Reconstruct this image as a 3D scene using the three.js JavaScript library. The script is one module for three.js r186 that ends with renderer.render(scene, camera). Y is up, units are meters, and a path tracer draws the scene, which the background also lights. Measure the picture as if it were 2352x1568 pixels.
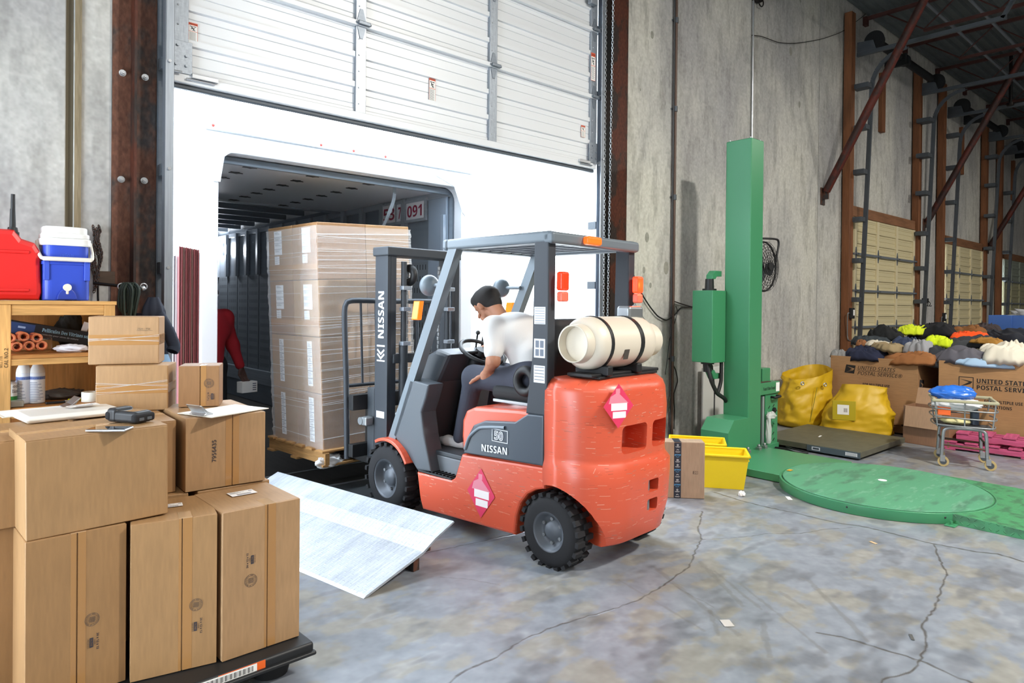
import * as THREE from 'three';
import { RoundedBoxGeometry } from 'three/addons/geometries/RoundedBoxGeometry.js';
import { mergeGeometries, mergeVertices } from 'three/addons/utils/BufferGeometryUtils.js';
import { RectAreaLightUniformsLib } from 'three/addons/lights/RectAreaLightUniformsLib.js';
import { MarchingCubes } from 'three/addons/objects/MarchingCubes.js';
import { Brush, Evaluator, SUBTRACTION } from 'three-bvh-csg';

// ---------- camera ----------
const scene = new THREE.Scene();
const FOCAL = 1560, CAM_H = 1.58, CX = 1176, CYP = 710, YAW = 0.72606, PITCH = 0.00646, ROLL = 0.00988;
const V = (x, y, z) => new THREE.Vector3(x, y, z);
const camF = V(Math.sin(YAW) * Math.cos(PITCH), -Math.sin(PITCH), -Math.cos(YAW) * Math.cos(PITCH));
const r0 = V(Math.cos(YAW), 0, Math.sin(YAW)), u0 = r0.clone().cross(camF);
const camR = r0.clone().multiplyScalar(Math.cos(ROLL)).addScaledVector(u0, Math.sin(ROLL));
const camU = u0.clone().multiplyScalar(Math.cos(ROLL)).addScaledVector(r0, -Math.sin(ROLL));
const camera = new THREE.PerspectiveCamera(2 * Math.atan(784 / FOCAL) * 180 / Math.PI, 1.5, 0.05, 300);
camera.position.set(0, CAM_H, 0);
camera.quaternion.setFromRotationMatrix(new THREE.Matrix4().makeBasis(camR, camU, camF.clone().negate()));
camera.setViewOffset(2352, 1568, 0, 784 - CYP, 2352, 1568);
// ---------- sky, exposure ----------
scene.background = new THREE.Color().setRGB(0.78, 0.89, 1.0);
scene.backgroundIntensity = 15;
const renderer = new THREE.WebGLRenderer({ antialias: true });
renderer.toneMapping = THREE.LinearToneMapping;
renderer.toneMappingExposure = 1.06;
renderer.shadowMap.enabled = true;
RectAreaLightUniformsLib.init();
const LAMP_POWER = 260, SKYLIGHT_POWER = 7;

// ---------- pixel rays (photo pixel -> point on a plane it touches) ----------
const pixDir = (x, y) => camF.clone().addScaledVector(camR, (x - CX) / FOCAL).addScaledVector(camU, -(y - CYP) / FOCAL);
const eye = camera.position;
const onY = (x, y, Y) => { const d = pixDir(x, y); return eye.clone().addScaledVector(d, (Y - CAM_H) / d.y); };
const onZ = (x, y, Z) => { const d = pixDir(x, y); return eye.clone().addScaledVector(d, Z / d.z); };
const onX = (x, y, X) => { const d = pixDir(x, y); return eye.clone().addScaledVector(d, X / d.x); };

// ---------- random and noise ----------
let seedState = 12345;
const reseed = (s) => { seedState = s >>> 0; };
function rnd() { seedState = (seedState + 0x6d2b79f5) | 0; let t = Math.imul(seedState ^ (seedState >>> 15), 1 | seedState); t = (t + Math.imul(t ^ (t >>> 7), 61 | t)) ^ t; return ((t ^ (t >>> 14)) >>> 0) / 4294967296; }
const rr = (a, b) => a + (b - a) * rnd();
const hash = (x, y, s) => { let h = Math.imul(x, 374761393) + Math.imul(y, 668265263) + Math.imul(s, 1274126177); h = Math.imul(h ^ (h >>> 13), 1274126177); return ((h ^ (h >>> 16)) >>> 0) / 4294967296; };
const sm = (t) => t * t * (3 - 2 * t);
function vnoise(x, y, px, py, s) {
  const ix = Math.floor(x), iy = Math.floor(y), fx = sm(x - ix), fy = sm(y - iy);
  const m = (a, n) => ((a % n) + n) % n, x0 = m(ix, px), x1 = m(ix + 1, px), y0 = m(iy, py), y1 = m(iy + 1, py);
  const a = hash(x0, y0, s), b = hash(x1, y0, s), c = hash(x0, y1, s), d = hash(x1, y1, s);
  return a + (b - a) * fx + (c - a) * fy + (a - b - c + d) * fx * fy;
}
// tileable fractal noise on a w x h grid, fx and fy cells per tile
function fbm(w, h, fx, fy, oct, s) {
  const o = new Float32Array(w * h); let amp = 1, tot = 0;
  for (let k = 0; k < oct; k++, amp *= 0.55) {
    const px = fx << k, py = fy << k; tot += amp;
    for (let j = 0; j < h; j++) for (let i = 0; i < w; i++) o[j * w + i] += amp * vnoise(i / w * px, j / h * py, px, py, s + k * 17);
  }
  for (let i = 0; i < o.length; i++) o[i] /= tot;
  return o;
}
const noise3 = (x, y, z, s = 1) => { // smooth 3-d value noise, -1..1
  const iz = Math.floor(z), f = sm(z - iz), P = 4096;
  return (vnoise(x, y, P, P, s + iz * 31) * (1 - f) + vnoise(x, y, P, P, s + (iz + 1) * 31) * f) * 2 - 1;
};
const clamp01 = (x) => Math.max(0, Math.min(1, x));
const ss = (a, b, x) => sm(clamp01((x - a) / (b - a)));
const mix = (a, b, t) => a + (b - a) * t, mix3 = (a, b, t) => [mix(a[0], b[0], t), mix(a[1], b[1], t), mix(a[2], b[2], t)];
function dataTex(w, h, f, srgb = true) {
  const d = new Uint8Array(w * h * 4);
  for (let j = 0; j < h; j++) for (let i = 0; i < w; i++) { const c = f(i, j, j * w + i), k = (j * w + i) * 4; d[k] = clamp01(c[0] / 255) * 255; d[k + 1] = clamp01(c[1] / 255) * 255; d[k + 2] = clamp01(c[2] / 255) * 255; d[k + 3] = 255; }
  const t = new THREE.DataTexture(d, w, h); t.wrapS = t.wrapT = THREE.RepeatWrapping; t.magFilter = THREE.LinearFilter; t.minFilter = THREE.LinearMipmapLinearFilter; t.generateMipmaps = true;
  if (srgb) t.colorSpace = THREE.SRGBColorSpace; t.needsUpdate = true; return t;
}
const grey = (w, h, f) => dataTex(w, h, (i, j, k) => { const v = f(i, j, k) * 255; return [v, v, v]; }, false);

// ---------- materials ----------
const mats = {};
const mat = (color, roughness = 0.6, metalness = 0, extra = {}) => new THREE.MeshStandardMaterial({ color, roughness, metalness, ...extra });
const phys = (color, roughness, metalness, extra) => new THREE.MeshPhysicalMaterial({ color, roughness, metalness, ...extra });
{ // concrete wall, 4 m tile
  const n = 1024, a = fbm(n, n, 5, 3, 5, 11), b = fbm(n, n, 40, 9, 4, 23), c = fbm(n, n, 90, 30, 3, 37), e = fbm(n, n, 160, 160, 2, 51);
  const f = (i, j, k) => { const st = ss(0.5, 0.72, b[k]) * 0.8 + ss(0.55, 0.75, c[k]) * 0.5, lo = ss(0.3, 0.7, a[k]); let col = mix3([170, 169, 164], [200, 198, 192], lo); col = mix3(col, [124, 122, 117], st * 0.34); const g = (e[k] - 0.5) * 26; return [col[0] + g, col[1] + g, col[2] + g - (a[k] - 0.5) * 14]; };
  mats.concrete = mat(0xffffff, 0.82, 0, { map: dataTex(n, n, f), bumpMap: grey(n, n, (i, j, k) => c[k] * 0.5 + e[k] * 0.5), bumpScale: 0.004 });
}
{ // cardboard
  const n = 256, a = fbm(n, n, 60, 8, 3, 5), b = fbm(n, n, 3, 3, 3, 6);
  mats.cardboardMap = dataTex(n, n, (i, j, k) => { const v = (a[k] - 0.5) * 24 + (b[k] - 0.5) * 16; return [232 + v, 232 + v, 232 + v]; });
}
const card = (c, r = 0.5) => mat(c, r, 0, { map: mats.cardboardMap });
mats.kraft = card(0xb28b5f); mats.kraftB = card(0xab8357); mats.kraftC = card(0xb79168); mats.kraftDark = card(0xa1774e); mats.kraftGrey = card(0xb59a80);
{ // sawn wood, grain along u
  const n = 512, a = fbm(n, n, 3, 40, 4, 71), b = fbm(n, n, 2, 6, 3, 72), e = fbm(n, n, 12, 160, 2, 73);
  mats.woodMap = dataTex(n, n, (i, j, k) => { const v = a[k] * 0.6 + e[k] * 0.4; const g = (v - 0.5) * 90 + (b[k] - 0.5) * 50; return [222 + g, 212 + g, 200 + g * 1.1]; });
  mats.woodBump = grey(n, n, (i, j, k) => a[k] * 0.5 + e[k] * 0.5);
}
const wood = (c, r = 0.72) => mat(c, r, 0, { map: mats.woodMap, bumpMap: mats.woodBump, bumpScale: 0.001 });
mats.pine = wood(0xdcae6c); mats.plywood = wood(0xc98f4c); mats.palletWood = wood(0xc79d66); mats.postWood = wood(0x8a5a38); mats.beamWood = wood(0x93694a); mats.oldWood = wood(0x5b4c40); mats.pinkWood = wood(0xd9629a); mats.skidWood = wood(0x8b6a48);
{ // rusty steel
  const n = 512, a = fbm(n, n, 5, 3, 5, 91), b = fbm(n, n, 60, 30, 3, 92);
  const map = dataTex(n, n, (i, j, k) => { const r = ss(0.4, 0.62, a[k]); const c = mix3([58, 55, 55], [98, 62, 46], r); const g = (b[k] - 0.5) * 50; return [c[0] + g, c[1] + g * 0.8, c[2] + g * 0.7]; });
  mats.rust = mat(0xffffff, 0.62, 0.25, { map }); mats.rustLight = mat(0xd8b0a0, 0.55, 0.25, { map }); mats.rustPipe = mat(0xe0836a, 0.6, 0.1, { map });
  mats.darkSteel = mat(0x55585c, 0.5, 0.5, { map });
}
{ // galvanised steel
  const n = 256, a = fbm(n, n, 12, 12, 3, 101), b = fbm(n, n, 4, 80, 2, 102);
  mats.galvMap = dataTex(n, n, (i, j, k) => { const g = (a[k] - 0.5) * 40 + (b[k] - 0.5) * 16; return [226 + g, 230 + g, 234 + g]; });
  mats.galv = mat(0xb4b9bf, 0.42, 0.75, { map: mats.galvMap }); mats.track = mat(0x8f959c, 0.45, 0.7, { map: mats.galvMap }); mats.trackDark = mat(0x62666a, 0.55, 0.5, { map: mats.galvMap });
  mats.plateMetal = mat(0xc4cad2, 0.36, 0.6, { map: mats.galvMap });
}
mats.doorWhite = mat(0xe4e7ea, 0.42, 0.1); mats.doorCream = mat(0xcfc39c, 0.55, 0.05); mats.doorCreamRib = mat(0xd8cca8, 0.5, 0.05); mats.doorGrey = mat(0x8d9488, 0.6, 0.05);
mats.chrome = mat(0xc9ccd0, 0.28, 0.9); mats.chromeDull = mat(0x9da1a4, 0.42, 0.8);
mats.black = mat(0x17181a, 0.5); mats.blackSoft = mat(0x1d1e20, 0.75); mats.rubber = mat(0x1b1b1e, 0.85); mats.charcoal = mat(0x3a3f45, 0.5); mats.slate = mat(0x4d545b, 0.45);
mats.white = mat(0xe9e9e6, 0.5); mats.paper = mat(0xf0efec, 0.7); mats.offWhite = mat(0xded9cc, 0.55);
mats.tape = phys(0xa97d4c, 0.2, 0, { clearcoat: 0.4 }); mats.tapeClear = phys(0xc4a27c, 0.16, 0, { clearcoat: 0.6 });
mats.green = mat(0x418a60, 0.36, 0.05); mats.greenPlate = null; mats.yellowTote = mat(0xf0d21c, 0.45);
mats.orange = null; mats.film = null;

// ---------- geometry helpers ----------
const shade = (m) => { m.castShadow = true; m.receiveShadow = true; return m; };
// uv in metres / s from the dominant axis of each face; along = axis that u follows ('x','y','z')
function tri(geo, s = 1, along = null, ou = 0, ov = 0) {
  const g = geo.index ? geo.toNonIndexed() : geo, p = g.attributes.position, uv = new Float32Array(p.count * 2), A = V(0, 0, 0), B = V(0, 0, 0), C = V(0, 0, 0), N = V(0, 0, 0);
  for (let i = 0; i < p.count; i += 3) {
    A.fromBufferAttribute(p, i); B.fromBufferAttribute(p, i + 1); C.fromBufferAttribute(p, i + 2); N.copy(B).sub(A).cross(C.clone().sub(A));
    const x = Math.abs(N.x), y = Math.abs(N.y), z = Math.abs(N.z), ax = x > y && x > z ? 0 : y > z ? 1 : 2;
    let pair = ax === 0 ? ['z', 'y'] : ax === 1 ? ['x', 'z'] : ['x', 'y'];
    if (along && pair[1] === along) pair = [pair[1], pair[0]];
    [A, B, C].forEach((q, k) => { uv[(i + k) * 2] = q[pair[0]] / s + ou; uv[(i + k) * 2 + 1] = q[pair[1]] / s + ov; });
  }
  g.setAttribute('uv', new THREE.BufferAttribute(uv, 2)); return g;
}
const bx = (w, h, d, x = 0, y = 0, z = 0) => new THREE.BoxGeometry(w, h, d).translate(x, y, z);
const rbx = (w, h, d, r, x = 0, y = 0, z = 0, seg = 1) => new RoundedBoxGeometry(w, h, d, seg, Math.min(r, w / 2.01, h / 2.01, d / 2.01)).translate(x, y, z);
const b2 = (x0, x1, y0, y1, z0, z1) => bx(x1 - x0, y1 - y0, z1 - z0, (x0 + x1) / 2, (y0 + y1) / 2, (z0 + z1) / 2);
const rb2 = (x0, x1, y0, y1, z0, z1, r = 0.004) => rbx(Math.abs(x1 - x0), Math.abs(y1 - y0), Math.abs(z1 - z0), r, (x0 + x1) / 2, (y0 + y1) / 2, (z0 + z1) / 2);
const clean = (g) => { const q = g.index ? g.toNonIndexed() : g.clone(); for (const k of Object.keys(q.attributes)) if (!['position', 'normal', 'uv'].includes(k)) q.deleteAttribute(k); if (!q.attributes.uv) q.setAttribute('uv', new THREE.BufferAttribute(new Float32Array(q.attributes.position.count * 2), 2)); return q; };
const mg = (...gs) => mergeGeometries(gs.flat(9).map(clean));
function along(p, q) { // matrix putting +y from p to q at its middle
  const d = q.clone().sub(p), L = d.length(); d.normalize();
  return [new THREE.Matrix4().compose(p.clone().add(q).multiplyScalar(0.5), new THREE.Quaternion().setFromUnitVectors(V(0, 1, 0), d), V(1, 1, 1)), L];
}
const rod = (p, q, r, seg = 10, r2 = r) => { const [m, L] = along(p, q); return new THREE.CylinderGeometry(r2, r, L, seg).applyMatrix4(m); };
function bar(p, q, w, h, up = V(0, 1, 0)) { // rectangular bar from p to q: w across, h along up
  const d = q.clone().sub(p), L = d.length(); d.normalize(); const x = d.clone().cross(up).normalize(), y = x.clone().cross(d);
  return new THREE.BoxGeometry(w, h, L).applyMatrix4(new THREE.Matrix4().makeBasis(x, y, d.clone().negate()).setPosition(p.clone().add(q).multiplyScalar(0.5)));
}
const tube = (pts, r, n = 24, seg = 6, closed = false) => new THREE.TubeGeometry(new THREE.CatmullRomCurve3(pts.map((p) => Array.isArray(p) ? V(...p) : p), closed, 'catmullrom', 0.3), n, r, seg, closed);
const lathe = (pts, seg = 28) => new THREE.LatheGeometry(pts.map((p) => new THREE.Vector2(p[0], p[1])), seg);
const poly = (pts) => { const s = new THREE.Shape(); pts.forEach((p, i) => i ? s.lineTo(p[0], p[1]) : s.moveTo(p[0], p[1])); s.closePath(); return s; };
// extrude a polygon drawn in (x, y) along +z by depth, bevelled
const extr = (pts, depth, bevel = 0, holes = []) => { const s = Array.isArray(pts) ? poly(pts) : pts; holes.forEach((h) => s.holes.push(poly(h))); return new THREE.ExtrudeGeometry(s, { depth: depth - 2 * bevel, bevelEnabled: bevel > 0, bevelThickness: bevel, bevelSize: bevel, bevelOffset: -bevel, bevelSegments: 2, curveSegments: 10 }).translate(0, 0, bevel); };
// the same polygon drawn in (z, y), extruded along x from x0 to x1
const extrX = (pts, x0, x1, bevel = 0, holes = []) => { const g = extr(pts.map((p) => [-p[0], p[1]]), x1 - x0, bevel, holes.map((h) => h.map((p) => [-p[0], p[1]]))); return g.rotateY(Math.PI / 2).translate(x0, 0, 0); };
const arcPts = (cx, cy, r, a0, a1, n = 10) => Array.from({ length: n + 1 }, (_, i) => { const a = (a0 + (a1 - a0) * i / n) * Math.PI / 180; return [cx + r * Math.cos(a), cy + r * Math.sin(a)]; });

// ---------- naming ----------
const used = {};
const numbered = (n) => { const k = used[n] = (used[n] ?? -1) + 1; return k ? `${n}_${String(k).padStart(3, '0')}` : n; };
function thing(name, label, category, pos = [0, 0, 0], turn = 0, group = null) {
  const o = new THREE.Group(); o.name = numbered(name); o.position.set(...(Array.isArray(pos) ? pos : [pos.x, pos.y, pos.z])); o.rotation.y = turn; o.userData = { label, category };
  if (group) o.userData.group = group; scene.add(o); return o;
}
function part(parent, name, geo, material, label) { const m = shade(new THREE.Mesh(Array.isArray(geo) ? mg(geo) : geo, material)); m.name = name; if (label) m.userData.label = label; parent.add(m); return m; }
const parts = (parent, name, geos, material, label) => geos.map((g) => part(parent, name, g, material, label));
function solo(name, label, category, geo, material, group) { const m = shade(new THREE.Mesh(Array.isArray(geo) ? mg(geo) : geo, material)); m.name = numbered(name); m.userData = { label, category }; if (group) m.userData.group = group; scene.add(m); return m; }
function struct(name, geo, material, label) { const m = shade(geo ? new THREE.Mesh(Array.isArray(geo) ? mg(geo) : geo, material) : new THREE.Group()); m.name = name; m.userData = { kind: 'structure', label: label || name.replace(/_/g, ' '), category: name.split('_')[0] }; scene.add(m); return m; }
// flat printed matter: draw on a canvas, lay it on a plane
function canvasTex(w, h, draw) { const c = document.createElement('canvas'); c.width = w; c.height = h; const x = c.getContext('2d'); draw(x, w, h); const t = new THREE.CanvasTexture(c); t.colorSpace = THREE.SRGBColorSpace; t.magFilter = THREE.LinearFilter; return t; }
// clear-backed print: mat with alpha from the ink itself
function inkMat(w, h, draw, color = 0x2a2a33, rough = 0.8) {
  const t = canvasTex(w, h, (x) => { x.fillStyle = '#000'; x.fillRect(0, 0, w, h); x.fillStyle = x.strokeStyle = '#fff'; draw(x, w, h); }); t.colorSpace = THREE.NoColorSpace;
  return mat(color, rough, 0, { alphaMap: t, transparent: true });
}
const printMat = (w, h, draw, rough = 0.55) => mat(0xffffff, rough, 0, { map: canvasTex(w, h, draw) });
const plane = (w, h) => new THREE.PlaneGeometry(w, h);
// a crumpled rounded lump: w x h x d, rough = how deep the folds run
function blob(w, h, d, seed, rough = 0.25, at = [0, 0, 0], seg = 40, freq = 2.2) {
  const g = new THREE.SphereGeometry(1, seg, Math.round(seg * 0.6)), q = g.attributes.position;
  for (let i = 0; i < q.count; i++) { const x = q.getX(i), y = q.getY(i), z = q.getZ(i); const n = noise3(x * freq + seed * 3.7, y * freq + z * freq * 0.7, z * freq - seed, 7) * 0.6 + (1 - Math.abs(noise3(x * freq * 2.1 + seed, z * freq * 2.3, y * freq * 2 + seed, 9)) * 2) * 0.4 + noise3(x * freq * 4, y * freq * 4, z * freq * 4 + seed, 3) * 0.25; const k = 1 + rough * n; q.setXYZ(i, x * w / 2 * k, Math.max(y * k, -0.82) * h / 2, z * d / 2 * k); }
  const m = mergeVertices(g.deleteAttribute('uv') && g.deleteAttribute('normal') ? g : g, 1e-5); m.computeVertexNormals(); return m.translate(...at);
}
// a dropped garment: irregular outline, domed, with sharp folds running across it
function garment(w, h, d, seed, at = [0, 0, 0]) {
  const NR = 34, NA = 96, pos = [], idx = [], top = (x, z, r) => { const wx = x + 0.35 * noise3(x * 1.3 + seed, z * 1.3, 1, 21), wz = z + 0.35 * noise3(x * 1.3, z * 1.3 + seed, 2, 22); const a = seed * 1.3, u = wx * Math.cos(a) + wz * Math.sin(a), v = -wx * Math.sin(a) + wz * Math.cos(a); const f1 = Math.cos(noise3(u * 2.6 + seed * 2, v * 1.2, 3, 23) * 7 + u * 4), f2 = Math.cos(noise3(u * 1.6, v * 3 + seed, 4, 24) * 8), f3 = noise3(u * 7, v * 7 + seed, 5, 28); return Math.pow(Math.max(0, 1 - Math.pow(r, 2.6)), 0.4) * (0.6 + 0.2 * noise3(x * 1.2 + seed, z * 1.2, 5, 25)) + (0.085 * f1 + 0.075 * f2 + 0.07 * f3) * (1 - r * r * 0.7); };
  for (let j = 0; j <= NR; j++) for (let i = 0; i < NA; i++) { const r = j / NR, a = i / NA * Math.PI * 2, c = Math.cos(a), s = Math.sin(a), R = 1 + 0.22 * noise3(c * 1.5 + seed, s * 1.5, 6, 26) + 0.1 * noise3(c * 4 + seed, s * 4, 7, 27), sq = 1 / Math.pow(Math.abs(c) ** 3 + Math.abs(s) ** 3, 1 / 3), x = c * r * R * sq, z = s * r * R * sq; pos.push(x * w / 2, (top(x, z, r) - 0.5) * h - (r > 0.85 ? (r - 0.85) * 1.2 * h : 0), z * d / 2); }
  for (let j = 0; j < NR; j++) for (let i = 0; i < NA; i++) { const a = j * NA + i, b = j * NA + (i + 1) % NA, c = a + NA, e = b + NA; if (j) idx.push(a, b, c); idx.push(b, e, c); }
  const base = NR * NA, cen = pos.length / 3; pos.push(0, -0.6 * h, 0); for (let i = 0; i < NA; i++) idx.push(base + i, base + (i + 1) % NA, cen);
  const g = new THREE.BufferGeometry(); g.setAttribute('position', new THREE.Float32BufferAttribute(pos, 3)); g.setIndex(idx); g.computeVertexNormals(); return g.translate(...at);
}
// smooth-joined tapered capsules meshed with marching cubes; bones: [p, q, rp, rq]
function flesh(bones, cell, k = 0.03, cuts = []) {
  const lo = V(1e9, 1e9, 1e9), hi = V(-1e9, -1e9, -1e9);
  for (const [p, q, a, b] of bones) { const r = Math.max(a, b) + cell * 3; for (const s of [p, q]) { lo.min(s.clone().subScalar(r)); hi.max(s.clone().addScalar(r)); } }
  const size = Math.max(hi.x - lo.x, hi.y - lo.y, hi.z - lo.z), N = Math.max(12, Math.ceil(size / cell) + 4), half = N / 2, S = cell * half, mid = lo.clone().add(hi).multiplyScalar(0.5);
  const mc = new MarchingCubes(N, new THREE.MeshStandardMaterial(), false, false, 400000); mc.isolation = 0; const fld = mc.field; fld.fill(-1);
  const pre = bones.map(([p, q, a, b]) => { const d = q.clone().sub(p); return [p.x, p.y, p.z, d.x, d.y, d.z, 1 / Math.max(1e-9, d.lengthSq()), a, b - a, Math.max(a, b)]; });
  const ix = (v, c) => Math.max(0, Math.min(N, Math.floor((v - c) / cell + half)));
  const x0 = ix(lo.x, mid.x), x1 = Math.min(N - 1, ix(hi.x, mid.x) + 1), y0 = ix(lo.y, mid.y), y1 = Math.min(N - 1, ix(hi.y, mid.y) + 1), z0 = ix(lo.z, mid.z), z1 = Math.min(N - 1, ix(hi.z, mid.z) + 1);
  for (let z = z0; z <= z1; z++) for (let y = y0; y <= y1; y++) for (let x = x0; x <= x1; x++) {
    const X = mid.x + (x - half) * cell, Y = mid.y + (y - half) * cell, Z = mid.z + (z - half) * cell; let d = 1e3;
    for (const b of pre) { const ax = X - b[0], ay = Y - b[1], az = Z - b[2]; let t = (ax * b[3] + ay * b[4] + az * b[5]) * b[6]; t = t < 0 ? 0 : t > 1 ? 1 : t; const ex = ax - b[3] * t, ey = ay - b[4] * t, ez = az - b[5] * t; const e = Math.sqrt(ex * ex + ey * ey + ez * ez) - (b[7] + b[8] * t); if (e > d + k) continue; const h = Math.max(0, k - Math.abs(d - e)) / k; d = Math.min(d, e) - h * h * k * 0.25; }
    for (const [cp, cn] of cuts) { const e = (X - cp.x) * cn.x + (Y - cp.y) * cn.y + (Z - cp.z) * cn.z; if (e > d) d = e; }
    fld[x + y * N + z * N * N] = -d;
  }
  mc.update(); const n = mc.count, g = new THREE.BufferGeometry();
  const P = new Float32Array(mc.positionArray.subarray(0, n * 3)); for (let i = 0; i < n; i++) { P[i * 3] = P[i * 3] * S + mid.x; P[i * 3 + 1] = P[i * 3 + 1] * S + mid.y; P[i * 3 + 2] = P[i * 3 + 2] * S + mid.z; }
  g.setAttribute('position', new THREE.BufferAttribute(P, 3)); const m = mergeVertices(g, cell * 0.02); m.computeVertexNormals(); return m;
}
// a hand: wrist w, pointing along dir, palm facing nrm, thumb on the side of side; curl in radians per knuckle
function handBones(w, dir, nrm, side, curl, s = 1) {
  const B = [], D = dir.clone().normalize(), Nn = nrm.clone().addScaledVector(D, -nrm.dot(D)).normalize(), X = D.clone().cross(Nn).normalize().multiplyScalar(side);
  const at = (a, b, c) => w.clone().addScaledVector(D, a * s).addScaledVector(X, b * s).addScaledVector(Nn, c * s);
  for (const b of [-0.03, -0.01, 0.01, 0.03]) B.push([at(0.015, b * 0.7, 0), at(0.088, b, 0), 0.014 * s, 0.013 * s]);
  [[-0.032, 0.062], [-0.011, 0.074], [0.011, 0.08], [0.032, 0.072]].forEach(([b, L]) => { let p = at(0.092, b, 0), a = curl * 0.6; for (let k = 0; k < 3; k++) { const l = L * [0.45, 0.32, 0.25][k] * s; const q = p.clone().addScaledVector(D, Math.cos(a) * l).addScaledVector(Nn, Math.sin(a) * l); B.push([p, q, (0.0095 - k * 0.0009) * s, (0.009 - k * 0.0009) * s]); p = q; a += curl; } });
  let p = at(0.03, 0.032, 0.004), q = at(0.062, 0.058, 0.018), r = at(0.09, 0.064, 0.03); B.push([p, q, 0.014 * s, 0.011 * s], [q, r, 0.011 * s, 0.009 * s]); return B;
}
// =====================================================================
// STRUCTURE
// =====================================================================
const ZW = -4.63, WT = 0.2, ROOF = 6.47, XL = -2.2, XR = 30, ZF = 13;
const FX0 = 0, FX1 = 14, FZ0 = -5, FZ1 = 0;
{ // concrete floor: one 14 m x 5 m tile with stains, trowel patches, cracks and skid marks
  const w = 2048, h = 1024, cv = document.createElement('canvas'); cv.width = w; cv.height = h; const c = cv.getContext('2d');
  c.fillStyle = '#000'; c.fillRect(0, 0, w, h); reseed(77);
  const T = (p) => [(p.x - FX0) / (FX1 - FX0) * w, (p.z - FZ0) / (FZ1 - FZ0) * h];
  const line = (pts, width, style, jit) => {
    c.strokeStyle = style; c.lineJoin = 'round'; const P = pts.map(([x, y]) => onY(x, y, 0));
    for (let i = 0; i + 1 < P.length; i++) { const L = P[i].distanceTo(P[i + 1]), n = Math.max(2, Math.ceil(L / 0.035)); let prev = T(P[i]);
      for (let k = 1; k <= n; k++) { const q = P[i].clone().lerp(P[i + 1], k / n); if (k < n) { q.x += rr(-jit, jit); q.z += rr(-jit, jit); } const t = T(q); c.lineWidth = width * rr(0.4, 1.05); c.beginPath(); c.moveTo(...prev); c.lineTo(...t); c.stroke(); prev = t; } }
  };
  const R = (v) => `rgb(${v},0,0)`, G = (v) => `rgba(0,${v},0,0.55)`;
  c.globalCompositeOperation = 'lighter';
  for (const [pts, wd, v] of [[[[1210, 1220], [1075, 1250], [985, 1268], [900, 1292]], 2.2, 190],
    [[[1000, 1590], [1060, 1545], [1140, 1510], [1200, 1470], [1290, 1432], [1400, 1401], [1469, 1377], [1534, 1336], [1584, 1300], [1596, 1267], [1612, 1239], [1604, 1215], [1612, 1174]], 2.0, 230],
    [[[1612, 1239], [1708, 1233], [1764, 1225], [1837, 1225], [1898, 1215], [1967, 1211]], 1.5, 190],
    [[[1640, 1130], [1700, 1149], [1742, 1160], [1837, 1180], [1922, 1200], [1995, 1211], [2064, 1229], [2137, 1247], [2201, 1259], [2242, 1267], [2290, 1271], [2352, 1290], [2420, 1300]], 2.6, 255],
    [[[2145, 1249], [2157, 1280], [2175, 1318], [2165, 1344], [2145, 1401], [2129, 1417], [2117, 1437], [2127, 1462], [2125, 1494], [2113, 1516], [2096, 1539], [2040, 1555], [1990, 1590]], 2.2, 240],
    [[[1874, 1452], [1934, 1462], [2007, 1484], [2068, 1502], [2113, 1516], [2169, 1541], [2260, 1580]], 2.0, 240],
    [[[1534, 1336], [1575, 1360], [1640, 1395]], 1.0, 120], [[[1010, 1325], [1080, 1330], [1150, 1345]], 1.2, 120]]) line(pts, wd, R(v), 0.007);
  for (const [pts, wd] of [[[[1606, 1288], [1708, 1393]], 7], [[[1640, 1310], [1750, 1400]], 4], [[[1789, 1357], [1850, 1397]], 6], [[[1857, 1332], [1995, 1474]], 6], [[[1752, 1430], [1768, 1510]], 8], [[[1500, 1300], [1700, 1460]], 5], [[[1700, 1340], [1900, 1500]], 4], [[[1420, 1330], [1620, 1450]], 3], [[[1630, 1400], [1650, 1460]], 5]]) line(pts, wd, G(200), 0.004);
  const im = c.getImageData(0, 0, w, h).data;
  const a = fbm(w, h, 40, 22, 5, 201), b = fbm(w, h, 70, 40, 5, 202), e = fbm(w, h, 220, 80, 3, 203), d2 = fbm(w, h, 60, 44, 3, 204);
  const at = (i, j) => ((h - 1 - j) * w + i) * 4;   // rows of a DataTexture start at v = 0
  const f = (i, j, k) => {
    const tan = ss(0.48, 0.62, b[k]) * 0.75, pale = ss(0.52, 0.68, a[k]), dark = ss(0.54, 0.74, d2[k]);
    let col = mix3([126, 132, 140], [136, 133, 123], tan); col = mix3(col, [152, 156, 162], pale * 0.5 * ss(0.45, 0.6, d2[k])); col = mix3(col, [90, 92, 97], dark * 0.45);
    const q = at(i, j), g = (e[k] - 0.5) * 34; col = [col[0] + g, col[1] + g, col[2] + g];
    col = mix3(col, [98, 96, 92], im[q + 1] / 255 * 0.75); col = mix3(col, [66, 63, 60], im[q] / 255 * 0.8);
    return col;
  };
  mats.floor = mat(0xffffff, 0.44, 0, { map: dataTex(w, h, f), roughnessMap: grey(512, 256, (i, j) => 0.72 + 0.28 * b[(j * 4) * w + i * 4]), bumpMap: grey(w, h, (i, j, k) => 0.6 + 0.15 * e[k] - 0.5 * im[at(i, j)] / 255), bumpScale: 0.006 });
  const g = new THREE.BoxGeometry(XR - XL, 0.3, ZF - ZW + WT).translate((XL + XR) / 2, -0.15, (ZF + ZW - WT) / 2);
  const p = g.attributes.position, uv = g.attributes.uv;
  for (let i = 0; i < p.count; i++) uv.setXY(i, (p.getX(i) - FX0) / (FX1 - FX0), 1 - (p.getZ(i) - FZ0) / (FZ1 - FZ0));
  struct('floor', g, mats.floor, 'grey stained concrete warehouse floor with cracks');
}
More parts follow.
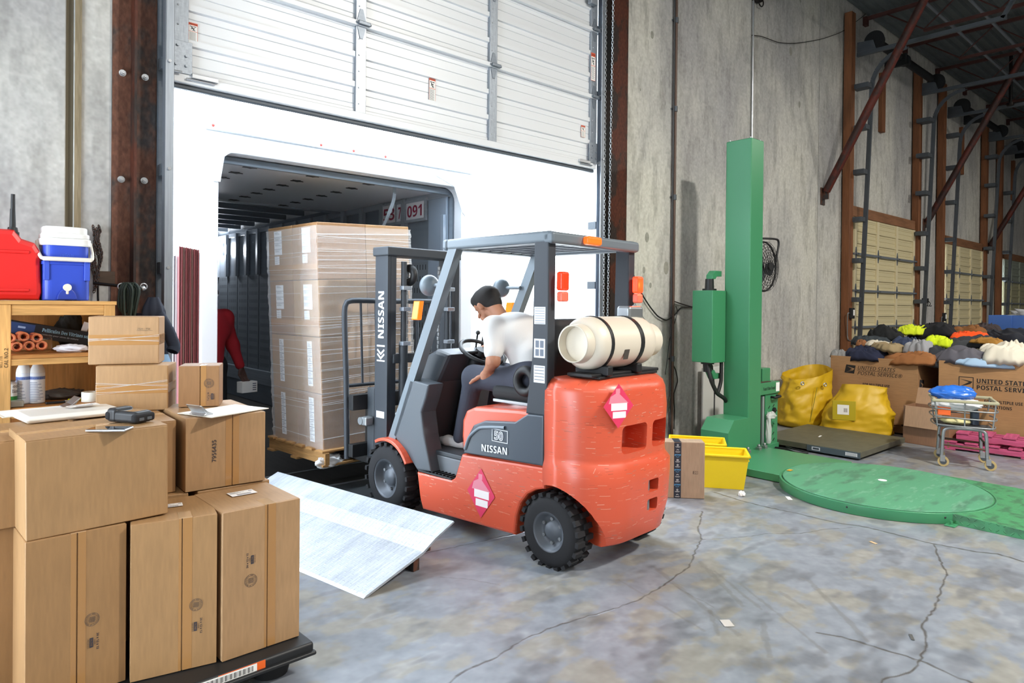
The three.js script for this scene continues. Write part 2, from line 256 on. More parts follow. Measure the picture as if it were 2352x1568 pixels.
// ---- back wall with its dock openings: concrete panels between vertical joints ----
const wallBack = struct('wall_back', null, null, 'grey concrete tilt-up wall with dock doors');
const OPEN = { main: [1.19, 5.29, 0, 5.0], d1: [11.42, 14.2, 0, 3.05], d2: [15.85, 18.65, 0, 2.95], d3: [20.25, 23.0, 0, 2.85] };
for (const [x0, x1, holes] of [[XL, 0.67, []], [0.71, 10.27, ['main']], [10.29, 14.85, ['d1']], [14.87, 19.19, ['d2']], [19.21, XR, ['d3']]]) {
  const s = poly([[x0, 0], [x1, 0], [x1, ROOF + 0.2], [x0, ROOF + 0.2]]);
  // openings reach the floor: cut them from the outline
  let pts = [[x0, -0.02]]; for (const k of holes) { const [a, b, , t] = OPEN[k]; pts.push([a, -0.02], [a, t], [b, t], [b, -0.02]); } pts.push([x1, -0.02], [x1, ROOF + 0.2], [x0, ROOF + 0.2]);
  part(wallBack, 'wall_panel', tri(extr(pts, WT, 0.006).translate(0, 0, ZW - WT), 4, null, x0 * 0.13), mats.concrete);
}
for (const [x, w] of [[0.69, 0.042], [10.28, 0.022], [14.86, 0.022], [19.2, 0.022]]) part(wallBack, 'joint_filler', tri(b2(x - w / 2, x + w / 2, 0, ROOF, ZW - WT + 0.01, ZW - 0.025), 0.5), mat(0x6f6654, 0.9), 'brown joint between wall panels');
part(wallBack, 'joint_strip', tri(b2(0.712, 0.745, 0, ROOF, ZW, ZW + 0.012), 0.6, 'y'), mat(0xa09780, 0.9, 0, { map: mats.woodMap }), 'grey wooden strip beside the joint');
// tie holes and chips in the wall, as the photo shows them
for (const [x, y, r] of [[1498, 80, 0.035], [1816, 118, 0.05], [1836, 240, 0.04], [1486, 545, 0.045], [1530, 615, 0.06], [1471, 206, 0.012], [1479, 620, 0.03], [1494, 655, 0.025], [1838, 1, 0.03]]) { const p = onZ(x, y, ZW); const g = new THREE.CircleGeometry(r, 12).scale(0.75, 1.2, 1); part(wallBack, 'patch_mark', tri(new THREE.CylinderGeometry(r, r * 1.1, 0.006, 12).scale(0.75, 1, 1.2).rotateX(Math.PI / 2).translate(p.x, p.y, ZW), 0.4), mat(0xa8a496, 0.9, 0, { map: mats.galvMap }), 'old patched tie hole'); }
// an open dock door in the end wall lets daylight in from the side
const wallLeft = struct('wall_left', null, null, 'concrete end wall with an open dock door');
part(wallLeft, 'wall_panel', tri(extrX([[ZW - WT, -0.02], [-3.9, -0.02], [-3.9, 2.7], [-1.7, 2.7], [-1.7, -0.02], [ZF, -0.02], [ZF, ROOF + 0.3], [ZW - WT, ROOF + 0.3]], XL - 0.2, XL), 4), mats.concrete);
struct('wall_right', tri(b2(XR, XR + 0.2, -0.2, ROOF + 0.3, ZW - WT, ZF), 4), mats.concrete);
struct('wall_front', tri(b2(XL, XR, -0.2, ROOF + 0.3, ZF, ZF + 0.2), 4), mats.concrete);
// ---- roof deck: ribs along x ----
const ceiling = struct('ceiling', null, null, 'grey corrugated steel roof deck with red joists');
{
  const lo = [], P = 0.16; for (let z = ZW - WT; z < ZF; z += P) lo.push([z, ROOF + 0.04], [z + 0.05, ROOF + 0.04], [z + 0.075, ROOF], [z + 0.135, ROOF]);
  lo.push([ZF + 0.2, ROOF + 0.04], [ZF + 0.2, ROOF + 0.25], [ZW - WT, ROOF + 0.25]);
  mats.deck = mat(0x6b706e, 0.6, 0.3, { map: mats.galvMap }); mats.joist = mat(0x4a2620, 0.6, 0.1);
  part(ceiling, 'roof_deck', tri(extrX(lo.map(([z, y]) => [z, y]), XL - 0.2, XR + 0.2), 2), mats.deck);
  for (let x = 8.3; x < 27; x += 1.8) {
    const z1 = 6, yt = ROOF - 0.05, yb = ROOF - 0.5, gs = [b2(x - 0.03, x + 0.03, yt - 0.05, yt, ZW, z1), b2(x - 0.03, x + 0.03, yb - 0.04, yb, ZW + 0.9, z1)];
    for (let z = ZW + 0.9, k = 0; z + 0.5 < z1; z += 0.5, k++) gs.push(rod(V(x, k % 2 ? yt - 0.04 : yb, z), V(x, k % 2 ? yb : yt - 0.04, z + 0.5), 0.011, 5));
    gs.push(rod(V(x, yt - 0.04, ZW + 0.35), V(x, yb, ZW + 0.9), 0.012, 5), b2(x - 0.05, x + 0.05, yt - 0.14, yt, ZW, ZW + 0.06));
    part(ceiling, 'roof_joist', gs, mats.joist, 'red primed open web roof joist');
  }
}
// ---- high-bay lamps (out of frame above and behind the camera) and roof skylights ----
function highBay(x, z, k, where) {
  const L = thing('high_bay_lamp', `square high bay lamp hung under the roof ${where}`, 'lamp', [x, ROOF - 0.42, z], 0, 'high bay lamps');
  part(L, 'housing', [rbx(0.62, 0.12, 0.62, 0.02, 0, 0.1, 0), bx(0.04, 0.26, 0.04, 0, 0.28, 0)], mats.white);
  part(L, 'lamp_lens', bx(0.5, 0.012, 0.5, 0, 0.033, 0), mat(0xffffff, 0.5, 0, { emissive: new THREE.Color(1, 0.94, 0.84), emissiveIntensity: 6 }));
  const l = new THREE.RectAreaLight(new THREE.Color(1, 0.95, 0.87), LAMP_POWER * k, 0.5, 0.5); l.position.set(0, 0.02, 0); l.rotation.x = -Math.PI / 2; L.add(l);
}
highBay(5.6, 1.9, 3.4, 'before the green mast'); highBay(-1.2, 3.6, 0.2, 'beside the packed pallet'); highBay(2, 7.5, 0.4, 'over the open aisle'); highBay(9.5, 7, 0.6, 'before the postal cartons'); highBay(14.4, 1.5, 1.5, 'before the cream doors');
function skylight(x, z, k, where) {
  const L = thing('roof_skylight', `translucent white roof skylight panel ${where}`, 'skylight', [x, ROOF - 0.03, z], 0, 'roof skylights');
  part(L, 'frame', [bx(2.6, 0.06, 0.06, 0, 0, 0.63), bx(2.6, 0.06, 0.06, 0, 0, -0.63), bx(0.06, 0.06, 1.2, 1.27, 0, 0), bx(0.06, 0.06, 1.2, -1.27, 0, 0)], mats.galv);
  part(L, 'skylight_panel', bx(2.48, 0.01, 1.2, 0, 0, 0), mat(0xffffff, 0.6, 0, { emissive: new THREE.Color(0.95, 0.98, 1), emissiveIntensity: 3 }));
  const l = new THREE.RectAreaLight(new THREE.Color(1, 0.97, 0.92), SKYLIGHT_POWER * k, 2.4, 1.15); l.position.set(0, -0.02, 0); l.rotation.x = -Math.PI / 2; L.add(l);
}
skylight(-0.8, -0.5, 0.3, 'over the wooden shelf bay'); skylight(0.5, 4.5, 0.8, 'over the aisle behind the packed pallet'); skylight(6, 4.5, 1, 'over the aisle behind the turntable'); skylight(-0.7, 6.8, 0.6, 'by the end wall'); skylight(3.5, 9, 1, 'over the middle of the hall'); skylight(9.5, 2.2, 0.6, 'over the floor before the yellow sacks');
// ---- outdoors ----
struct('ground', tri(b2(-40, 60, -1.5, -1.25, -70, ZW - WT), 3), mat(0xb9b8b4, 0.9), 'pale concrete truck yard');
struct('wall_dock', tri(b2(XL, XR, -1.4, -0.05, ZW - WT - 0.12, ZW - WT + 0.05), 4), mats.concrete, 'concrete dock face below the floor');
struct('dock_plate', tri(b2(1.3, 4.75, -0.12, -0.005, -5.42, ZW - WT), 1), mat(0x3a3d3f, 0.55, 0.3, { map: mats.galvMap }), 'dark steel dock plate bridging to the trailer');

// ---- steel jambs of the dock opening ----
function jamb(label, x0, x1, xf, depth) {
  const j = thing('steel_door_jamb', label, 'jamb');
  part(j, 'face_plate', tri(b2(x0, x1, 0, ROOF - 0.02, ZW, ZW + 0.016), 0.9), mats.rust);
  part(j, 'flange', tri(b2(xf, xf + 0.014, 0, ROOF - 0.02, ZW + 0.016, ZW + depth), 0.9, null, 0.3), mats.rustLight, 'brown rusted flange');
  return j;
}
const jl = jamb('rusty steel jamb with big bolts beside the wooden shelf', 0.9, 1.185, 0.998, 0.11);
part(jl, 'inner_angle', tri(b2(1.14, 1.186, 0, ROOF, ZW + 0.016, ZW + 0.03), 1), mats.trackDark, 'dark painted inner angle');
for (const [x, y] of [[281, 168], [278, 412], [333, 178], [331, 415]]) { const p = onZ(x, y, ZW + 0.016); const b = part(jl, 'bolt', [new THREE.CylinderGeometry(0.02, 0.02, 0.006, 18).rotateX(Math.PI / 2).translate(p.x, p.y, ZW + 0.019), new THREE.CylinderGeometry(0.016, 0.016, 0.016, 6).rotateX(Math.PI / 2).translate(p.x, p.y, ZW + 0.03), new THREE.CylinderGeometry(0.009, 0.009, 0.014, 12).rotateX(Math.PI / 2).translate(p.x, p.y, ZW + 0.042)], mats.chrome, 'shiny bolt with washer'); }
const jr = thing('steel_door_jamb', 'rust brown steel jamb behind the hoist chain', 'jamb');
part(jr, 'face_plate', tri(b2(5.46, 5.715, 0, ROOF - 0.02, ZW, ZW + 0.016), 0.7), mats.rustLight); part(jr, 'channel_back', tri(b2(5.295, 5.46, 0, ROOF - 0.02, ZW, ZW + 0.006), 1), mats.darkSteel, 'dark channel behind the chain');

// ---- sectional overhead doors ----
function sectionProfile(h, T, ribs) { // (z, y) outline: face steps in horizontal ribs, front = +z
  const f = []; const n = ribs; let y = 0; const step = h / n;
  f.push([0, 0], [T, 0], [T, 0.035]);
  for (let k = 0; k < n; k++) { const y0 = k * step, deep = k % 3 === 0; if (k === 0) continue;
    if (deep) f.push([T - 0.006, y0 - 0.03], [T + 0.012, y0 - 0.024], [T + 0.012, y0 + 0.014], [T - 0.006, y0 + 0.02]);
    else f.push([T - 0.006, y0 - 0.004], [T - 0.012, y0], [T - 0.006, y0 + 0.004]); }
  f.splice(3, 0, [T - 0.006, 0.042]); f.push([T - 0.006, h - 0.042], [T, h - 0.035], [T, h - 0.002], [0, h - 0.002]);
  return f;
}
function overheadDoor(name, label, o) {
  const d = thing(name, label, 'door'); const { x0, x1, y0, n, h, T = 0.05, z = ZW + 0.03, mat: m, rib = m, stiles } = o;
  for (let s = 0; s < n; s++) {
    const sec = part(d, 'section_panel', extrX(sectionProfile(h, T, o.ribs || 8), x0, x1).translate(0, y0 + s * h, z), o.mats ? o.mats[s] : m);
    stiles.forEach((x, i) => { const w = i === 0 || i === stiles.length - 1 ? 0.09 : 0.085; part(d, 'stile', rb2(x - w / 2, x + w / 2, y0 + s * h + 0.004, y0 + (s + 1) * h - 0.006, z + T - 0.02, z + T + 0.022, 0.003), o.stileMats ? o.stileMats[s] : rib); });
    if (s > 0) part(d, 'section_rail', rb2(x0, x1, y0 + s * h - 0.02, y0 + s * h + 0.018, z + T - 0.01, z + T + (o.railOut || 0.036), 0.004), o.railMat || rib);
    if (s > 0) stiles.forEach((x, i) => { const y = y0 + s * h, zz = z + T + 0.022; const hg = part(d, 'hinge', [extr([[-0.012, -0.11], [0.012, -0.11], [0.034, -0.03], [0.034, 0.03], [0.012, 0.11], [-0.012, 0.11], [-0.034, 0.03], [-0.034, -0.03]], 0.005).translate(x, y, zz), rbx(0.1, 0.03, 0.035, 0.006, x + 0.012, y, zz + 0.018), rod(V(x - 0.05, y, zz + 0.02), V(x + 0.07, y, zz + 0.02), 0.009, 8)], o.hingeMat || mats.galv); });
  }
  part(d, 'bottom_rail', rb2(x0, x1, y0 - 0.045, y0 + 0.012, z - 0.005, z + T + 0.024, 0.006), o.railMat || rib); part(d, 'bottom_seal', rb2(x0, x1, y0 - 0.075, y0 - 0.045, z + 0.005, z + T - 0.005, 0.008), mats.slate, 'grey rubber seal');
  return d;
}
const DB = 2.985;
const bigDoor = overheadDoor('overhead_door', 'big white ribbed overhead door half raised above the trailer', { x0: 1.21, x1: 5.125, y0: DB, n: 5, h: 0.663, mat: mats.doorWhite, rib: mats.galv, stiles: [1.255, 2.5, 3.78, 5.08], ribs: 9, railMat: mats.doorWhite, hingeMat: mats.track });
// rivets on the stiles, corner brackets, rollers, warning stickers
for (const x of [1.255, 2.5, 3.78, 5.08]) for (let y = DB + 0.07; y < DB + 2.3; y += 0.12) part(bigDoor, 'rivet', new THREE.SphereGeometry(0.006, 6, 4).scale(1, 1, 0.6).translate(x + (Math.round(y * 100) % 2 ? 0.018 : -0.018), y, ZW + 0.103), mats.chrome);
for (const [x, s] of [[1.255, 1], [5.08, -1]]) {
  part(bigDoor, 'corner_bracket', [rbx(0.13, 0.2, 0.006, 0.002, x, DB + 0.11, ZW + 0.107), ...[[-0.03, 0.04], [0.03, 0.1], [-0.02, 0.16], [0.03, 0.04]].map(([a, b]) => new THREE.CylinderGeometry(0.009, 0.009, 0.01, 6).rotateX(Math.PI / 2).translate(x + a, DB + b + 0.02, ZW + 0.114))], mats.galv);
  part(bigDoor, 'slide_lock', [rbx(0.16, 0.03, 0.02, 0.004, x + s * 0.14, DB + 0.005, ZW + 0.113), rod(V(x + s * 0.03, DB - 0.02, ZW + 0.113), V(x + s * 0.2, DB - 0.02, ZW + 0.113), 0.007, 6)], mats.chrome);
  for (let k = 0; k <= 3; k++) part(bigDoor, 'roller', [rod(V(x, DB + k * 0.663 + 0.01, ZW + 0.125), V(x - s * 0.09, DB + k * 0.663 + 0.01, ZW + 0.125), 0.007, 8), new THREE.CylinderGeometry(0.024, 0.024, 0.02, 14).rotateZ(Math.PI / 2).translate(x - s * 0.075, DB + k * 0.663 + 0.01, ZW + 0.125)], mats.chrome);
}
part(bigDoor, 'latch_lock', [rbx(0.1, 0.16, 0.05, 0.006, 5.02, DB + 1.63, ZW + 0.13), rod(V(4.87, DB + 1.63, ZW + 0.13), V(5.02, DB + 1.63, ZW + 0.13), 0.012), rbx(0.05, 0.07, 0.04, 0.005, 4.98, DB + 1.72, ZW + 0.13)], mats.galv, 'steel side latch');
function warnSticker(parent, x, y, w, h, z) {
  const m = printMat(96, 256, (c, W, H) => { c.fillStyle = '#f3f2ee'; c.fillRect(0, 0, W, H); c.fillStyle = '#d8542c'; c.fillRect(0, 0, W, 34); c.fillRect(0, 116, W, 5); c.strokeStyle = '#d8542c'; c.lineWidth = 4; c.strokeRect(1, 1, W - 2, H - 2); c.fillStyle = '#1c1c1c'; c.font = 'bold 17px sans-serif'; c.fillText('WARNING', 10, 24); c.fillRect(14, 46, 30, 9); c.fillRect(50, 46, 30, 9); c.beginPath(); c.arc(36, 66, 8, 0, 7); c.fill(); c.lineWidth = 9; c.strokeStyle = '#1c1c1c'; c.beginPath(); c.moveTo(40, 70); c.lineTo(54, 88); c.lineTo(46, 106); c.moveTo(54, 88); c.lineTo(68, 108); c.moveTo(42, 76); c.lineTo(28, 88); c.moveTo(46, 76); c.lineTo(66, 72); c.stroke(); c.fillStyle = '#555'; for (let y = 130; y < 246; y += 9) c.fillRect(10, y, 60 + ((y * 7) % 18), 3); });
  part(parent, 'warning_label', plane(w, h).translate(x, y, z), m, 'white and orange warning sticker');
}
for (const [a, b, c2, d] of [[433, 50, 454, 98], [986, 176, 1000, 235], [1335, 287, 1344, 316], [1358, 120, 1367, 187]]) { const z = ZW + (a > 1357 ? 0.106 : 0.083), p = onZ(a, b, z), q = onZ(c2, d, z); warnSticker(bigDoor, (p.x + q.x) / 2, (p.y + q.y) / 2, Math.abs(q.x - p.x), Math.abs(p.y - q.y), z); }
// ---- tracks of the big door ----
for (const [x, s, lab] of [[1.175, 1, 'bright galvanised door track beside the bolted jamb'], [5.155, -1, 'galvanised door track beside the hoist chain']]) {
  const t = thing('door_track', lab, 'door track');
  part(t, 'rail', [b2(x - 0.02, x + 0.022, 0, ROOF - 0.4, ZW + 0.16, ZW + 0.164), b2(x - s * 0.02 - 0.002, x - s * 0.02 + 0.002, 0, ROOF - 0.4, ZW + 0.1, ZW + 0.164), rod(V(x + s * 0.022, 0, ZW + 0.158), V(x + s * 0.022, ROOF - 0.4, ZW + 0.158), 0.006, 6), b2(x - 0.02, x + 0.022, 0, ROOF - 0.4, ZW + 0.1, ZW + 0.104)], mats.galv);
  for (const y of [0.5, 1.15, 1.75, 2.35, 3.0, 3.65, 4.3]) { part(t, 'bracket', b2(x - 0.03, x + 0.02, y, y + 0.07, ZW, ZW + 0.1), mats.trackDark); part(t, 'bracket_bolt', new THREE.CylinderGeometry(0.01, 0.01, 0.01, 6).rotateX(Math.PI / 2).translate(x, y + 0.035, ZW + 0.168), mats.chrome); };
}
// ---- hoist chain: two hanging runs of links ----
{
  const ch = thing('hoist_chain', 'steel door hoist chain hanging in front of the rust jamb', 'chain', [0, 0, 0]);
  const link = new THREE.TorusGeometry(0.0125, 0.0034, 5, 10).scale(0.72, 1.35, 1);
  for (const [xa, xb] of [[1392, 1385], [1409, 1393]]) { const a = onZ(xa, 0, ZW + 0.19), b = onZ(xb, 880, ZW + 0.19), gs = []; const L = a.distanceTo(b), n = Math.floor(L / 0.0265); for (let k = 0; k <= n; k++) { const p = a.clone().lerp(b, k / n); gs.push(link.clone().rotateY(k % 2 ? 0.5 : 2.07).translate(p.x, p.y, p.z)); } part(ch, 'chain_run', gs, mats.chromeDull); }
}
// =====================================================================
// TRAILER AT THE DOCK
// =====================================================================
{
  const T = thing('box_trailer', 'white box trailer backed up to the dock with its rear open', 'trailer');
  const X0 = 1.72, X1 = 4.23, XI0 = 1.79, XI1 = 4.15, ZR = -5.5, ZE = -19, YC = 2.76;
  mats.trailerWhite = mat(0xe6e8ea, 0.4, 0.05); mats.trailerFrame = mat(0xd9dde2, 0.4, 0.2);
  mats.steelDark = mat(0x9098a0, 0.35, 0.35, { map: mats.galvMap }); mats.steelPost = mat(0xb4bac0, 0.35, 0.4, { map: mats.galvMap }); mats.liner = mat(0xd2d8de, 0.45, 0.05);
  { // slotted steel panels: a row pattern of short upright slots
    const t = canvasTex(256, 512, (c, W, H) => { c.fillStyle = '#7d858c'; c.fillRect(0, 0, W, H); c.fillStyle = '#15181b'; for (let r = 0; r < 6; r++) for (let k = 0; k < 8; k++) { if (k === 0) continue; c.fillRect(k * 30 + 8, r * 85 + 18, 7, 38); } });
    mats.slotted = mat(0xffffff, 0.4, 0.2, { map: t });
  }
  part(T, 'floor', tri(b2(X0, X1, -0.16, -0.002, ZE, ZR + 0.06), 1, 'z'), mat(0x30302e, 0.7, 0.1, { map: mats.woodMap }), 'dark worn trailer floor');
  part(T, 'rear_sill', rb2(X0, X1, -0.2, 0.004, ZR + 0.06, ZR + 0.075, 0.003), mats.galv);
  part(T, 'sill_strip', b2(XI0, XI1, -0.002, 0.003, -6.06, -6.035), mats.galv);
  part(T, 'side_wall', b2(X0, X0 + 0.05, -0.05, 2.92, ZE, ZR), mats.trailerWhite, 'trailer side skin');
  part(T, 'side_wall', b2(X1 - 0.05, X1, -0.05, 2.92, ZE, ZR), mats.trailerWhite, 'trailer side skin');
  part(T, 'front_wall', b2(X0, X1, -0.05, 2.92, ZE - 0.05, ZE), mats.trailerWhite);
  part(T, 'roof', b2(X0, X1, 2.88, 2.884, ZE, ZR), mats.trailerWhite);
  // rear frame: posts, header, corner gussets with a rounded opening
  const o = [[X0 - 0.055, -0.1], [X0 - 0.055, 2.97], [X1 + 0.06, 2.97], [X1 + 0.06, -0.1]];
  const hole = [[XI0, -0.11], [XI1, -0.11], ...arcPts(XI1 - 0.13, YC - 0.14, 0.13, 0, 90, 6), ...arcPts(XI0 + 0.13, YC - 0.14, 0.13, 90, 180, 6)];
  const outline = [[X0 - 0.055, -0.1], [XI0, -0.1], ...hole.slice(2).reverse(), [XI1, -0.1], [X1 + 0.06, -0.1], [X1 + 0.06, 2.97], [X0 - 0.055, 2.97]];
  part(T, 'rear_frame', extr(outline, 0.13, 0.008).translate(0, 0, ZR - 0.08), mats.trailerFrame, 'white rear door frame');
  part(T, 'header_rail', rb2(X0 - 0.03, X1 + 0.05, 2.9, 2.985, ZR + 0.045, ZR + 0.085, 0.006), mats.trailerFrame);
  for (const p of [490, 738, 813, 886]) { const q = onZ(p, 287 + (p - 490) * 0.183, ZR + 0.09); part(T, 'marker_lamp', new THREE.SphereGeometry(0.012, 10, 6).scale(1, 1, 0.5).translate(q.x, q.y, ZR + 0.088), mat(0xe2433a, 0.3), 'small red marker lamp'); }
  for (const s of [0, 1]) { const xx = s ? XI1 - 0.16 : XI0 - 0.02; part(T, 'gusset_plate', extr(s ? [[0.2, -0.34], [0.2, 0.05], [-0.16, 0.05], [-0.16, 0.02], [0.06, -0.06], [0.16, -0.3]] : [[-0.02, -0.3], [0.03, -0.3], [0.06, -0.1], [0.2, 0.02], [0.2, 0.05], [-0.02, 0.05]], 0.006).translate(xx, YC + 0.05, ZR + 0.051), mats.trailerFrame); }
  // inside: roof liner with dark star shaped fixings, roof bows beyond it
  part(T, 'roof_liner', b2(XI0, XI1, 2.745, 2.755, -7.95, ZR - 0.12), mats.liner, 'pale inner roof liner');
  part(T, 'liner_edge', rb2(XI0, XI1, 2.69, 2.75, ZR - 0.13, ZR - 0.1, 0.006), mats.steelDark); part(T, 'liner_end', rb2(XI0, XI1, 2.72, 2.76, -8.0, -7.95, 0.004), mats.galv);
  const star = (() => { const q = []; for (let k = 0; k < 10; k++) { const a = k / 10 * 6.283, r = (k % 2 ? 0.028 : 0.044); q.push([Math.cos(a) * r * 1.5, Math.sin(a) * r]); } return extr(q, 0.006).rotateX(Math.PI / 2); })();
  for (const x of [2.19, 2.765, 3.345]) for (let k = 0; k < 7; k++) { const m = part(T, 'star_fixing', star, mats.black); m.position.set(x, 2.744, -5.89 - k * 0.336); }
  for (let z = -8.5; z > -18; z -= 0.61) part(T, 'roof_bow', rb2(XI0, XI1, 2.8, 2.87, z - 0.03, z + 0.03, 0.01), mats.steelDark);
  // inside of the far side wall: posts above, slotted panels below, scuff rail at the foot
  part(T, 'wall_lining', b2(XI1 - 0.005, XI1 + 0.03, 0, 2.8, -18.9, ZR - 0.1), mats.steelDark, 'dull steel inner lining');
  const panel = tri(bx(0.006, 1.5, 0.445), 1); { const p = panel.attributes.position, uv = panel.attributes.uv; for (let i = 0; i < p.count; i++) uv.setXY(i, (p.getZ(i) + 0.2225) / 0.445, (p.getY(i) + 0.75) / 0.75); mats.slotted.map.wrapS = mats.slotted.map.wrapT = THREE.RepeatWrapping; }
  const post = mg(bx(0.05, 0.72, 0.012, -0.025, 0, -0.03), bx(0.05, 0.72, 0.012, -0.025, 0, 0.03), bx(0.006, 0.72, 0.07, -0.05, 0, 0));
  for (let k = 0; k < 28; k++) { const z = -6.22 - k * 0.47; if (z > -18.5) { const a = part(T, 'slotted_panel', panel, mats.slotted); a.position.set(XI1 - 0.012, 1.28, z); const b = part(T, 'wall_post', post, mats.steelPost); b.position.set(XI1 - 0.008, 2.38, z - 0.235); } }
  part(T, 'scuff_rail', rb2(XI1 - 0.05, XI1, 0.3, 0.52, -18.9, -6, 0.01), mats.steelPost); part(T, 'top_rail', rb2(XI1 - 0.03, XI1, 2.68, 2.75, -18.9, ZR - 0.12, 0.006), mats.steelPost);
  part(T, 'rear_lining', [rb2(XI1 - 0.04, XI1 - 0.01, 0.02, 2.68, -5.98, -5.66, 0.006), rb2(XI1 - 0.07, XI1 - 0.02, 0.02, 2.5, -5.72, -5.66, 0.01)], mat(0x98a5b4, 0.4, 0.3), 'smooth blue grey panel inside the rear');
  { const p = onX(507, 572, XI1 - 0.06); const d = part(T, 'dome_lamp', new THREE.SphereGeometry(0.09, 20, 12).scale(0.4, 1, 1).translate(p.x, p.y, p.z), mat(0xffffff, 0.4, 0, { emissive: new THREE.Color(1, 1, 1), emissiveIntensity: 5 }), 'glowing round lamp on the trailer wall'); const l = new THREE.PointLight(0xf4f8ff, 3); l.position.set(p.x - 0.16, p.y, p.z); l.shadow.radius = 4; T.add(l); }
  // red unit number on white plates
  const num = (txt) => printMat(256, 160, (c, W, H) => { c.fillStyle = '#d7d9de'; c.fillRect(0, 0, W, H); c.fillStyle = '#8d2440'; c.font = 'bold 150px sans-serif'; c.textAlign = 'center'; c.textBaseline = 'middle'; c.save(); c.translate(W / 2, H / 2 + 4); c.scale(Math.min(1.6, (W - 16) / c.measureText(txt).width), 1); c.fillText(txt, 0, 0); c.restore(); });
  for (const [t, z0, z1, y0, y1] of [['53', -6.88, -6.61, 2.5, 2.7], ['7', -6.58, -6.46, 2.5, 2.69], ['091', -6.38, -6.04, 2.5, 2.68]]) part(T, 'number_plate', plane(z1 - z0, y1 - y0).rotateY(-Math.PI / 2).translate(XI1 - 0.056, (y0 + y1) / 2, (z0 + z1) / 2), num(t), 'white plate with dark red number ' + t);
  part(T, 'plate_rail', rb2(XI1 - 0.054, XI1 - 0.006, 2.47, 2.72, -6.95, -6.0, 0.004), mats.steelPost);
  { const a = onZ(906, 420, -5.7), b = onZ(905, 455, -5.72), c = onZ(893, 490, -5.76), d = onZ(880, 520, -5.85); const cur = new THREE.CatmullRomCurve3([a, b, c, d]); const gs = []; const P = cur.getPoints(12); for (let i = 0; i < 12; i++) gs.push(bar(P[i], P[i + 1], 0.045, 0.003, V(0.3, 0.1, 1))); part(T, 'pull_strap', gs, mat(0x7f868c, 0.7), 'grey webbing strap hanging from the roof'); }
}
// folded slatted screen standing outside between wall and trailer
{
  const s = thing('slatted_screen', 'folded dark red slats standing between the wall and the trailer', 'screen', [0, 0, 0]);
  for (let k = 0; k < 10; k++) { const x = 1.4 + k * 0.0135; part(s, 'slat', tri(rb2(x, x + 0.0095, -0.1, 1.965 - k * 0.002, -5.16 + (k % 3) * 0.006, -5.06 + (k % 2) * 0.008, 0.002), 0.5, 'y', k * 0.1), k % 4 === 2 ? mat(0x7d5a52, 0.6) : mat(0x6e2b2e, 0.55)); }
  part(s, 'edge_rail', rb2(1.375, 1.39, -0.1, 1.9, -5.14, -5.1, 0.003), mats.galv); part(s, 'edge_rail', rb2(1.538, 1.55, -0.1, 1.93, -5.14, -5.1, 0.003), mats.galv);
  part(s, 'screen_base', rb2(1.36, 1.56, -0.12, -0.1, -5.2, -5.0, 0.003), mats.black);
}
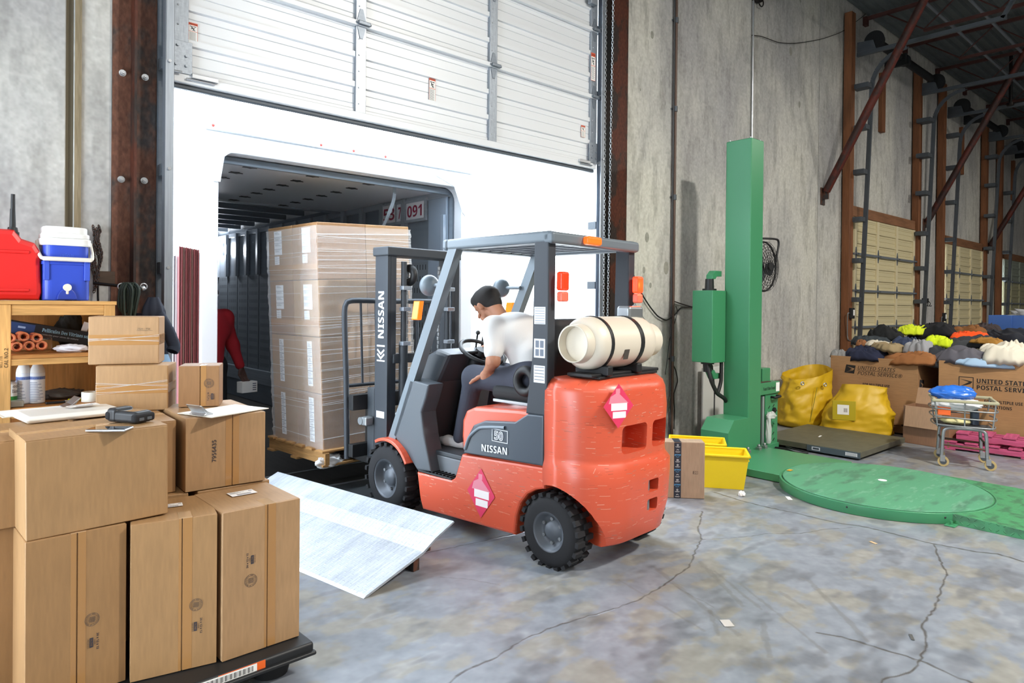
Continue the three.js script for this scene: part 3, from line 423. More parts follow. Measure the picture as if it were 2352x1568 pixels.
// =====================================================================
// THE CLOSED DOCK DOORS FURTHER ALONG THE WALL
// =====================================================================
mats.spring = mat(0x1e2022, 0.55, 0.4);
function dockBay(o) {
  const { x0, x1, top, lab, rank } = o, pw = 0.15, pd = 0.12;
  const door = overheadDoor('overhead_door', `closed ${o.tone} ribbed overhead door ${lab}`, { x0: x0 + o.gap, x1, y0: 0.08, n: 5, h: (top - 0.08) / 5, T: 0.045, z: ZW + 0.03, mat: mats.doorCream, rib: mats.doorCreamRib, mats: o.mats, stileMats: o.stileMats, hingeMat: mats.track, railOut: 0.034, railMat: mats.galv, stiles: [x0 + o.gap + 0.05, x0 + 0.05 + (x1 - x0) * 0.335, x0 + (x1 - x0) * 0.67, x1 - 0.05], ribs: 9 });
  const ys = [top + 3.2, top + 3.05];
  [[x0 - 0.32, ys[0]], [x1 + 0.01, ys[1]]].forEach(([x, y], i) => solo('timber_post', `brown timber post of ${o.which}, ${i ? 'away from' : 'toward'} the green machine`, 'post', tri(rb2(x, x + pw, 0, y, ZW + 0.022, ZW + 0.02 + pd, 0.006), 0.9, 'y', x), mats.postWood, 'timber posts by the dock doors'));
  solo('timber_header', `brown timber header board above ${o.which}`, 'beam', tri(rb2(x0 - 0.165, x1 + 0.005, top + 0.002, top + 0.17, ZW + 0.022, ZW + 0.09, 0.006), 0.9, 'x', x0), mats.beamWood, 'timber headers');
  const mx = (x0 + x1) / 2 - 0.22; solo('timber_block', `short brown timber block carrying the spring shaft over ${o.which}`, 'post', tri(rb2(mx, mx + 0.14, top + 1.58, top + 2.6, ZW, ZW + 0.07, 0.006), 0.9, 'y', x0 + 2), mats.postWood, 'timber shaft blocks');
  const ya = top + 2.55;
  [[x0 - 0.05, 'near'], [x1 + 0.12, 'far']].forEach(([x, w]) => {
    const t = thing('lift_track', `grey curved lift track of ${o.which}, ${w === 'near' ? 'toward' : 'away from'} the green machine`, 'door track', [0, 0, 0], 0, 'lift tracks of the closed doors');
    const zb = ZW + 0.17, zt = ZW + 0.34, pts = [V(x, 0, zb)]; for (let k = 1; k <= 6; k++) pts.push(V(x, (ya - 0.55) * k / 6, zb + (zt - zb) * k / 6)); for (let k = 1; k <= 6; k++) { const a = k / 6 * Math.PI / 2; pts.push(V(x, ya - 0.55 + 0.5 * Math.sin(a), zt + 0.5 * (1 - Math.cos(a)))); }
    const gs = []; for (let i = 0; i + 1 < pts.length; i++) gs.push(bar(pts[i], pts[i + 1], 0.012, 0.06, V(0, i < 7 ? 0.1 : 0.7, 1)), bar(pts[i].clone().add(V(0.016, 0, 0.025)), pts[i + 1].clone().add(V(0.016, 0, 0.025)), 0.04, 0.01, V(0, i < 7 ? 0.1 : 0.7, 1)));
    part(t, 'curved_rail', gs, mats.trackDark);
    part(t, 'arm', [b2(x - 0.025, x + 0.025, ya - 0.01, ya + 0.05, ZW + 0.12, ZW + 2.1), bar(V(x, ya + 0.02, ZW + 2.05), V(x, ROOF - 0.05, ZW + 2.5), 0.05, 0.05)], mats.trackDark, 'horizontal steel arm reaching in from the wall');
    for (const y of [0.4, 1.0, 1.68, 2.3, 2.95, 3.7, 4.4, 5.05]) if (y < ya - 0.4) part(t, 'bracket', rb2(x - 0.16 + (w === 'far' ? -0.06 : 0), x + 0.01, y, y + 0.075, ZW + 0.115, zb + (zt - zb) * y / (ya - 0.55) + 0.01, 0.004), mats.trackDark);
    part(t, 'end_plate', extrX([[ZW + 0.12, ya], [ZW + 0.42, ya], [ZW + 0.36, ya + 0.2], [ZW + 0.12, ya + 0.22]], x - 0.012, x - 0.004), mats.trackDark);
  });
  const sh = thing('spring_shaft', `black torsion spring shaft above ${o.which}`, 'spring shaft', [0, 0, 0], 0, 'spring shafts'); const ys2 = ya + 0.2, zz = ZW + 0.36;
  for (const x of [x0 - 0.05, x1 + 0.12]) { const dr = part(sh, 'cable_drum', [new THREE.CylinderGeometry(0.15, 0.15, 0.02, 24).rotateZ(Math.PI / 2), new THREE.CylinderGeometry(0.11, 0.13, 0.09, 24).rotateZ(Math.PI / 2).translate(0.05, 0, 0)], mats.spring); dr.position.set(x + 0.03, ys2, zz); }
  part(sh, 'shaft', rod(V(x0 - 0.02, ys2, zz), V(x1 + 0.15, ys2, zz), 0.016, 10), mats.spring);
  for (const [a, b] of [[x0 + 0.22, mx - 0.12], [mx + 0.26, x1 - 0.12]]) { const pr = []; const n = Math.round((b - a) / 0.035); for (let k = 0; k <= n; k++) pr.push([k % 2 ? 0.052 : 0.066, a + (b - a) * k / n]); part(sh, 'spring', lathe([[0.016, a], ...pr, [0.016, b]], 14).rotateZ(-Math.PI / 2).translate(0, ys2, zz), mats.spring); }
  part(sh, 'centre_bearing', [rb2(mx + 0.04, mx + 0.1, ys2 - 0.1, ys2 + 0.1, ZW + 0.07, zz + 0.06, 0.01), new THREE.CylinderGeometry(0.1, 0.1, 0.05, 20).rotateZ(Math.PI / 2).translate(mx + 0.12, ys2, zz)], mats.spring);
}
dockBay({ x0: 11.4, x1: 14.16, top: 3.06, gap: 0, tone: 'cream', which: 'the door behind the clothes', lab: 'behind the heap of clothes', rank: 0 });
dockBay({ x0: 15.9, x1: 18.62, top: 2.93, gap: 0.06, tone: 'cream', which: 'the door by the coat hooks', lab: 'next to the pillar with coat hooks', rank: 1 });
mats.doorCreamDull = mat(0xa9a584, 0.6, 0.05);
dockBay({ x0: 20.25, x1: 22.95, top: 2.85, gap: 0.22, tone: 'grey and cream', which: 'the grey topped door', lab: 'beyond the blue bin', rank: 2, mats: [mats.doorCreamDull, mats.doorCreamDull, mats.doorCreamDull, mats.doorCreamDull, mats.doorGrey], stileMats: [mats.doorCreamDull, mats.doorCreamDull, mats.doorCreamDull, mats.doorCreamDull, mats.doorGrey] });
// raking brace pipes from wall to roof
for (const [x, y, w] of [[10.42, 3.35, 'springing from the wall beside the wall joint'], [14.92, 3.29, 'springing from the pillar with coat hooks'], [19.35, 3.12, 'springing from the wall before the grey and cream door']]) {
  const t = thing('brace_pipe', `red rusty raking brace pipe ${w}`, 'pipe'); part(t, 'pipe', tri(rod(V(x, y, ZW + 0.06), V(x, 6.4, ZW + 0.06 + (6.4 - y) * 0.525), 0.058, 16), 0.8), mats.rustPipe);
  part(t, 'foot_plate', [rb2(x - 0.07, x + 0.07, y - 0.2, y + 0.06, ZW, ZW + 0.015, 0.003), rb2(x - 0.008, x + 0.008, y - 0.12, y + 0.03, ZW, ZW + 0.1, 0.002)], mats.rust);
}
// pipes under the roof, running along the wall
for (const [px, py, lab] of [[2224, 92, 'thin pale pipe under the roof nearer the wall'], [2300, 72, 'thin pale pipe under the roof further from the wall']]) { const p = onY(px, py, 6.2); solo('ceiling_pipe', lab, 'pipe', rod(V(6, 6.2, p.z), V(27, 6.2, p.z), 0.025, 10), mats.galv); }
solo('ceiling_pipe', 'dark drop pipe hanging below the roof joists', 'pipe', mg(rod(V(15.6, 5.5, -3.4), V(15.6, 6.45, -3.4), 0.03, 8), rod(V(15.6, 5.5, -3.4), V(15.6, 5.45, -3.4), 0.06, 8)), mats.darkSteel);
// coat hooks, switch boxes
{ const p = onZ(2124, 690, ZW); const t = thing('coat_hooks', 'black row of coat hooks on the pillar between the cream doors', 'hooks', [p.x, p.y, ZW]); part(t, 'board', rbx(0.34, 0.09, 0.02, 0.004, 0, 0, 0.01), mats.black); for (let k = 0; k < 3; k++) part(t, 'hook', tube([[-0.12 + k * 0.12, 0, 0.02], [-0.12 + k * 0.12, -0.05, 0.06], [-0.12 + k * 0.12, -0.11, 0.05], [-0.12 + k * 0.12, -0.1, 0.09]], 0.008, 12, 5), mats.black); }
for (const [x, y, z, w] of [[11.16, 1.5, ZW + 0.12, 'cream door behind the clothes'], [15.66, 1.42, ZW + 0.12, 'door by the coat hooks']]) { const t = thing('switch_box', `black switch box with grey wire on the post of the ${w}`, 'switch'); t.position.set(x, y, z); part(t, 'case', rbx(0.1, 0.17, 0.07, 0.008, 0, 0, 0.035), mats.black); part(t, 'plate', rbx(0.05, 0.09, 0.006, 0.002, 0.01, 0.01, 0.072), mats.paper); part(t, 'wire', tube([[-0.05, 0, 0.03], [-0.14, 0.0, 0.04], [-0.13, -0.12, 0.03], [-0.1, -0.35, 0.02], [-0.09, -0.42, 0.03], [0.03, -0.44, 0.02]], 0.008, 30, 6), mats.chromeDull); }
// =====================================================================
// PACKED CARTONS ON THE BLACK PALLET
// =====================================================================
const yAt = (x, y, P) => { const d = pixDir(x, y), t = P.clone().sub(eye).dot(camF) / d.dot(camF); return eye.y + d.y * t; };
mats.stamp = inkMat(256, 256, (c) => { c.lineWidth = 6; c.beginPath(); c.arc(128, 128, 116, 0, 7); c.stroke(); c.lineWidth = 4; c.beginPath(); c.arc(128, 128, 84, 0, 7); c.stroke(); c.font = 'bold 24px sans-serif'; c.textAlign = 'center'; 'BOX CERTIFICATE OF MANUFACTURER '.split('').forEach((ch, i) => { c.save(); c.translate(128, 128); c.rotate(i / 32 * 6.283); c.fillText(ch, 0, -92); c.restore(); }); for (let y = 84; y < 180; y += 16) c.fillRect(128 - Math.sqrt(76 * 76 - (y - 128) ** 2) * 0.9, y, Math.sqrt(76 * 76 - (y - 128) ** 2) * 1.8, 4); for (const x of [92, 116, 140, 164]) c.fillRect(x, 74, 6, 108); }, 0x564c46);
const sizeMat = (a, b) => inkMat(256, 160, (c) => { c.font = 'bold 40px sans-serif'; c.textAlign = 'center'; c.fillText(a, 128, 42); c.font = '22px sans-serif'; c.fillText(b, 128, 70); c.fillRect(66, 80, 124, 42); c.fillStyle = '#000'; c.font = 'bold 32px sans-serif'; c.fillText('ULINE', 128, 112); c.fillStyle = '#fff'; c.font = '18px sans-serif'; c.fillText('1-800-295-5510', 128, 146); }, 0x33333d);
mats.size24 = sizeMat('24 x 12 x 12', 'S-4946'); mats.size7 = sizeMat('7 x 7 x 10', 'S-4088');
mats.number = inkMat(256, 80, (c) => { c.font = 'bold 62px monospace'; c.textAlign = 'center'; c.fillText('7956435', 128, 62); }, 0x33333d);
mats.pencil = inkMat(256, 64, (c) => { c.font = 'italic 40px sans-serif'; c.fillText('25m - 254', 14, 44); c.fillRect(10, 54, 220, 4); }, 0x7a6a55);
const shipLabel = () => printMat(256, 160, (c, W, H) => { c.fillStyle = '#f4f3f1'; c.fillRect(0, 0, W, H); c.fillStyle = '#444'; for (let y = 14; y < 70; y += 12) c.fillRect(14, y, 60 + (y * 37) % 120, 5); c.fillStyle = '#223'; for (let x = 60; x < 200; x += 6) c.fillRect(x, 96, 2 + (x * 13) % 4, 46); c.fillRect(206, 30, 36, 16); });
mats.shipLabel = shipLabel();
// a carton whose +z face looks at us; seam: share of the width where the flaps of the front meet
function carton(label, o) {
  const { a, b, h, d, m = mats.kraft, group = 'cartons stacked on the black pallet' } = o, w = o.w || Math.hypot(b.x - a.x, b.z - a.z), th = o.turn ?? Math.atan2(-(b.z - a.z), b.x - a.x), n = V(Math.sin(th), 0, Math.cos(th)), mid = a.clone().add(b).multiplyScalar(0.5).addScaledVector(n, -d / 2);
  const t = thing('cardboard_box', label, 'box', [mid.x, a.y, mid.z], th, group); if (o.lean) t.rotation.z = o.lean;
  const f = 0.003, F = d / 2;
  if (o.seam) { // front closed by two flaps with a real gap
    part(t, 'body', tri(rbx(w, h, d - f * 2, 0.005, 0, h / 2, -f), 0.5, null, a.x, a.z), m);
    const x = -w / 2 + w * o.seam, g = 0.0035; part(t, 'flap', tri(rb2(-w / 2 + 0.001, x - g / 2, 0.002, h - 0.002, F - f * 2, F, 0.0014), 0.5, null, a.z, 0.4), m); part(t, 'flap', tri(rb2(x + g / 2, w / 2 - 0.001, 0.002, h - 0.002, F - f * 2, F - 0.0006, 0.0014), 0.5, null, a.x, 0.7), m);
    const tw = o.tapeW ?? 0.048, tx = x + (o.tapeShift ?? 0.012); if (o.tape !== false) { part(t, 'packing_tape', [rb2(tx - tw / 2, x - g / 2 - 0.0005, 0.004, h - 0.001, F - 0.0005, F + 0.0007, 0.0004), rb2(x + g / 2 + 0.0005, tx + tw / 2, 0.004, h - 0.001, F - 0.0011, F + 0.0001, 0.0004)], mats.tape); part(t, 'packing_tape', rb2(tx - tw / 2, tx + tw / 2, h - 0.001, h + 0.0008, F - 0.09, F, 0.0004), mats.tapeClear); }
  } else part(t, 'body', tri(rbx(w, h, d, 0.005, 0, h / 2, 0), 0.5, null, a.x, a.z), m);
  if (o.topSeam) { const g = 0.003; part(t, 'top_flap', tri(rb2(-w / 2 + 0.001, w / 2 - 0.001, h - 0.001, h + 0.0025, g, d / 2 - 0.001, 0.001), 0.5), m); part(t, 'top_flap', tri(rb2(-w / 2 + 0.001, w / 2 - 0.001, h - 0.001, h + 0.0025, -d / 2 + 0.001, -g, 0.001), 0.5), m); part(t, 'packing_tape', rb2(-w / 2, w / 2, h + 0.0022, h + 0.0034, -0.026, 0.024, 0.0004), mats.tapeClear); }
  if (o.bandTape) for (const [y0, y1] of o.bandTape) part(t, 'packing_tape', rbx(w + 0.002, y1 - y0, d + 0.002, 0.005, 0, (y0 + y1) / 2, 0), mats.tape, 'wide brown tape band');
  if (o.stretch) part(t, 'film_strands', o.stretch.map(([y0, y1]) => [rod(V(-w / 2, y0, F + 0.003), V(w / 2, y1, F + 0.003), 0.0007, 4), rod(V(-w / 2, y0 - 0.008, F + 0.003), V(w / 2, y1 + 0.006, F + 0.003), 0.0005, 4)]).flat(), mats.filmStrand, 'shiny stretch film strands');
  for (const p of o.prints || []) part(t, p.name || 'print', (p.top ? plane(p.w, p.h).rotateZ(p.rot || 0).rotateX(-Math.PI / 2).translate(p.x, h + 0.0042, p.y) : plane(p.w, p.h).rotateZ(p.rot || 0).translate(p.x, p.y, F + 0.0016)), p.m, p.label);
  return { t, w, h, d, th, top: a.y + h };
}
mats.filmStrand = mat(0xe9ecee, 0.15, 0.1);
const PT = 0.137, Y1 = 0.737;
const P = (x, y, Y) => onY(x, y, Y);
const S24 = (x, y) => [{ x, y, w: 0.052, h: 0.052, m: mats.stamp, label: 'round box stamp', rot: -0.1 }, { x: x + 0.004, y: y - 0.085, w: 0.072, h: 0.045, rot: -Math.PI / 2, m: mats.size24, label: 'printed carton size' }];
const dropTo = (p, Y) => V(p.x, Y, p.z);
{
  const a1 = P(57, 1240, Y1), a2 = P(292, 1208, Y1), bb1 = P(300, 1205, Y1), bb2 = P(500, 1178, Y1), c1 = P(512, 1178, Y1), c2 = P(690, 1143, Y1), hh = Y1 - PT;
  const g3 = [a1, a2, bb1, bb2, c1, c2].map((p) => dropTo(p, PT)); g3[1].lerp(g3[2], 0.4);
  carton('tall kraft carton below the widest carton, beside the pallet end', { turn: 0.05, a: g3[0], b: g3[1], h: hh, d: 0.33, m: mats.kraftB, seam: 0.49, tapeShift: 0.004, prints: S24(0.045, 0.27), tape: true });
  carton('tall kraft carton standing between two tall cartons on the pallet', { a: g3[2], b: g3[3], h: hh - 0.002, d: 0.33, seam: 0.58, prints: [...S24(0.075, 0.25), { x: 0.0, y: -0.03, top: true, w: 0.08, h: 0.05, m: mats.shipLabel, name: 'shipping_label', label: 'white shipping label' }], m: mats.kraft });
  carton('tall kraft carton with a white shipping label on top at the pallet corner', { a: g3[4], b: g3[5], h: hh, d: 0.35, seam: 0.56, m: mats.kraftC, prints: [{ x: -0.05, y: 0.3, w: 0.056, h: 0.056, m: mats.stamp, label: 'round box stamp' }, { x: -0.05, y: 0.385, w: 0.072, h: 0.045, rot: Math.PI / 2, m: mats.size24, label: 'printed carton size' }, { x: 0.0, y: -0.05, top: true, w: 0.11, h: 0.07, m: mats.shipLabel, name: 'shipping_label', label: 'white shipping label with barcode' }] });
  // back row of the bottom layer carries the back cartons
  const zb = V(0, 0, -0.37);
  carton('tall kraft carton behind the carton with the shipping label', { a: g3[4].clone().add(V(0.02, 0, -0.385)), b: g3[5].clone().add(V(0.02, 0, -0.385)), h: hh, d: 0.4, m: mats.kraftB });
  carton('tall kraft carton in the back row under the stacked small cartons', { a: g3[2].clone().add(V(0.0, 0, -0.38)), b: g3[3].clone().add(V(0.0, 0, -0.38)), h: hh, d: 0.4, m: mats.kraft });
  const gl = P(11, 1192, Y1); carton('tall kraft carton in the back row under the padded envelope', { a: V(-0.04, PT, -3.1), b: V(0.55, PT, -3.12), h: hh, d: 0.36, m: mats.kraftB });
  // upper layer
  const d1 = P(57, 1237, Y1 + 0.002), d2 = P(392, 1185, Y1 + 0.002), hD = (yAt(388, 985, d2) + yAt(47, 1005, d1)) / 2 - Y1;
  globalThis.DTOP = carton('wide kraft carton with a phone and a scanner lying on top', { a: d1, b: d2, h: hD, d: 0.335, m: mats.kraft, topSeam: true, turn: 0.05, lean: 0.01 });
  const f1 = P(425, 1132, Y1 + 0.002), f2 = P(609, 1103, Y1 + 0.002), hF = yAt(605, 945, f2) - Y1;
  globalThis.FTOP = carton('kraft carton stamped 7956435 with a clipboard on top', { a: f1, b: f2, h: hF, d: 0.5, m: mats.kraftC, seam: 0.57, tapeW: 0.06, tapeShift: 0, prints: [{ x: -0.055, y: 0.17, w: 0.1, h: 0.03, rot: Math.PI / 2, m: mats.number, label: 'printed number 7956435' }] });
  const e2 = P(420, 1135, Y1 + 0.002), e1 = V(e2.x - 0.36, Y1 + 0.002, e2.z - 0.07); e2.x -= 0.012; e2.z -= 0.06;
  globalThis.ETOP = carton('kraft carton behind the wide carton, carrying two small cartons', { a: e1.clone().add(V(0.0, 0, 0.0)), b: e2, h: hF - 0.012, d: 0.46, m: mats.kraftB, topSeam: true });
  globalThis.GTOP = carton('kraft carton under the white padded envelope', { a: V(-0.06, Y1 + 0.002, -3.08), b: V(e1.x - 0.008, Y1 + 0.002, -3.1), h: hF - 0.006, d: 0.45, m: mats.kraft, topSeam: true });
  // small cartons on top
  const ye = ETOP.top + 0.004, h1 = P(219, 946, ye), h2 = P(385, 941, ye), hH = yAt(385, 838, h2) - ye;
  const H1 = carton('taped small carton in the stack of two, lower one', { a: h1, b: h2, h: hH, d: 0.2, m: mats.kraft, bandTape: [[0.08, 0.13]], stretch: [[0.11, 0.14], [0.135, 0.115], [0.09, 0.1]], group: 'small cartons' });
  const yi = ye + hH + 0.0015, i1 = P(202, 838, yi), i2 = P(365, 835, yi), hI = yAt(366, 727, i2) - yi;
  carton('taped small carton in the stack of two, topmost one', { a: i1, b: i2, h: hI, d: 0.2, m: mats.kraftC, bandTape: [[0.09, 0.145]], stretch: [[0.12, 0.135], [0.125, 0.11]], prints: [{ x: 0.09, y: 0.17, w: 0.08, h: 0.02, m: mats.pencil, label: 'faint handwriting' }], group: 'small cartons' });
  const yj = FTOP.top + 0.002, j1 = P(409, 936, yj), j2 = P(503, 933, yj), hJ = yAt(502, 839, j2) - yj;
  carton('small square carton stamped 7 x 7 x 10 beside the clipboard', { a: j1, b: j2, h: hJ, d: 0.17, m: mats.kraftDark, seam: 0.53, tapeW: 0.03, prints: [{ x: 0.045, y: 0.115, w: 0.048, h: 0.048, m: mats.stamp, label: 'round box stamp' }, { x: 0.055, y: 0.05, w: 0.06, h: 0.04, rot: Math.PI / 2, m: mats.size7, label: 'printed carton size' }], group: 'small cartons' });
}
// ---- black plastic pallet ----
{
  const c = P(722, 1472, PT), q = P(440, 1572, PT), th = Math.atan2(-(c.z - q.z), c.x - q.x), W = 1.35, D = 0.98, t = thing('plastic_pallet', 'black plastic pallet with a barcode label under the cartons', 'pallet', [0, 0, 0], th);
  const right = V(Math.cos(th), 0, -Math.sin(th)), n = V(Math.sin(th), 0, Math.cos(th)), ctr = c.clone().addScaledVector(right, -W / 2).addScaledVector(n, -D / 2); t.position.set(ctr.x, 0, ctr.z);
  part(t, 'deck', rbx(W, 0.05, D, 0.014, 0, PT - 0.026, 0, 2), mats.black); parts(t, 'rim', [rbx(W + 0.012, 0.018, 0.03, 0.008, 0, PT - 0.045, D / 2), rbx(W + 0.012, 0.018, 0.03, 0.008, 0, PT - 0.045, -D / 2)], mats.black);
  for (const x of [-0.54, 0, 0.54]) for (const z of [-0.37, 0, 0.37]) part(t, 'foot', new THREE.CylinderGeometry(0.085, 0.062, PT - 0.05, 20).scale(1.1, 1, 0.9).translate(x, (PT - 0.05) / 2, z), mats.blackSoft);
  const bar = printMat(512, 96, (c, W, H) => { c.fillStyle = '#efeeea'; c.fillRect(0, 0, W, H); c.fillStyle = '#16161a'; for (let x = 30; x < 480;) { const k = 3 + (x * 29) % 9; c.fillRect(x, 14, k, 52); x += k + 3 + (x * 17) % 6; } c.font = '18px monospace'; c.fillText('4 0 1 8 2 7 7 3 0 0 1 9 6 5', 90, 88); });
  const lx = (px, py) => P(px, py, PT - 0.03).sub(ctr).dot(right), x0 = lx(430, 1580), x1 = lx(572, 1518), x2 = lx(590, 1510);
  part(t, 'barcode_label', plane(x1 - x0, 0.04).translate((x0 + x1) / 2, PT - 0.026, D / 2 + 0.0012), bar, 'torn white barcode label'); part(t, 'orange_label', plane(x2 - x0 - 0.1, 0.046).translate((x0 + 0.1 + x2) / 2, PT - 0.026, D / 2 + 0.0006), mat(0xe8641e, 0.5), 'orange sticker under the barcode');
}
// ---- small things lying on the cartons ----
{
  // padded envelope
  const yG = GTOP.top + 0.005, p = P(160, 956, yG), t = thing('padded_envelope', 'white padded mailing envelope lying on the back carton', 'envelope', [p.x, yG, p.z], 0.12);
  const g = rbx(0.38, 0.042, 0.225, 0.02, 0, 0.021, 0, 8); { const q = g.attributes.position; for (let i = 0; i < q.count; i++) { const x = q.getX(i), y = q.getY(i), z = q.getZ(i), k = 1 - 0.55 * Math.max(Math.abs(x) / 0.19, Math.abs(z) / 0.1125) ** 4; q.setXYZ(i, x, y > 0.01 ? 0.01 + (y - 0.01) * k + 0.003 * noise3(x * 30, z * 30, 2) : y, z + 0.004 * noise3(x * 20, 1, y * 9)); } g.computeVertexNormals(); }
  part(t, 'envelope_body', g, mat(0xe8e6e0, 0.42)); part(t, 'address_label', plane(0.12, 0.07).rotateX(-Math.PI / 2).rotateZ(0.04).translate(0.06, 0.041, -0.03), mats.shipLabel, 'white address label');
}
function clipboard(label, x, y, Y, turn, w, l, clipAt) {
  const p = P(x, y, Y), t = thing('clipboard', label, 'clipboard', [p.x, Y, p.z], turn, 'clipboards on the cartons');
  part(t, 'board', rbx(w, 0.004, l, 0.0018, 0, 0.002, 0), mat(0xd8d2c4, 0.5)); part(t, 'sheet', rbx(w * 0.93, 0.0012, l * 0.92, 0.0005, 0, 0.0048, 0.006), mats.paper, 'white paper sheet');
  const cx = clipAt[0] * w, cz = clipAt[1] * l; const k = part(t, 'clip', [extrX([[-0.02, 0.004], [0.03, 0.004], [0.032, 0.008], [0.004, 0.02], [-0.03, 0.05], [-0.034, 0.048], [-0.004, 0.012]], -0.05, 0.05, 0.0008), rod(V(-0.052, 0.011, 0), V(0.052, 0.011, 0), 0.005, 8)], mats.chrome, 'steel spring clip'); k.position.set(cx, 0.002, cz); k.rotation.y = clipAt[2];
}
clipboard('clipboard with steel clip and white sheet beside the small square carton', 515, 944, FTOP.top + 0.003, 0.35, 0.32, 0.235, [-0.44, 0.06, Math.PI / 2]);
clipboard('clipboard with white sheet beneath the padded envelope, clip toward the taped cartons', 85, 945, GTOP.top + 0.004, 0.1, 0.3, 0.22, [0.46, -0.1, -Math.PI / 2]);
{ // rugged scanner
  const yD = DTOP.top + 0.006, p = P(300, 968, yD), t = thing('handheld_scanner', 'black rugged handheld scanner lying on the wide carton', 'scanner', [p.x, yD, p.z], 0.5);
  part(t, 'body', [rbx(0.085, 0.045, 0.15, 0.014, 0, 0.024, 0, 3), rbx(0.092, 0.055, 0.05, 0.014, 0, 0.029, -0.055, 3)], mat(0x26282b, 0.45)); parts(t, 'bumper', [rbx(0.096, 0.034, 0.03, 0.011, 0, 0.022, 0.066, 2), rbx(0.1, 0.034, 0.03, 0.011, 0, 0.026, -0.07, 2)], mats.rubber); part(t, 'scanner_screen', rbx(0.066, 0.002, 0.085, 0.001, 0, 0.0468, 0.012), phys(0x15181c, 0.08, 0, { clearcoat: 1 }), 'dark glossy screen');
  parts(t, 'front_port', [rbx(0.022, 0.012, 0.004, 0.002, -0.02, 0.018, 0.0815), rbx(0.022, 0.012, 0.004, 0.002, 0.016, 0.018, 0.0815)], mat(0x6a7078, 0.3, 0.5));
  const s = onY(252, 988, yD - 0.002), u = thing('smartphone', 'smartphone lying face up on the wide carton', 'phone', [s.x, yD - 0.001, s.z], 0.95); part(u, 'case', rbx(0.072, 0.008, 0.142, 0.0038, 0, 0.004, 0, 2), mat(0xc9ccd0, 0.3, 0.6)); part(u, 'phone_glass', rbx(0.067, 0.001, 0.137, 0.0005, 0, 0.0083, 0), phys(0x23262b, 0.04, 0, { clearcoat: 1 }), 'black glass front');
}
// =====================================================================
// WOODEN SHELF AT THE WALL, WITH WHAT IS ON AND IN IT
// =====================================================================
{
  const zf = -4.1, zb = -4.55, xr = 0.822, xl = -0.35, xm = 0.345, t = thing('wooden_shelf', 'open pine and plywood shelf unit at the wall beside the rusty jamb', 'shelf');
  part(t, 'top_board', tri(rb2(xl, xr + 0.004, 1.558, 1.578, zb, zf + 0.006, 0.003), 0.8, 'x'), mats.pine);
  part(t, 'back_panel', tri(b2(xl, xr, 0.05, 1.558, zb, zb + 0.012), 1.1, 'y'), mats.plywood, 'plywood back');
  part(t, 'side_panel', tri(b2(xr - 0.016, xr, 0.05, 1.558, zb + 0.012, zf - 0.045), 1.1, 'y', 0.3), mats.plywood, 'plywood side');
  for (const [x, w] of [[xr - 0.052, 0.05], [xm - 0.028, 0.056], [xl, 0.05]]) part(t, 'post', tri(rb2(x, x + w, 0, 1.558, zf - 0.045, zf, 0.003), 0.8, 'y', x), mats.pine);
  part(t, 'front_rail', tri(rb2(xm + 0.028, xr - 0.052, 1.505, 1.558, zf - 0.04, zf - 0.004, 0.003), 0.8, 'x', 0.2), mats.pine);
  for (const y of [1.308, 1.048, 0.62, 0.12]) part(t, 'shelf_board', tri(rb2(xl, xr - 0.016, y - 0.018, y, zb + 0.012, zf - 0.005, 0.002), 0.8, 'x', y), mats.plywood);
  for (const y of [1.308, 1.048]) part(t, 'shelf_rail', tri(rb2(xm + 0.028, xr - 0.052, y - 0.05, y - 0.019, zf - 0.03, zf - 0.004, 0.002), 0.8, 'x', y * 3), mats.pine);
  part(t, 'print', plane(0.12, 0.045).rotateZ(Math.PI / 2).translate(xm, 1.3, zf + 0.001), inkMat(256, 96, (c) => { c.font = '30px sans-serif'; c.fillText('MILL 778', 20, 36); c.font = 'bold 46px sans-serif'; c.fillText('CAL NO.2', 20, 84); }, 0x5c4526), 'lumber stamp');
}
{ // red fuel can
  const a = onZ(0, 680, -4.22), b = onZ(95, 680, -4.22), x0 = a.x - 0.15, x1 = b.x, Y = 1.58, t = thing('fuel_can', 'red plastic fuel can with black spout on the wooden shelf', 'fuel can', [(x0 + x1) / 2, Y, -4.3]), W = x1 - x0; mats.redPlastic = mat(0xd8211f, 0.38);
  part(t, 'tank', extr([[-W / 2 + 0.01, 0], [W / 2 - 0.01, 0], [W / 2, 0.03], [W / 2 - 0.006, 0.2], [W / 2 - 0.03, 0.235], [0.075, 0.25], [0.045, 0.285], [-0.02, 0.285], [-0.05, 0.25], [-W / 2 + 0.03, 0.235], [-W / 2, 0.2], [-W / 2, 0.03]], 0.2, 0.022).translate(0, 0, -0.1), mats.redPlastic);
  parts(t, 'side_rib', [rbx(W * 0.8, 0.014, 0.012, 0.005, -0.02, 0.195, 0.1), rbx(W * 0.8, 0.014, 0.012, 0.005, -0.02, 0.04, 0.1)], mats.redPlastic);
  const sp = onZ(30, 520, -4.22).x - (x0 + x1) / 2; part(t, 'spout_collar', [new THREE.CylinderGeometry(0.028, 0.028, 0.028, 20).translate(sp, 0.262, 0.06), new THREE.CylinderGeometry(0.02, 0.024, 0.02, 16).translate(sp, 0.285, 0.06)], mats.black, 'black ribbed collar'); part(t, 'spout', [new THREE.CylinderGeometry(0.011, 0.014, 0.08, 14).translate(sp, 0.33, 0.06), new THREE.CylinderGeometry(0.009, 0.01, 0.07, 14).translate(sp + 0.001, 0.395, 0.06)], mats.black, 'black spout'); part(t, 'handle', tube([[-0.02, 0.285, 0], [-0.05, 0.31, 0], [-0.12, 0.3, 0], [-0.15, 0.24, 0]], 0.014, 20, 8), mats.redPlastic); t.scale.y = 1.24;
}
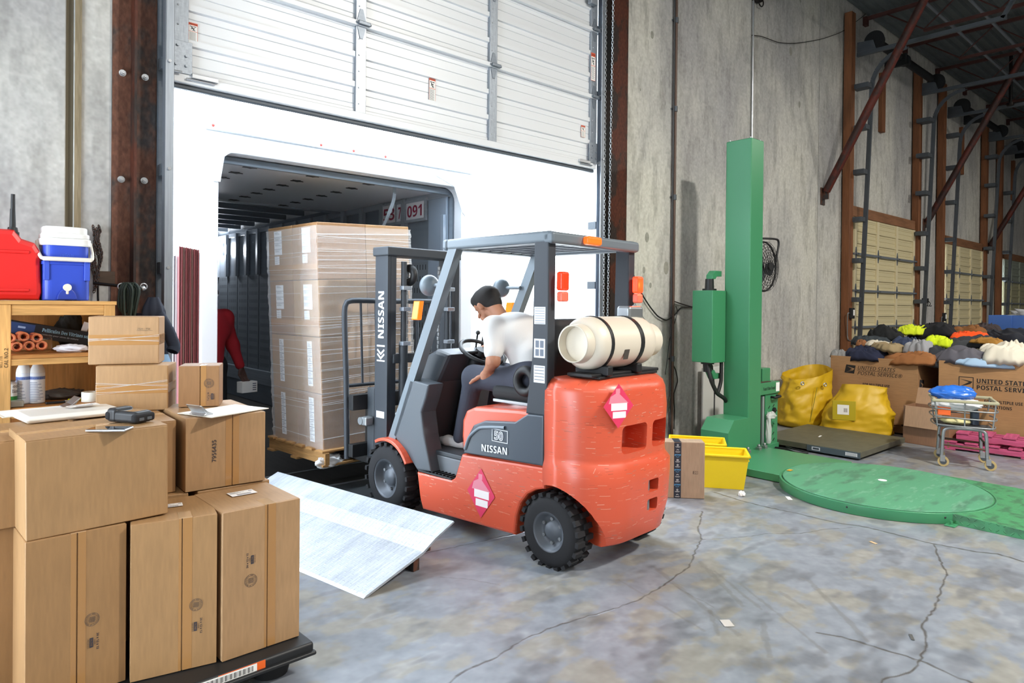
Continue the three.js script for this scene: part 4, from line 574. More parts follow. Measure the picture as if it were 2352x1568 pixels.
{ // drinks cooler
  const a = onZ(96, 680, -4.16), b = onZ(213, 680, -4.16), W = b.x - a.x, h = yAt(155, 523, b) - 1.58, t = thing('drinks_cooler', 'blue and white drinks cooler jug on the wooden shelf', 'cooler', [(a.x + b.x) / 2, 1.58, -4.28]); mats.coolerBlue = mat(0x2b48b8, 0.4);
  const rr4 = (w, d, r) => { const s = new THREE.Shape(); const x = -w / 2, y = -d / 2; s.moveTo(x + r, y); s.lineTo(x + w - r, y); s.quadraticCurveTo(x + w, y, x + w, y + r); s.lineTo(x + w, y + d - r); s.quadraticCurveTo(x + w, y + d, x + w - r, y + d); s.lineTo(x + r, y + d); s.quadraticCurveTo(x, y + d, x, y + d - r); s.lineTo(x, y + r); s.quadraticCurveTo(x, y, x + r, y); return s; };
  const slab = (w, d, r, y0, y1, bev = 0.006) => extr(rr4(w, d, r), y1 - y0, bev).rotateX(-Math.PI / 2).translate(0, y0, 0);
  part(t, 'body', [slab(W * 0.95, W * 0.86, 0.05, 0, h * 0.5), slab(W * 0.99, W * 0.9, 0.05, h * 0.48, h * 0.53, 0.004), slab(W * 0.93, W * 0.84, 0.06, h * 0.52, h * 0.76)], mats.coolerBlue);
  part(t, 'arch_panel', [extr([...arcPts(0, 0, W * 0.2, 0, 180, 12)], 0.012, 0.004).scale(1, 1.35, 1).translate(0, 0.004, W * 0.425)], mat(0x2740a6, 0.42), 'raised arch around the tap'); parts(t, 'side_grip', [rbx(W * 0.12, h * 0.3, 0.01, 0.004, -W * 0.4, h * 0.42, W * 0.43), rbx(W * 0.12, h * 0.3, 0.01, 0.004, W * 0.4, h * 0.42, W * 0.43)], mat(0x3450bd, 0.5));
  part(t, 'lid', [slab(W * 1.02, W * 0.92, 0.06, h * 0.74, h * 0.84), slab(W * 0.97, W * 0.87, 0.06, h * 0.84, h * 0.91), slab(W * 0.9, W * 0.8, 0.07, h * 0.9, h)], mats.white, 'white stepped lid');
  part(t, 'handle', [tube([[-W * 0.53, h * 0.8, 0], [-W * 0.54, h * 0.66, W * 0.2], [-W * 0.5, h * 0.57, W * 0.43], [-W * 0.4, h * 0.555, W * 0.5], [W * 0.4, h * 0.555, W * 0.5], [W * 0.5, h * 0.57, W * 0.43], [W * 0.54, h * 0.66, W * 0.2], [W * 0.53, h * 0.8, 0]], 0.009, 50, 8), rbx(W * 0.98, 0.022, 0.012, 0.005, 0, h * 0.555, W * 0.5)], mats.offWhite, 'white carrying handle');
  part(t, 'tap', [new THREE.CylinderGeometry(0.019, 0.019, 0.018, 18).rotateX(Math.PI / 2).translate(0, h * 0.175, W * 0.455), rbx(0.014, 0.03, 0.014, 0.005, 0, h * 0.12, W * 0.46)], mats.offWhite, 'white tap');
  part(t, 'print', plane(W * 0.34, 0.03).translate(0, h * 0.61, W * 0.424), inkMat(160, 64, (c) => { c.font = 'bold 56px sans-serif'; c.fillText('igloo', 12, 50); }, 0x3d5cc8), 'embossed letters');
}
const atShelf = (x, y, Y, z) => { const p = onZ(x, y, z); return [p.x, Y, z]; };
{ // on the upper shelf board
  const Y = 1.309;
  const t = thing('film_box', 'long black and blue printed box of window film leaning on the shelf', 'box', atShelf(100, 790, Y, -4.36), 0); t.rotation.z = -0.2; const bm = printMat(512, 96, (c, W, H) => { c.fillStyle = '#14161c'; c.fillRect(0, 0, W, H); c.fillStyle = '#27406e'; c.fillRect(0, 8, 150, 80); c.fillStyle = '#9fb2cf'; c.fillRect(60, 30, 40, 14); c.fillStyle = '#9fd0e6'; c.font = 'bold 34px serif'; c.fillText('Pellicules Des Vitrines solaire', 190, 46, 310); c.fillStyle = '#c9cdd2'; c.font = '15px sans-serif'; c.fillText('Pellicules pour vitres de voiture', 190, 70); });
  part(t, 'carton', rbx(0.42, 0.075, 0.075, 0.003, 0.02, 0.1, 0), mat(0x16181d, 0.4)); part(t, 'print', plane(0.415, 0.07).translate(0.02, 0.1, 0.0385), bm, 'French printed front');
  const r = thing('roller_pack', 'clear bag of orange paint roller sleeves on the shelf', 'rollers', atShelf(64, 806, Y, -4.22)); mats.rollerOrange = mat(0xee8c5c, 0.75); mats.clearBag = phys(0xffffff, 0.12, 0, { transmission: 1, thickness: 0, ior: 1.3 });
  const sleeve = lathe([[0.013, -0.1], [0.023, -0.1], [0.0245, -0.09], [0.0245, 0.1], [0.013, 0.1], [0.013, -0.1]], 20).rotateX(Math.PI / 2);
  for (const [px, py] of [[22, 776], [53, 773], [84, 776], [38, 796], [66, 794], [95, 793]]) { const q = onZ(px, py, -4.2); const m = part(r, 'roller_sleeve', sleeve, mats.rollerOrange); m.position.set(q.x - r.position.x, Math.max(0.026, q.y - Y), -0.06); m.rotation.z = px; }
  part(r, 'plastic_bag', rbx(0.2, 0.094, 0.16, 0.03, 0, 0.05, -0.02, 3), mats.clearBag, 'clear plastic wrapper');
  const d = thing('dark_bag', 'crumpled dark bag with a white paper tag on the shelf', 'bag', atShelf(160, 750, Y, -4.44)); part(d, 'bag_body', blob(0.13, 0.2, 0.05, 4, 0.3, [0, 0.1, 0]), mat(0x20211f, 0.7)); part(d, 'paper_tag', rbx(0.03, 0.07, 0.002, 0.0008, 0.02, 0.13, 0.09).rotateZ(-0.3), mats.paper, 'white paper tag');
  const c = thing('clear_bag', 'small clear plastic bag with white lining on the shelf', 'bag', atShelf(165, 806, Y, -4.2)); part(c, 'bag_body', blob(0.14, 0.045, 0.07, 9, 0.35, [0, 0.018, 0]), mat(0xd4d4dc, 0.25));
}
{ // on the lower shelf board
  const Y = 1.049;
  const can = thing('paint_can', 'small green and white paint tin on the lower shelf', 'tin', atShelf(22, 905, Y, -4.24)); const cm = printMat(512, 256, (c, W, H) => { c.fillStyle = '#e8e8e2'; c.fillRect(0, 0, W, H); c.fillStyle = '#2f8f3c'; c.fillRect(0, 150, W, 106); c.fillStyle = '#1c1c1c'; c.font = 'bold 38px sans-serif'; for (const x of [20, 280]) { c.fillText('-OLEUM', x, 50); c.font = 'bold 52px serif'; c.fillText('liance', x, 110); c.font = 'bold 38px sans-serif'; } });
  part(can, 'tin_body', new THREE.CylinderGeometry(0.032, 0.032, 0.11, 26).translate(0, 0.056, 0), cm); part(can, 'lid', lathe([[0, 0.118], [0.024, 0.118], [0.026, 0.124], [0.031, 0.124], [0.0335, 0.114], [0.0335, 0.108]], 26), mats.chrome); part(can, 'base_rim', new THREE.CylinderGeometry(0.033, 0.033, 0.006, 26).translate(0, 0.003, 0), mats.chrome);
  const sm2 = printMat(256, 256, (c, W, H) => { c.fillStyle = '#e3e6ec'; c.fillRect(0, 0, W, H); c.fillStyle = '#6f84b8'; c.fillRect(0, 30, W, 26); c.fillStyle = '#3550a0'; c.font = 'bold 20px serif'; for (const x of [10, 140]) { c.fillText('Sprayway', x, 50); } c.fillStyle = '#8a93a8'; for (let y = 80; y < 240; y += 14) for (const x of [14, 144]) c.fillRect(x, y, 60 + (y * 13) % 40, 5); });
  for (const [px, lab] of [[54, 'white and blue spray can beside the paint tin'], [86, 'white and blue spray can beside the grey rag']]) { const s = thing('spray_can', lab, 'spray can', atShelf(px, 910, Y, -4.27 + (px > 60 ? 0.02 : 0)), px, 'spray cans on the shelf'); part(s, 'can_body', new THREE.CylinderGeometry(0.033, 0.033, 0.155, 26).translate(0, 0.08, 0), sm2); part(s, 'cap', lathe([[0, 0.215], [0.008, 0.214], [0.02, 0.2], [0.03, 0.178], [0.033, 0.158]], 24), mats.white, 'domed white cap'); part(s, 'base_rim', new THREE.CylinderGeometry(0.0335, 0.0335, 0.005, 24).translate(0, 0.0025, 0), mats.chrome); }
  solo('plastic_tray', 'small clear plastic tray at the front of the lower shelf', 'tray', rbx(0.07, 0.03, 0.06, 0.004, ...atShelf(34, 915, Y + 0.015, -4.17)), mat(0xb8b8ac, 0.3));
  solo('rag', 'crumpled grey rag on the lower shelf', 'rag', blob(0.17, 0.06, 0.1, 3, 0.35, [...atShelf(143, 905, Y + 0.024, -4.36)]), mat(0x5d5a58, 0.9));
  const k = thing('utility_knife', 'black and steel utility knife on the lower shelf', 'knife', atShelf(138, 912, Y, -4.17), 0.1); part(k, 'grip', rbx(0.09, 0.012, 0.018, 0.005, -0.02, 0.006, 0), mats.black); part(k, 'blade_holder', rbx(0.03, 0.013, 0.016, 0.003, 0.035, 0.007, 0), mats.chrome);
  const c = thing('snap_cutter', 'yellow snap-off cutter on the lower shelf', 'cutter', atShelf(174, 903, Y, -4.22), 0.25); part(c, 'handle', rbx(0.075, 0.014, 0.018, 0.005, 0, 0.007, 0), mat(0xd9d614, 0.45)); part(c, 'slider', rbx(0.02, 0.008, 0.012, 0.003, 0.005, 0.017, 0), mats.black);
  const r = thing('tape_roll', 'white roll of tape standing behind the lower taped carton', 'tape', atShelf(207, 917, Y, -4.16)); part(r, 'tape_ring', lathe([[0.02, 0], [0.04, 0], [0.04, 0.05], [0.02, 0.05], [0.02, 0]], 26), mats.offWhite); part(r, 'core', lathe([[0.018, 0.001], [0.0198, 0.001], [0.0198, 0.049], [0.018, 0.049], [0.018, 0.001]], 20), mats.kraft);
  solo('tool_pouch', 'small black and red pouch behind the yellow cutter', 'pouch', blob(0.07, 0.03, 0.05, 8, 0.2, [...atShelf(196, 890, Y + 0.015, -4.36)]), mat(0x2a1d1d, 0.7));
}
// ---- hanging on the wall behind and beside the shelf ----
{
  const ch = thing('rusty_chain', 'bundle of rusty chain hanging on the concrete wall', 'chain'); const link = new THREE.TorusGeometry(0.011, 0.003, 5, 9).scale(0.75, 1.3, 1); reseed(31);
  for (let s = 0; s < 4; s++) { const gs = [], n = 30; for (let k = 0; k < n; k++) { const f = k / n, a = onZ(214 + s * 5 + Math.sin(f * 9 + s) * 4, 522 + (s % 2) * 6 + f * (150 - s * 14), ZW + 0.03 + 0.012 * (s % 2)); gs.push(link.clone().rotateY(k % 2 ? 0.5 : 2).rotateZ(rr(-0.4, 0.4)).translate(a.x, a.y, a.z)); } part(ch, 'chain_run', gs, mats.rust); }
  const w = thing('wall_board', 'dark old wooden board fixed to the wall', 'board'); const a = onZ(213, 622, ZW), b = onZ(262, 652, ZW); part(w, 'plank', tri(rb2(a.x, b.x, b.y, a.y, ZW, ZW + 0.025, 0.003), 0.5, 'x'), mats.oldWood); const hk = onZ(222, 665, ZW); part(w, 'iron_hook', tube([[hk.x, hk.y + 0.05, ZW + 0.03], [hk.x, hk.y - 0.06, ZW + 0.04], [hk.x + 0.005, hk.y - 0.1, ZW + 0.05]], 0.006, 12, 6), mats.darkSteel);
  const hp = thing('hanging_rail', 'dark iron rail with steel rings across the jamb', 'rail'); const r1 = onZ(214, 650, -4.5), r2 = onZ(328, 662, -4.42); part(hp, 'rail', rod(r1, r2, 0.009, 8), mats.darkSteel); for (const x of [279, 330]) { const p = onZ(x, 658, -4.44); part(hp, 'ring', new THREE.TorusGeometry(0.018, 0.004, 6, 18).translate(p.x, p.y, p.z), mats.chrome); } part(hp, 'end_knob', new THREE.SphereGeometry(0.016, 14, 10).translate(r2.x, r2.y, r2.z), mats.chrome);
  const ho = thing('hose_coil', 'dark green hose coiled over the iron rail', 'hose'); mats.hose = mat(0x27352c, 0.55); for (let k = 0; k < 6; k++) { const p = onZ(284 + k * 5, 655, -4.43 + (k % 3) * 0.012), dy = 0.14 + (k % 3) * 0.02; part(ho, 'hose_loop', tube([[p.x, p.y + 0.012, p.z], [p.x + 0.02, p.y - 0.03, p.z + 0.02], [p.x + 0.018 - k * 0.004, p.y - dy, p.z + 0.01], [p.x - 0.002, p.y - dy - 0.02, p.z], [p.x - 0.025 + k * 0.004, p.y - dy + 0.02, p.z], [p.x - 0.02, p.y - 0.03, p.z]], 0.0075, 40, 7, true), mats.hose); }
}
function drape(w, h, d, seed, taper = 0.6, folds = 7) { // a garment hung from a hook: narrow top, folded skirt
  const g = new THREE.CylinderGeometry(1, 1, 1, 48, 26, false), q = g.attributes.position;
  for (let i = 0; i < q.count; i++) { let x = q.getX(i), y = q.getY(i) + 0.5, z = q.getZ(i); const a = Math.atan2(z, x), k = mix(1, taper, y) * (y > 0.9 ? 1 - (y - 0.9) * 5 : 1), rad = Math.hypot(x, z), f = 1 + 0.16 * Math.sin(a * folds + seed + 2 * noise3(a, y * 3, seed)) * (1 - y * 0.6) + 0.12 * noise3(x * 2 + seed, y * 5, z * 2); q.setXYZ(i, Math.cos(a) * rad * w / 2 * k * f, y * h, Math.sin(a) * rad * d / 2 * k * f); }
  g.computeVertexNormals(); return g;
}
{
  const p = onZ(352, 690, -4.4), t = thing('work_jacket', 'navy work jacket hanging beside the hose', 'jacket', [p.x, 0.9, -4.4]); part(t, 'jacket_body', drape(0.2, p.y - 0.88, 0.16, 2, 0.55), mat(0x1c2230, 0.85)); part(t, 'sleeve', tube([[0.02, p.y - 0.98, 0.03], [0.07, p.y - 1.08, 0.05], [0.1, p.y - 1.17, 0.06], [0.085, p.y - 1.2, 0.07]], 0.035, 20, 12), mat(0x1a2130, 0.85));
  const s = thing('blue_shirt', 'light blue shirt hanging below the navy jacket', 'shirt', [p.x + 0.05, 0.75, -4.33]); part(s, 'shirt_body', drape(0.11, 0.52, 0.09, 5, 0.5), mat(0x8fb7dd, 0.8));
  const c = thing('dark_coat', 'dark purple coat hanging under the hose', 'coat', [p.x - 0.06, 0.95, -4.45]); part(c, 'coat_body', drape(0.14, 0.56, 0.12, 8, 0.6), mat(0x2a2636, 0.85));
}
// =====================================================================
// FORKLIFT (local axes: +x its right, -z forward; drawn as [forward, up])
// =====================================================================
const FS = 1.0533, FPOS = [2.8734, 0, -2.8639], FTURN = 0.0844;
const fz = (pts) => pts.map(([f, y]) => [-f, y]);
const L3 = (x, y, f) => V(x, y, -f);
{ // orange paint with pale and dark scratches
  reseed(5); const t = canvasTex(1024, 1024, (c, W, H) => { c.fillStyle = '#d6583a'; c.fillRect(0, 0, W, H); for (let k = 0; k < 420; k++) { const x = rnd() * W, y = rnd() * H, l = rr(6, 60), v = rnd(); c.strokeStyle = v < 0.55 ? `rgba(226,200,186,${rr(0.25, 0.8)})` : v < 0.8 ? `rgba(120,60,44,${rr(0.2, 0.5)})` : `rgba(130,140,140,${rr(0.2, 0.6)})`; c.lineWidth = rr(0.8, 4.5); c.beginPath(); c.moveTo(x, y); c.lineTo(x + l, y + rr(-4, 4)); c.stroke(); } });
  t.wrapS = t.wrapT = THREE.RepeatWrapping; mats.orangeWorn = phys(0xffffff, 0.38, 0, { map: t, clearcoat: 0.25, clearcoatRoughness: 0.35 });
  mats.orange = phys(0xd6583a, 0.34, 0, { clearcoat: 0.3, clearcoatRoughness: 0.3 });
}
mats.guard = mat(0x6e7880, 0.45, 0.1); mats.guardDark = mat(0x353a41, 0.5, 0.1); mats.panelDark = mat(0x464e58, 0.35, 0.1);
const fork = thing('forklift', 'orange red forklift with grey mast driving into the trailer', 'forklift', FPOS, FTURN); fork.scale.setScalar(FS);
{
  const t = fork;
  part(t, 'chassis', tri(extrX(fz([[0.3, 0.12], [1.17, 0.09], [1.2, 0.16], [1.235, 0.335], [0.87, 0.345], [0.84, 0.37], [0.775, 0.53], [0.07, 0.565], [0.07, 0.44], [0.13, 0.425], [0.2, 0.385], [0.255, 0.32], [0.285, 0.24]]), 0.015, 0.905, 0.014), 0.9, 'z'), mats.orangeWorn, 'orange lower chassis');
  part(t, 'hood', extrX(fz([[0.07, 0.55], [0.775, 0.53], [0.795, 0.64], [0.79, 0.75], [0.755, 0.815], [0.68, 0.845], [0.3, 0.87], [0.07, 0.875]]), 0.03, 0.89, 0.022), mats.orange, 'orange engine hood');
  part(t, 'side_panel', extrX(fz([[0.075, 0.572], [0.752, 0.542], [0.725, 0.64], [0.66, 0.735], [0.56, 0.775], [0.3, 0.8], [0.2, 0.86], [0.075, 0.865]]), 0.008, 0.045, 0.01), mats.panelDark, 'dark grey engine side panel');
  part(t, 'panel_moulding', tube([L3(0.008, 0.57, 0.735), L3(0.006, 0.66, 0.69), L3(0.006, 0.725, 0.6), L3(0.006, 0.745, 0.48), L3(0.006, 0.755, 0.38)], 0.011, 30, 8), mat(0x7e8a95, 0.4));
  part(t, 'print', plane(0.3, 0.062).rotateY(-Math.PI / 2).rotateX(-0.045).translate(0.0035, 0.612, -0.44), inkMat(320, 70, (c) => { c.font = 'bold 68px sans-serif'; c.fillText('NISSAN', 6, 60, 308); }, 0xe6eaee, 0.4), 'white maker lettering');
  part(t, 'print', plane(0.14, 0.085).rotateY(-Math.PI / 2).translate(0.0035, 0.7, -0.42), inkMat(200, 120, (c) => { c.lineWidth = 6; c.font = 'bold 100px sans-serif'; c.strokeText('50', 30, 96, 150); c.strokeRect(6, 8, 186, 104); }, 0xe6eaee, 0.4), 'outlined number 50');
  // counterweight: rounded plan, swept up with a stepped rear, openings cut through its back
  const rows = [[0.13, 0.06, -0.25, 0.3], [0.16, 0.025, -0.3, 0.3], [0.32, 0.005, -0.335, 0.3], [0.5, 0, -0.345, 0.3], [0.575, 0, -0.345, 0.3], [0.61, 0.012, -0.318, 0.3], [0.64, 0.014, -0.315, 0.3], [0.9, 0.01, -0.325, 0.3], [1.01, 0.014, -0.315, 0.3], [1.05, 0.028, -0.3, 0.29], [1.078, 0.06, -0.265, 0.26], [1.085, 0.1, -0.22, 0.22]];
  const ring = (y, inset, rear, R) => { const w0 = inset, w1 = 0.92 - inset, pts = [[w0, 0.07]]; pts.push(...arcPts(w0 + R, rear + R, R, 180, 270, 10)); pts.push(...arcPts(w1 - R, rear + R, R, 270, 360, 10)); pts.push([w1, 0.07]); return pts.map(([x, f]) => [x, y, -f]); };
  const rg = rows.map((r) => ring(...r)), n = rg[0].length, pos = [], idx = []; rg.forEach((r) => r.forEach((p) => pos.push(...p)));
  for (let j = 0; j + 1 < rg.length; j++) for (let i = 0; i < n; i++) { const a = j * n + i, b = j * n + (i + 1) % n, c = a + n, d = b + n; idx.push(a, b, c, b, d, c); }
  for (const [j, flip] of [[0, true], [rg.length - 1, false]]) for (let i = 1; i + 1 < n; i++) idx.push(...(flip ? [j * n, j * n + i + 1, j * n + i] : [j * n, j * n + i, j * n + i + 1]));
  let g = new THREE.BufferGeometry(); g.setAttribute('position', new THREE.Float32BufferAttribute(pos, 3)); g.setIndex(idx); g.computeVertexNormals(); g.setAttribute('uv', new THREE.Float32BufferAttribute(new Float32Array(pos.length / 3 * 2), 2));
  { // make sure it faces outward
    g.computeBoundingBox(); let vol = 0; const q = g.attributes.position, A = V(0, 0, 0), B = V(0, 0, 0), C = V(0, 0, 0); for (let i = 0; i < idx.length; i += 3) { A.fromBufferAttribute(q, idx[i]); B.fromBufferAttribute(q, idx[i + 1]); C.fromBufferAttribute(q, idx[i + 2]); vol += A.dot(B.clone().cross(C)); } if (vol < 0) { for (let i = 0; i < idx.length; i += 3) [idx[i + 1], idx[i + 2]] = [idx[i + 2], idx[i + 1]]; g.setIndex(idx); g.computeVertexNormals(); } }
  const ev = new Evaluator(); ev.useGroups = false; let br = new Brush(g); br.updateMatrixWorld();
  const cut = (geo) => { const b = new Brush(geo); b.updateMatrixWorld(); br = ev.evaluate(br, b, SUBTRACTION); br.updateMatrixWorld(); };
  for (const [x0, x1] of [[-0.2, 0.2], [0.72, 1.1]]) cut(new THREE.CylinderGeometry(0.262, 0.262, x1 - x0, 36).rotateZ(Math.PI / 2).translate((x0 + x1) / 2, 0.215, -0.0));
  cut(rbx(0.24, 0.16, 0.3, 0.03, 0.36, 0.745, 0.3, 3)); cut(rbx(0.2, 0.16, 0.3, 0.03, 0.64, 0.745, 0.28, 3));
  cut(rbx(0.11, 0.075, 0.24, 0.012, 0.52, 0.45, 0.34)); cut(rbx(0.11, 0.075, 0.24, 0.012, 0.52, 0.335, 0.34));
  part(t, 'counterweight', tri(br.geometry.clone(), 0.9), mats.orangeWorn, 'scratched orange counterweight');
  part(t, 'tow_pin', [rod(V(0.52, 0.28, 0.3), V(0.52, 0.52, 0.3), 0.014, 10)], mats.chromeDull);
  // pink diamond stickers with a white house mark
  const sticker = printMat(256, 320, (c, W, H) => { c.fillStyle = '#dc5630'; c.fillRect(0, 0, W, H); c.fillStyle = '#e0355f'; c.beginPath(); c.moveTo(W / 2, 0); c.lineTo(W, H / 2); c.lineTo(W / 2, H); c.lineTo(0, H / 2); c.fill(); c.fillStyle = '#e68a9c'; c.fillRect(104, 36, 36, 36); c.beginPath(); c.moveTo(122, 62); c.lineTo(214, 142); c.lineTo(44, 142); c.lineTo(60, 92); c.fill(); c.fillStyle = '#f6efee'; c.fillRect(66, 140, 136, 52); c.fillRect(80, 200, 112, 46); });
  { const m = sticker.clone(); const shape = (w, h) => { const s = new THREE.ShapeGeometry(poly([[0, h / 2], [w / 2, 0], [0, -h / 2], [-w / 2, 0]])); const q = s.attributes.position, u = s.attributes.uv; for (let i = 0; i < q.count; i++) u.setXY(i, q.getX(i) / w + 0.5, q.getY(i) / h + 0.5); return s; };
    part(t, 'house_sticker', shape(0.25, 0.31).rotateY(-Math.PI / 2).translate(0.012, 0.315, -0.59), sticker, 'pink diamond sticker with white house mark');
    const s2 = shape(0.2, 0.25).rotateY(-0.36).translate(0.19, 0.945, 0.318); part(t, 'house_sticker', s2, sticker, 'pink diamond sticker with white house mark'); }
  // step, floor, cowl, console
  part(t, 'step_plate', [rb2(0.02, 0.3, 0.338, 0.352, -1.23, -0.88, 0.004), ...Array.from({ length: 9 }, (_, k) => rb2(0.03, 0.29, 0.352, 0.36, -1.21 + k * 0.037, -1.195 + k * 0.037, 0.003))], mats.black, 'black ribbed step');
  part(t, 'floor_plate', rb2(0.1, 0.88, 0.46, 0.49, -1.36, -0.82, 0.006), mats.charcoal); part(t, 'floor_riser', rb2(0.1, 0.86, 0.34, 0.46, -1.2, -0.82, 0.01), mat(0x6b7076, 0.5));
  part(t, 'front_cowl', extrX(fz([[1.24, 0.345], [1.36, 0.45], [1.52, 0.55], [1.33, 0.97], [1.12, 0.95], [1.15, 0.86], [1.2, 0.75], [1.17, 0.6], [1.09, 0.36]]), 0.02, 0.16, 0.012), mats.slate, 'slate grey front cowl'); part(t, 'front_cowl', extrX(fz([[1.24, 0.345], [1.52, 0.55], [1.33, 0.97], [1.12, 0.95], [1.2, 0.75], [1.09, 0.36]]), 0.76, 0.9, 0.012), mats.slate, 'slate grey front cowl');
  part(t, 'dashboard', [extrX(fz([[1.5, 0.5], [1.45, 1.08], [1.22, 1.18], [1.08, 1.15], [1.2, 0.95], [1.34, 0.49]]), 0.16, 0.76, 0.03)], mats.charcoal); part(t, 'steering_column', rod(L3(0.44, 0.55, 1.28), L3(0.44, 1.13, 1.08), 0.06, 14), mats.black);
  { const w = part(t, 'steering_wheel', [new THREE.TorusGeometry(0.16, 0.015, 8, 30).rotateX(Math.PI / 2), rod(V(-0.15, 0, 0), V(0.15, 0, 0), 0.012), rod(V(0, 0, 0), V(0, 0, 0.15), 0.012), new THREE.CylinderGeometry(0.045, 0.05, 0.04, 16)], mats.black); w.position.set(0.44, 1.16, -1.04); w.rotation.x = 0.5; }
  for (const [x, f] of [[0.56, 1.24], [0.61, 1.23], [0.66, 1.22]]) part(t, 'hydraulic_lever', [rod(L3(x, 1.1, f), L3(x, 1.28, f - 0.03), 0.008, 8), new THREE.SphereGeometry(0.018, 10, 8).translate(x, 1.29, -(f - 0.035))], mats.black);
  part(t, 'shift_lever', [rod(L3(0.3, 1.04, 1.22), L3(0.24, 1.12, 1.26), 0.01, 8), rbx(0.06, 0.03, 0.03, 0.008, 0.22, 1.13, -1.27)], mats.plateMetal);
  // seat
  part(t, 'seat_cushion', rbx(0.44, 0.1, 0.44, 0.045, 0.43, 0.925, -0.5, 4), mats.blackSoft); { const b = part(t, 'seat_back', rbx(0.42, 0.48, 0.1, 0.045, 0, 0.24, 0, 4), mats.blackSoft); b.position.set(0.43, 0.94, -0.26); b.rotation.x = 0.12; }
  parts(t, 'hip_restraint', [new THREE.TorusGeometry(0.07, 0.03, 10, 24).rotateY(Math.PI / 2).translate(0.21, 1.02, -0.4), new THREE.TorusGeometry(0.07, 0.03, 10, 24).rotateY(Math.PI / 2).translate(0.65, 1.02, -0.4)], mats.black); part(t, 'seat_rail', rb2(0.2, 0.66, 0.865, 0.885, -0.68, -0.3, 0.004), mats.chromeDull);
  // overhead guard
  for (const x of [0.05, 0.87]) { part(t, 'front_pillar', mg(bar(L3(x, 0.5, 1.545), L3(x, 1.9, 0.875), 0.06, 0.075, V(0, 0.5, 1))), mats.guard, 'grey slanted front pillar'); part(t, 'rear_post', extrX(fz([[0.06, 0.86], [0.22, 0.86], [0.175, 1.2], [0.165, 1.88], [0.055, 1.88], [0.055, 1.2]]), x - 0.035, x + 0.035, 0.01), mats.guardDark, 'dark rear post of the guard'); }
  part(t, 'guard_frame', [rb2(0.01, 0.09, 1.86, 1.93, -0.97, -0.04, 0.02), rb2(0.83, 0.91, 1.86, 1.93, -0.97, -0.04, 0.02), rb2(0.01, 0.91, 1.86, 1.93, -0.99, -0.91, 0.02), rb2(0.01, 0.91, 1.855, 1.925, -0.1, -0.02, 0.02)], mats.guard); for (let k = 0; k < 6; k++) part(t, 'guard_bar', rb2(0.17 + k * 0.108, 0.2 + k * 0.108, 1.87, 1.915, -0.92, -0.1, 0.006), mats.guardDark);
  const dec = (w, h, f) => printMat(w, h, (c, W, H) => { c.fillStyle = '#dfe3e8'; c.fillRect(0, 0, W, H); f(c, W, H); });
  for (const [y, h, d] of [[1.25, 0.11, dec(96, 128, (c) => { c.fillStyle = '#6b7380'; c.fillRect(12, 12, 32, 48); c.fillRect(52, 12, 32, 48); c.fillRect(12, 70, 32, 46); c.fillRect(52, 70, 32, 46); })], [1.1, 0.1, dec(96, 100, (c) => { c.fillStyle = '#7a808a'; for (let y = 8; y < 96; y += 18) c.fillRect(6, y, 84, 5); })], [1.44, 0.1, dec(96, 100, (c) => { c.fillStyle = '#8a93a0'; for (let y = 8; y < 96; y += 14) c.fillRect(6, y, 84, 4); })]]) part(t, 'decal', plane(0.085, h).rotateY(-Math.PI / 2).translate(0.0145, y, -0.115), d, 'white instruction decal');
  // lamps
  const glow = (c, i) => mat(c, 0.3, 0, { emissive: new THREE.Color(c), emissiveIntensity: i });
  part(t, 'beacon_lamp', [rbx(0.14, 0.05, 0.05, 0.015, 0.36, 1.89, 0.0, 2)], glow(0xff6a1e, 0.8), 'orange lamp on the guard'); for (const x of [0.1, 0.88]) { const b = part(t, 'tail_lamp', rbx(0.07, 0.11, 0.05, 0.014, x, 1.64, -0.015, 2), glow(0xff3b1a, x > 0.5 ? 2.2 : 0.5), 'red tail lamp'); part(b, 'lens_cover', rbx(0.066, 0.06, 0.045, 0.012, x, 1.55, -0.015, 2), glow(0xe8705a, 0.2)); }
  { const l = new THREE.PointLight(0xff5a2a, 0.15, 1.5); l.position.set(0.88, 1.64, 0.05); t.add(l); }
  for (const x of [0.0, 0.92]) part(t, 'turn_signal', extrX(fz([[1.2, 1.39], [1.27, 1.39], [1.245, 1.52], [1.175, 1.52]]), x - 0.02, x + 0.02, 0.008), glow(0xff7a10, 0.9), 'orange turn signal'); for (const x of [0.1, 0.82]) part(t, 'head_lamp', [new THREE.SphereGeometry(0.075, 20, 14).scale(1, 1, 0.8).translate(x, 1.63, -1.22), rod(L3(x, 1.63, 1.2), L3(x, 1.63, 1.02), 0.014)], mats.guard, 'round grey lamp housing');
  // fenders
  part(t, 'fender', extrX(fz([...arcPts(1.55, 0.245, 0.285, 62, 150, 10).map(([a, b]) => [3.1 - a, b]), ...arcPts(1.55, 0.245, 0.262, 150, 62, 10).map(([a, b]) => [3.1 - a, b])].map(([f, y]) => [3.1 - f, y])), -0.025, 0.16, 0.004), mats.orange, 'orange front fender'); part(t, 'fender', extrX(fz([...arcPts(1.55, 0.245, 0.285, 62, 150, 10), ...arcPts(1.55, 0.245, 0.262, 150, 62, 10)]), 0.76, 0.945, 0.004), mats.orange, 'orange front fender');
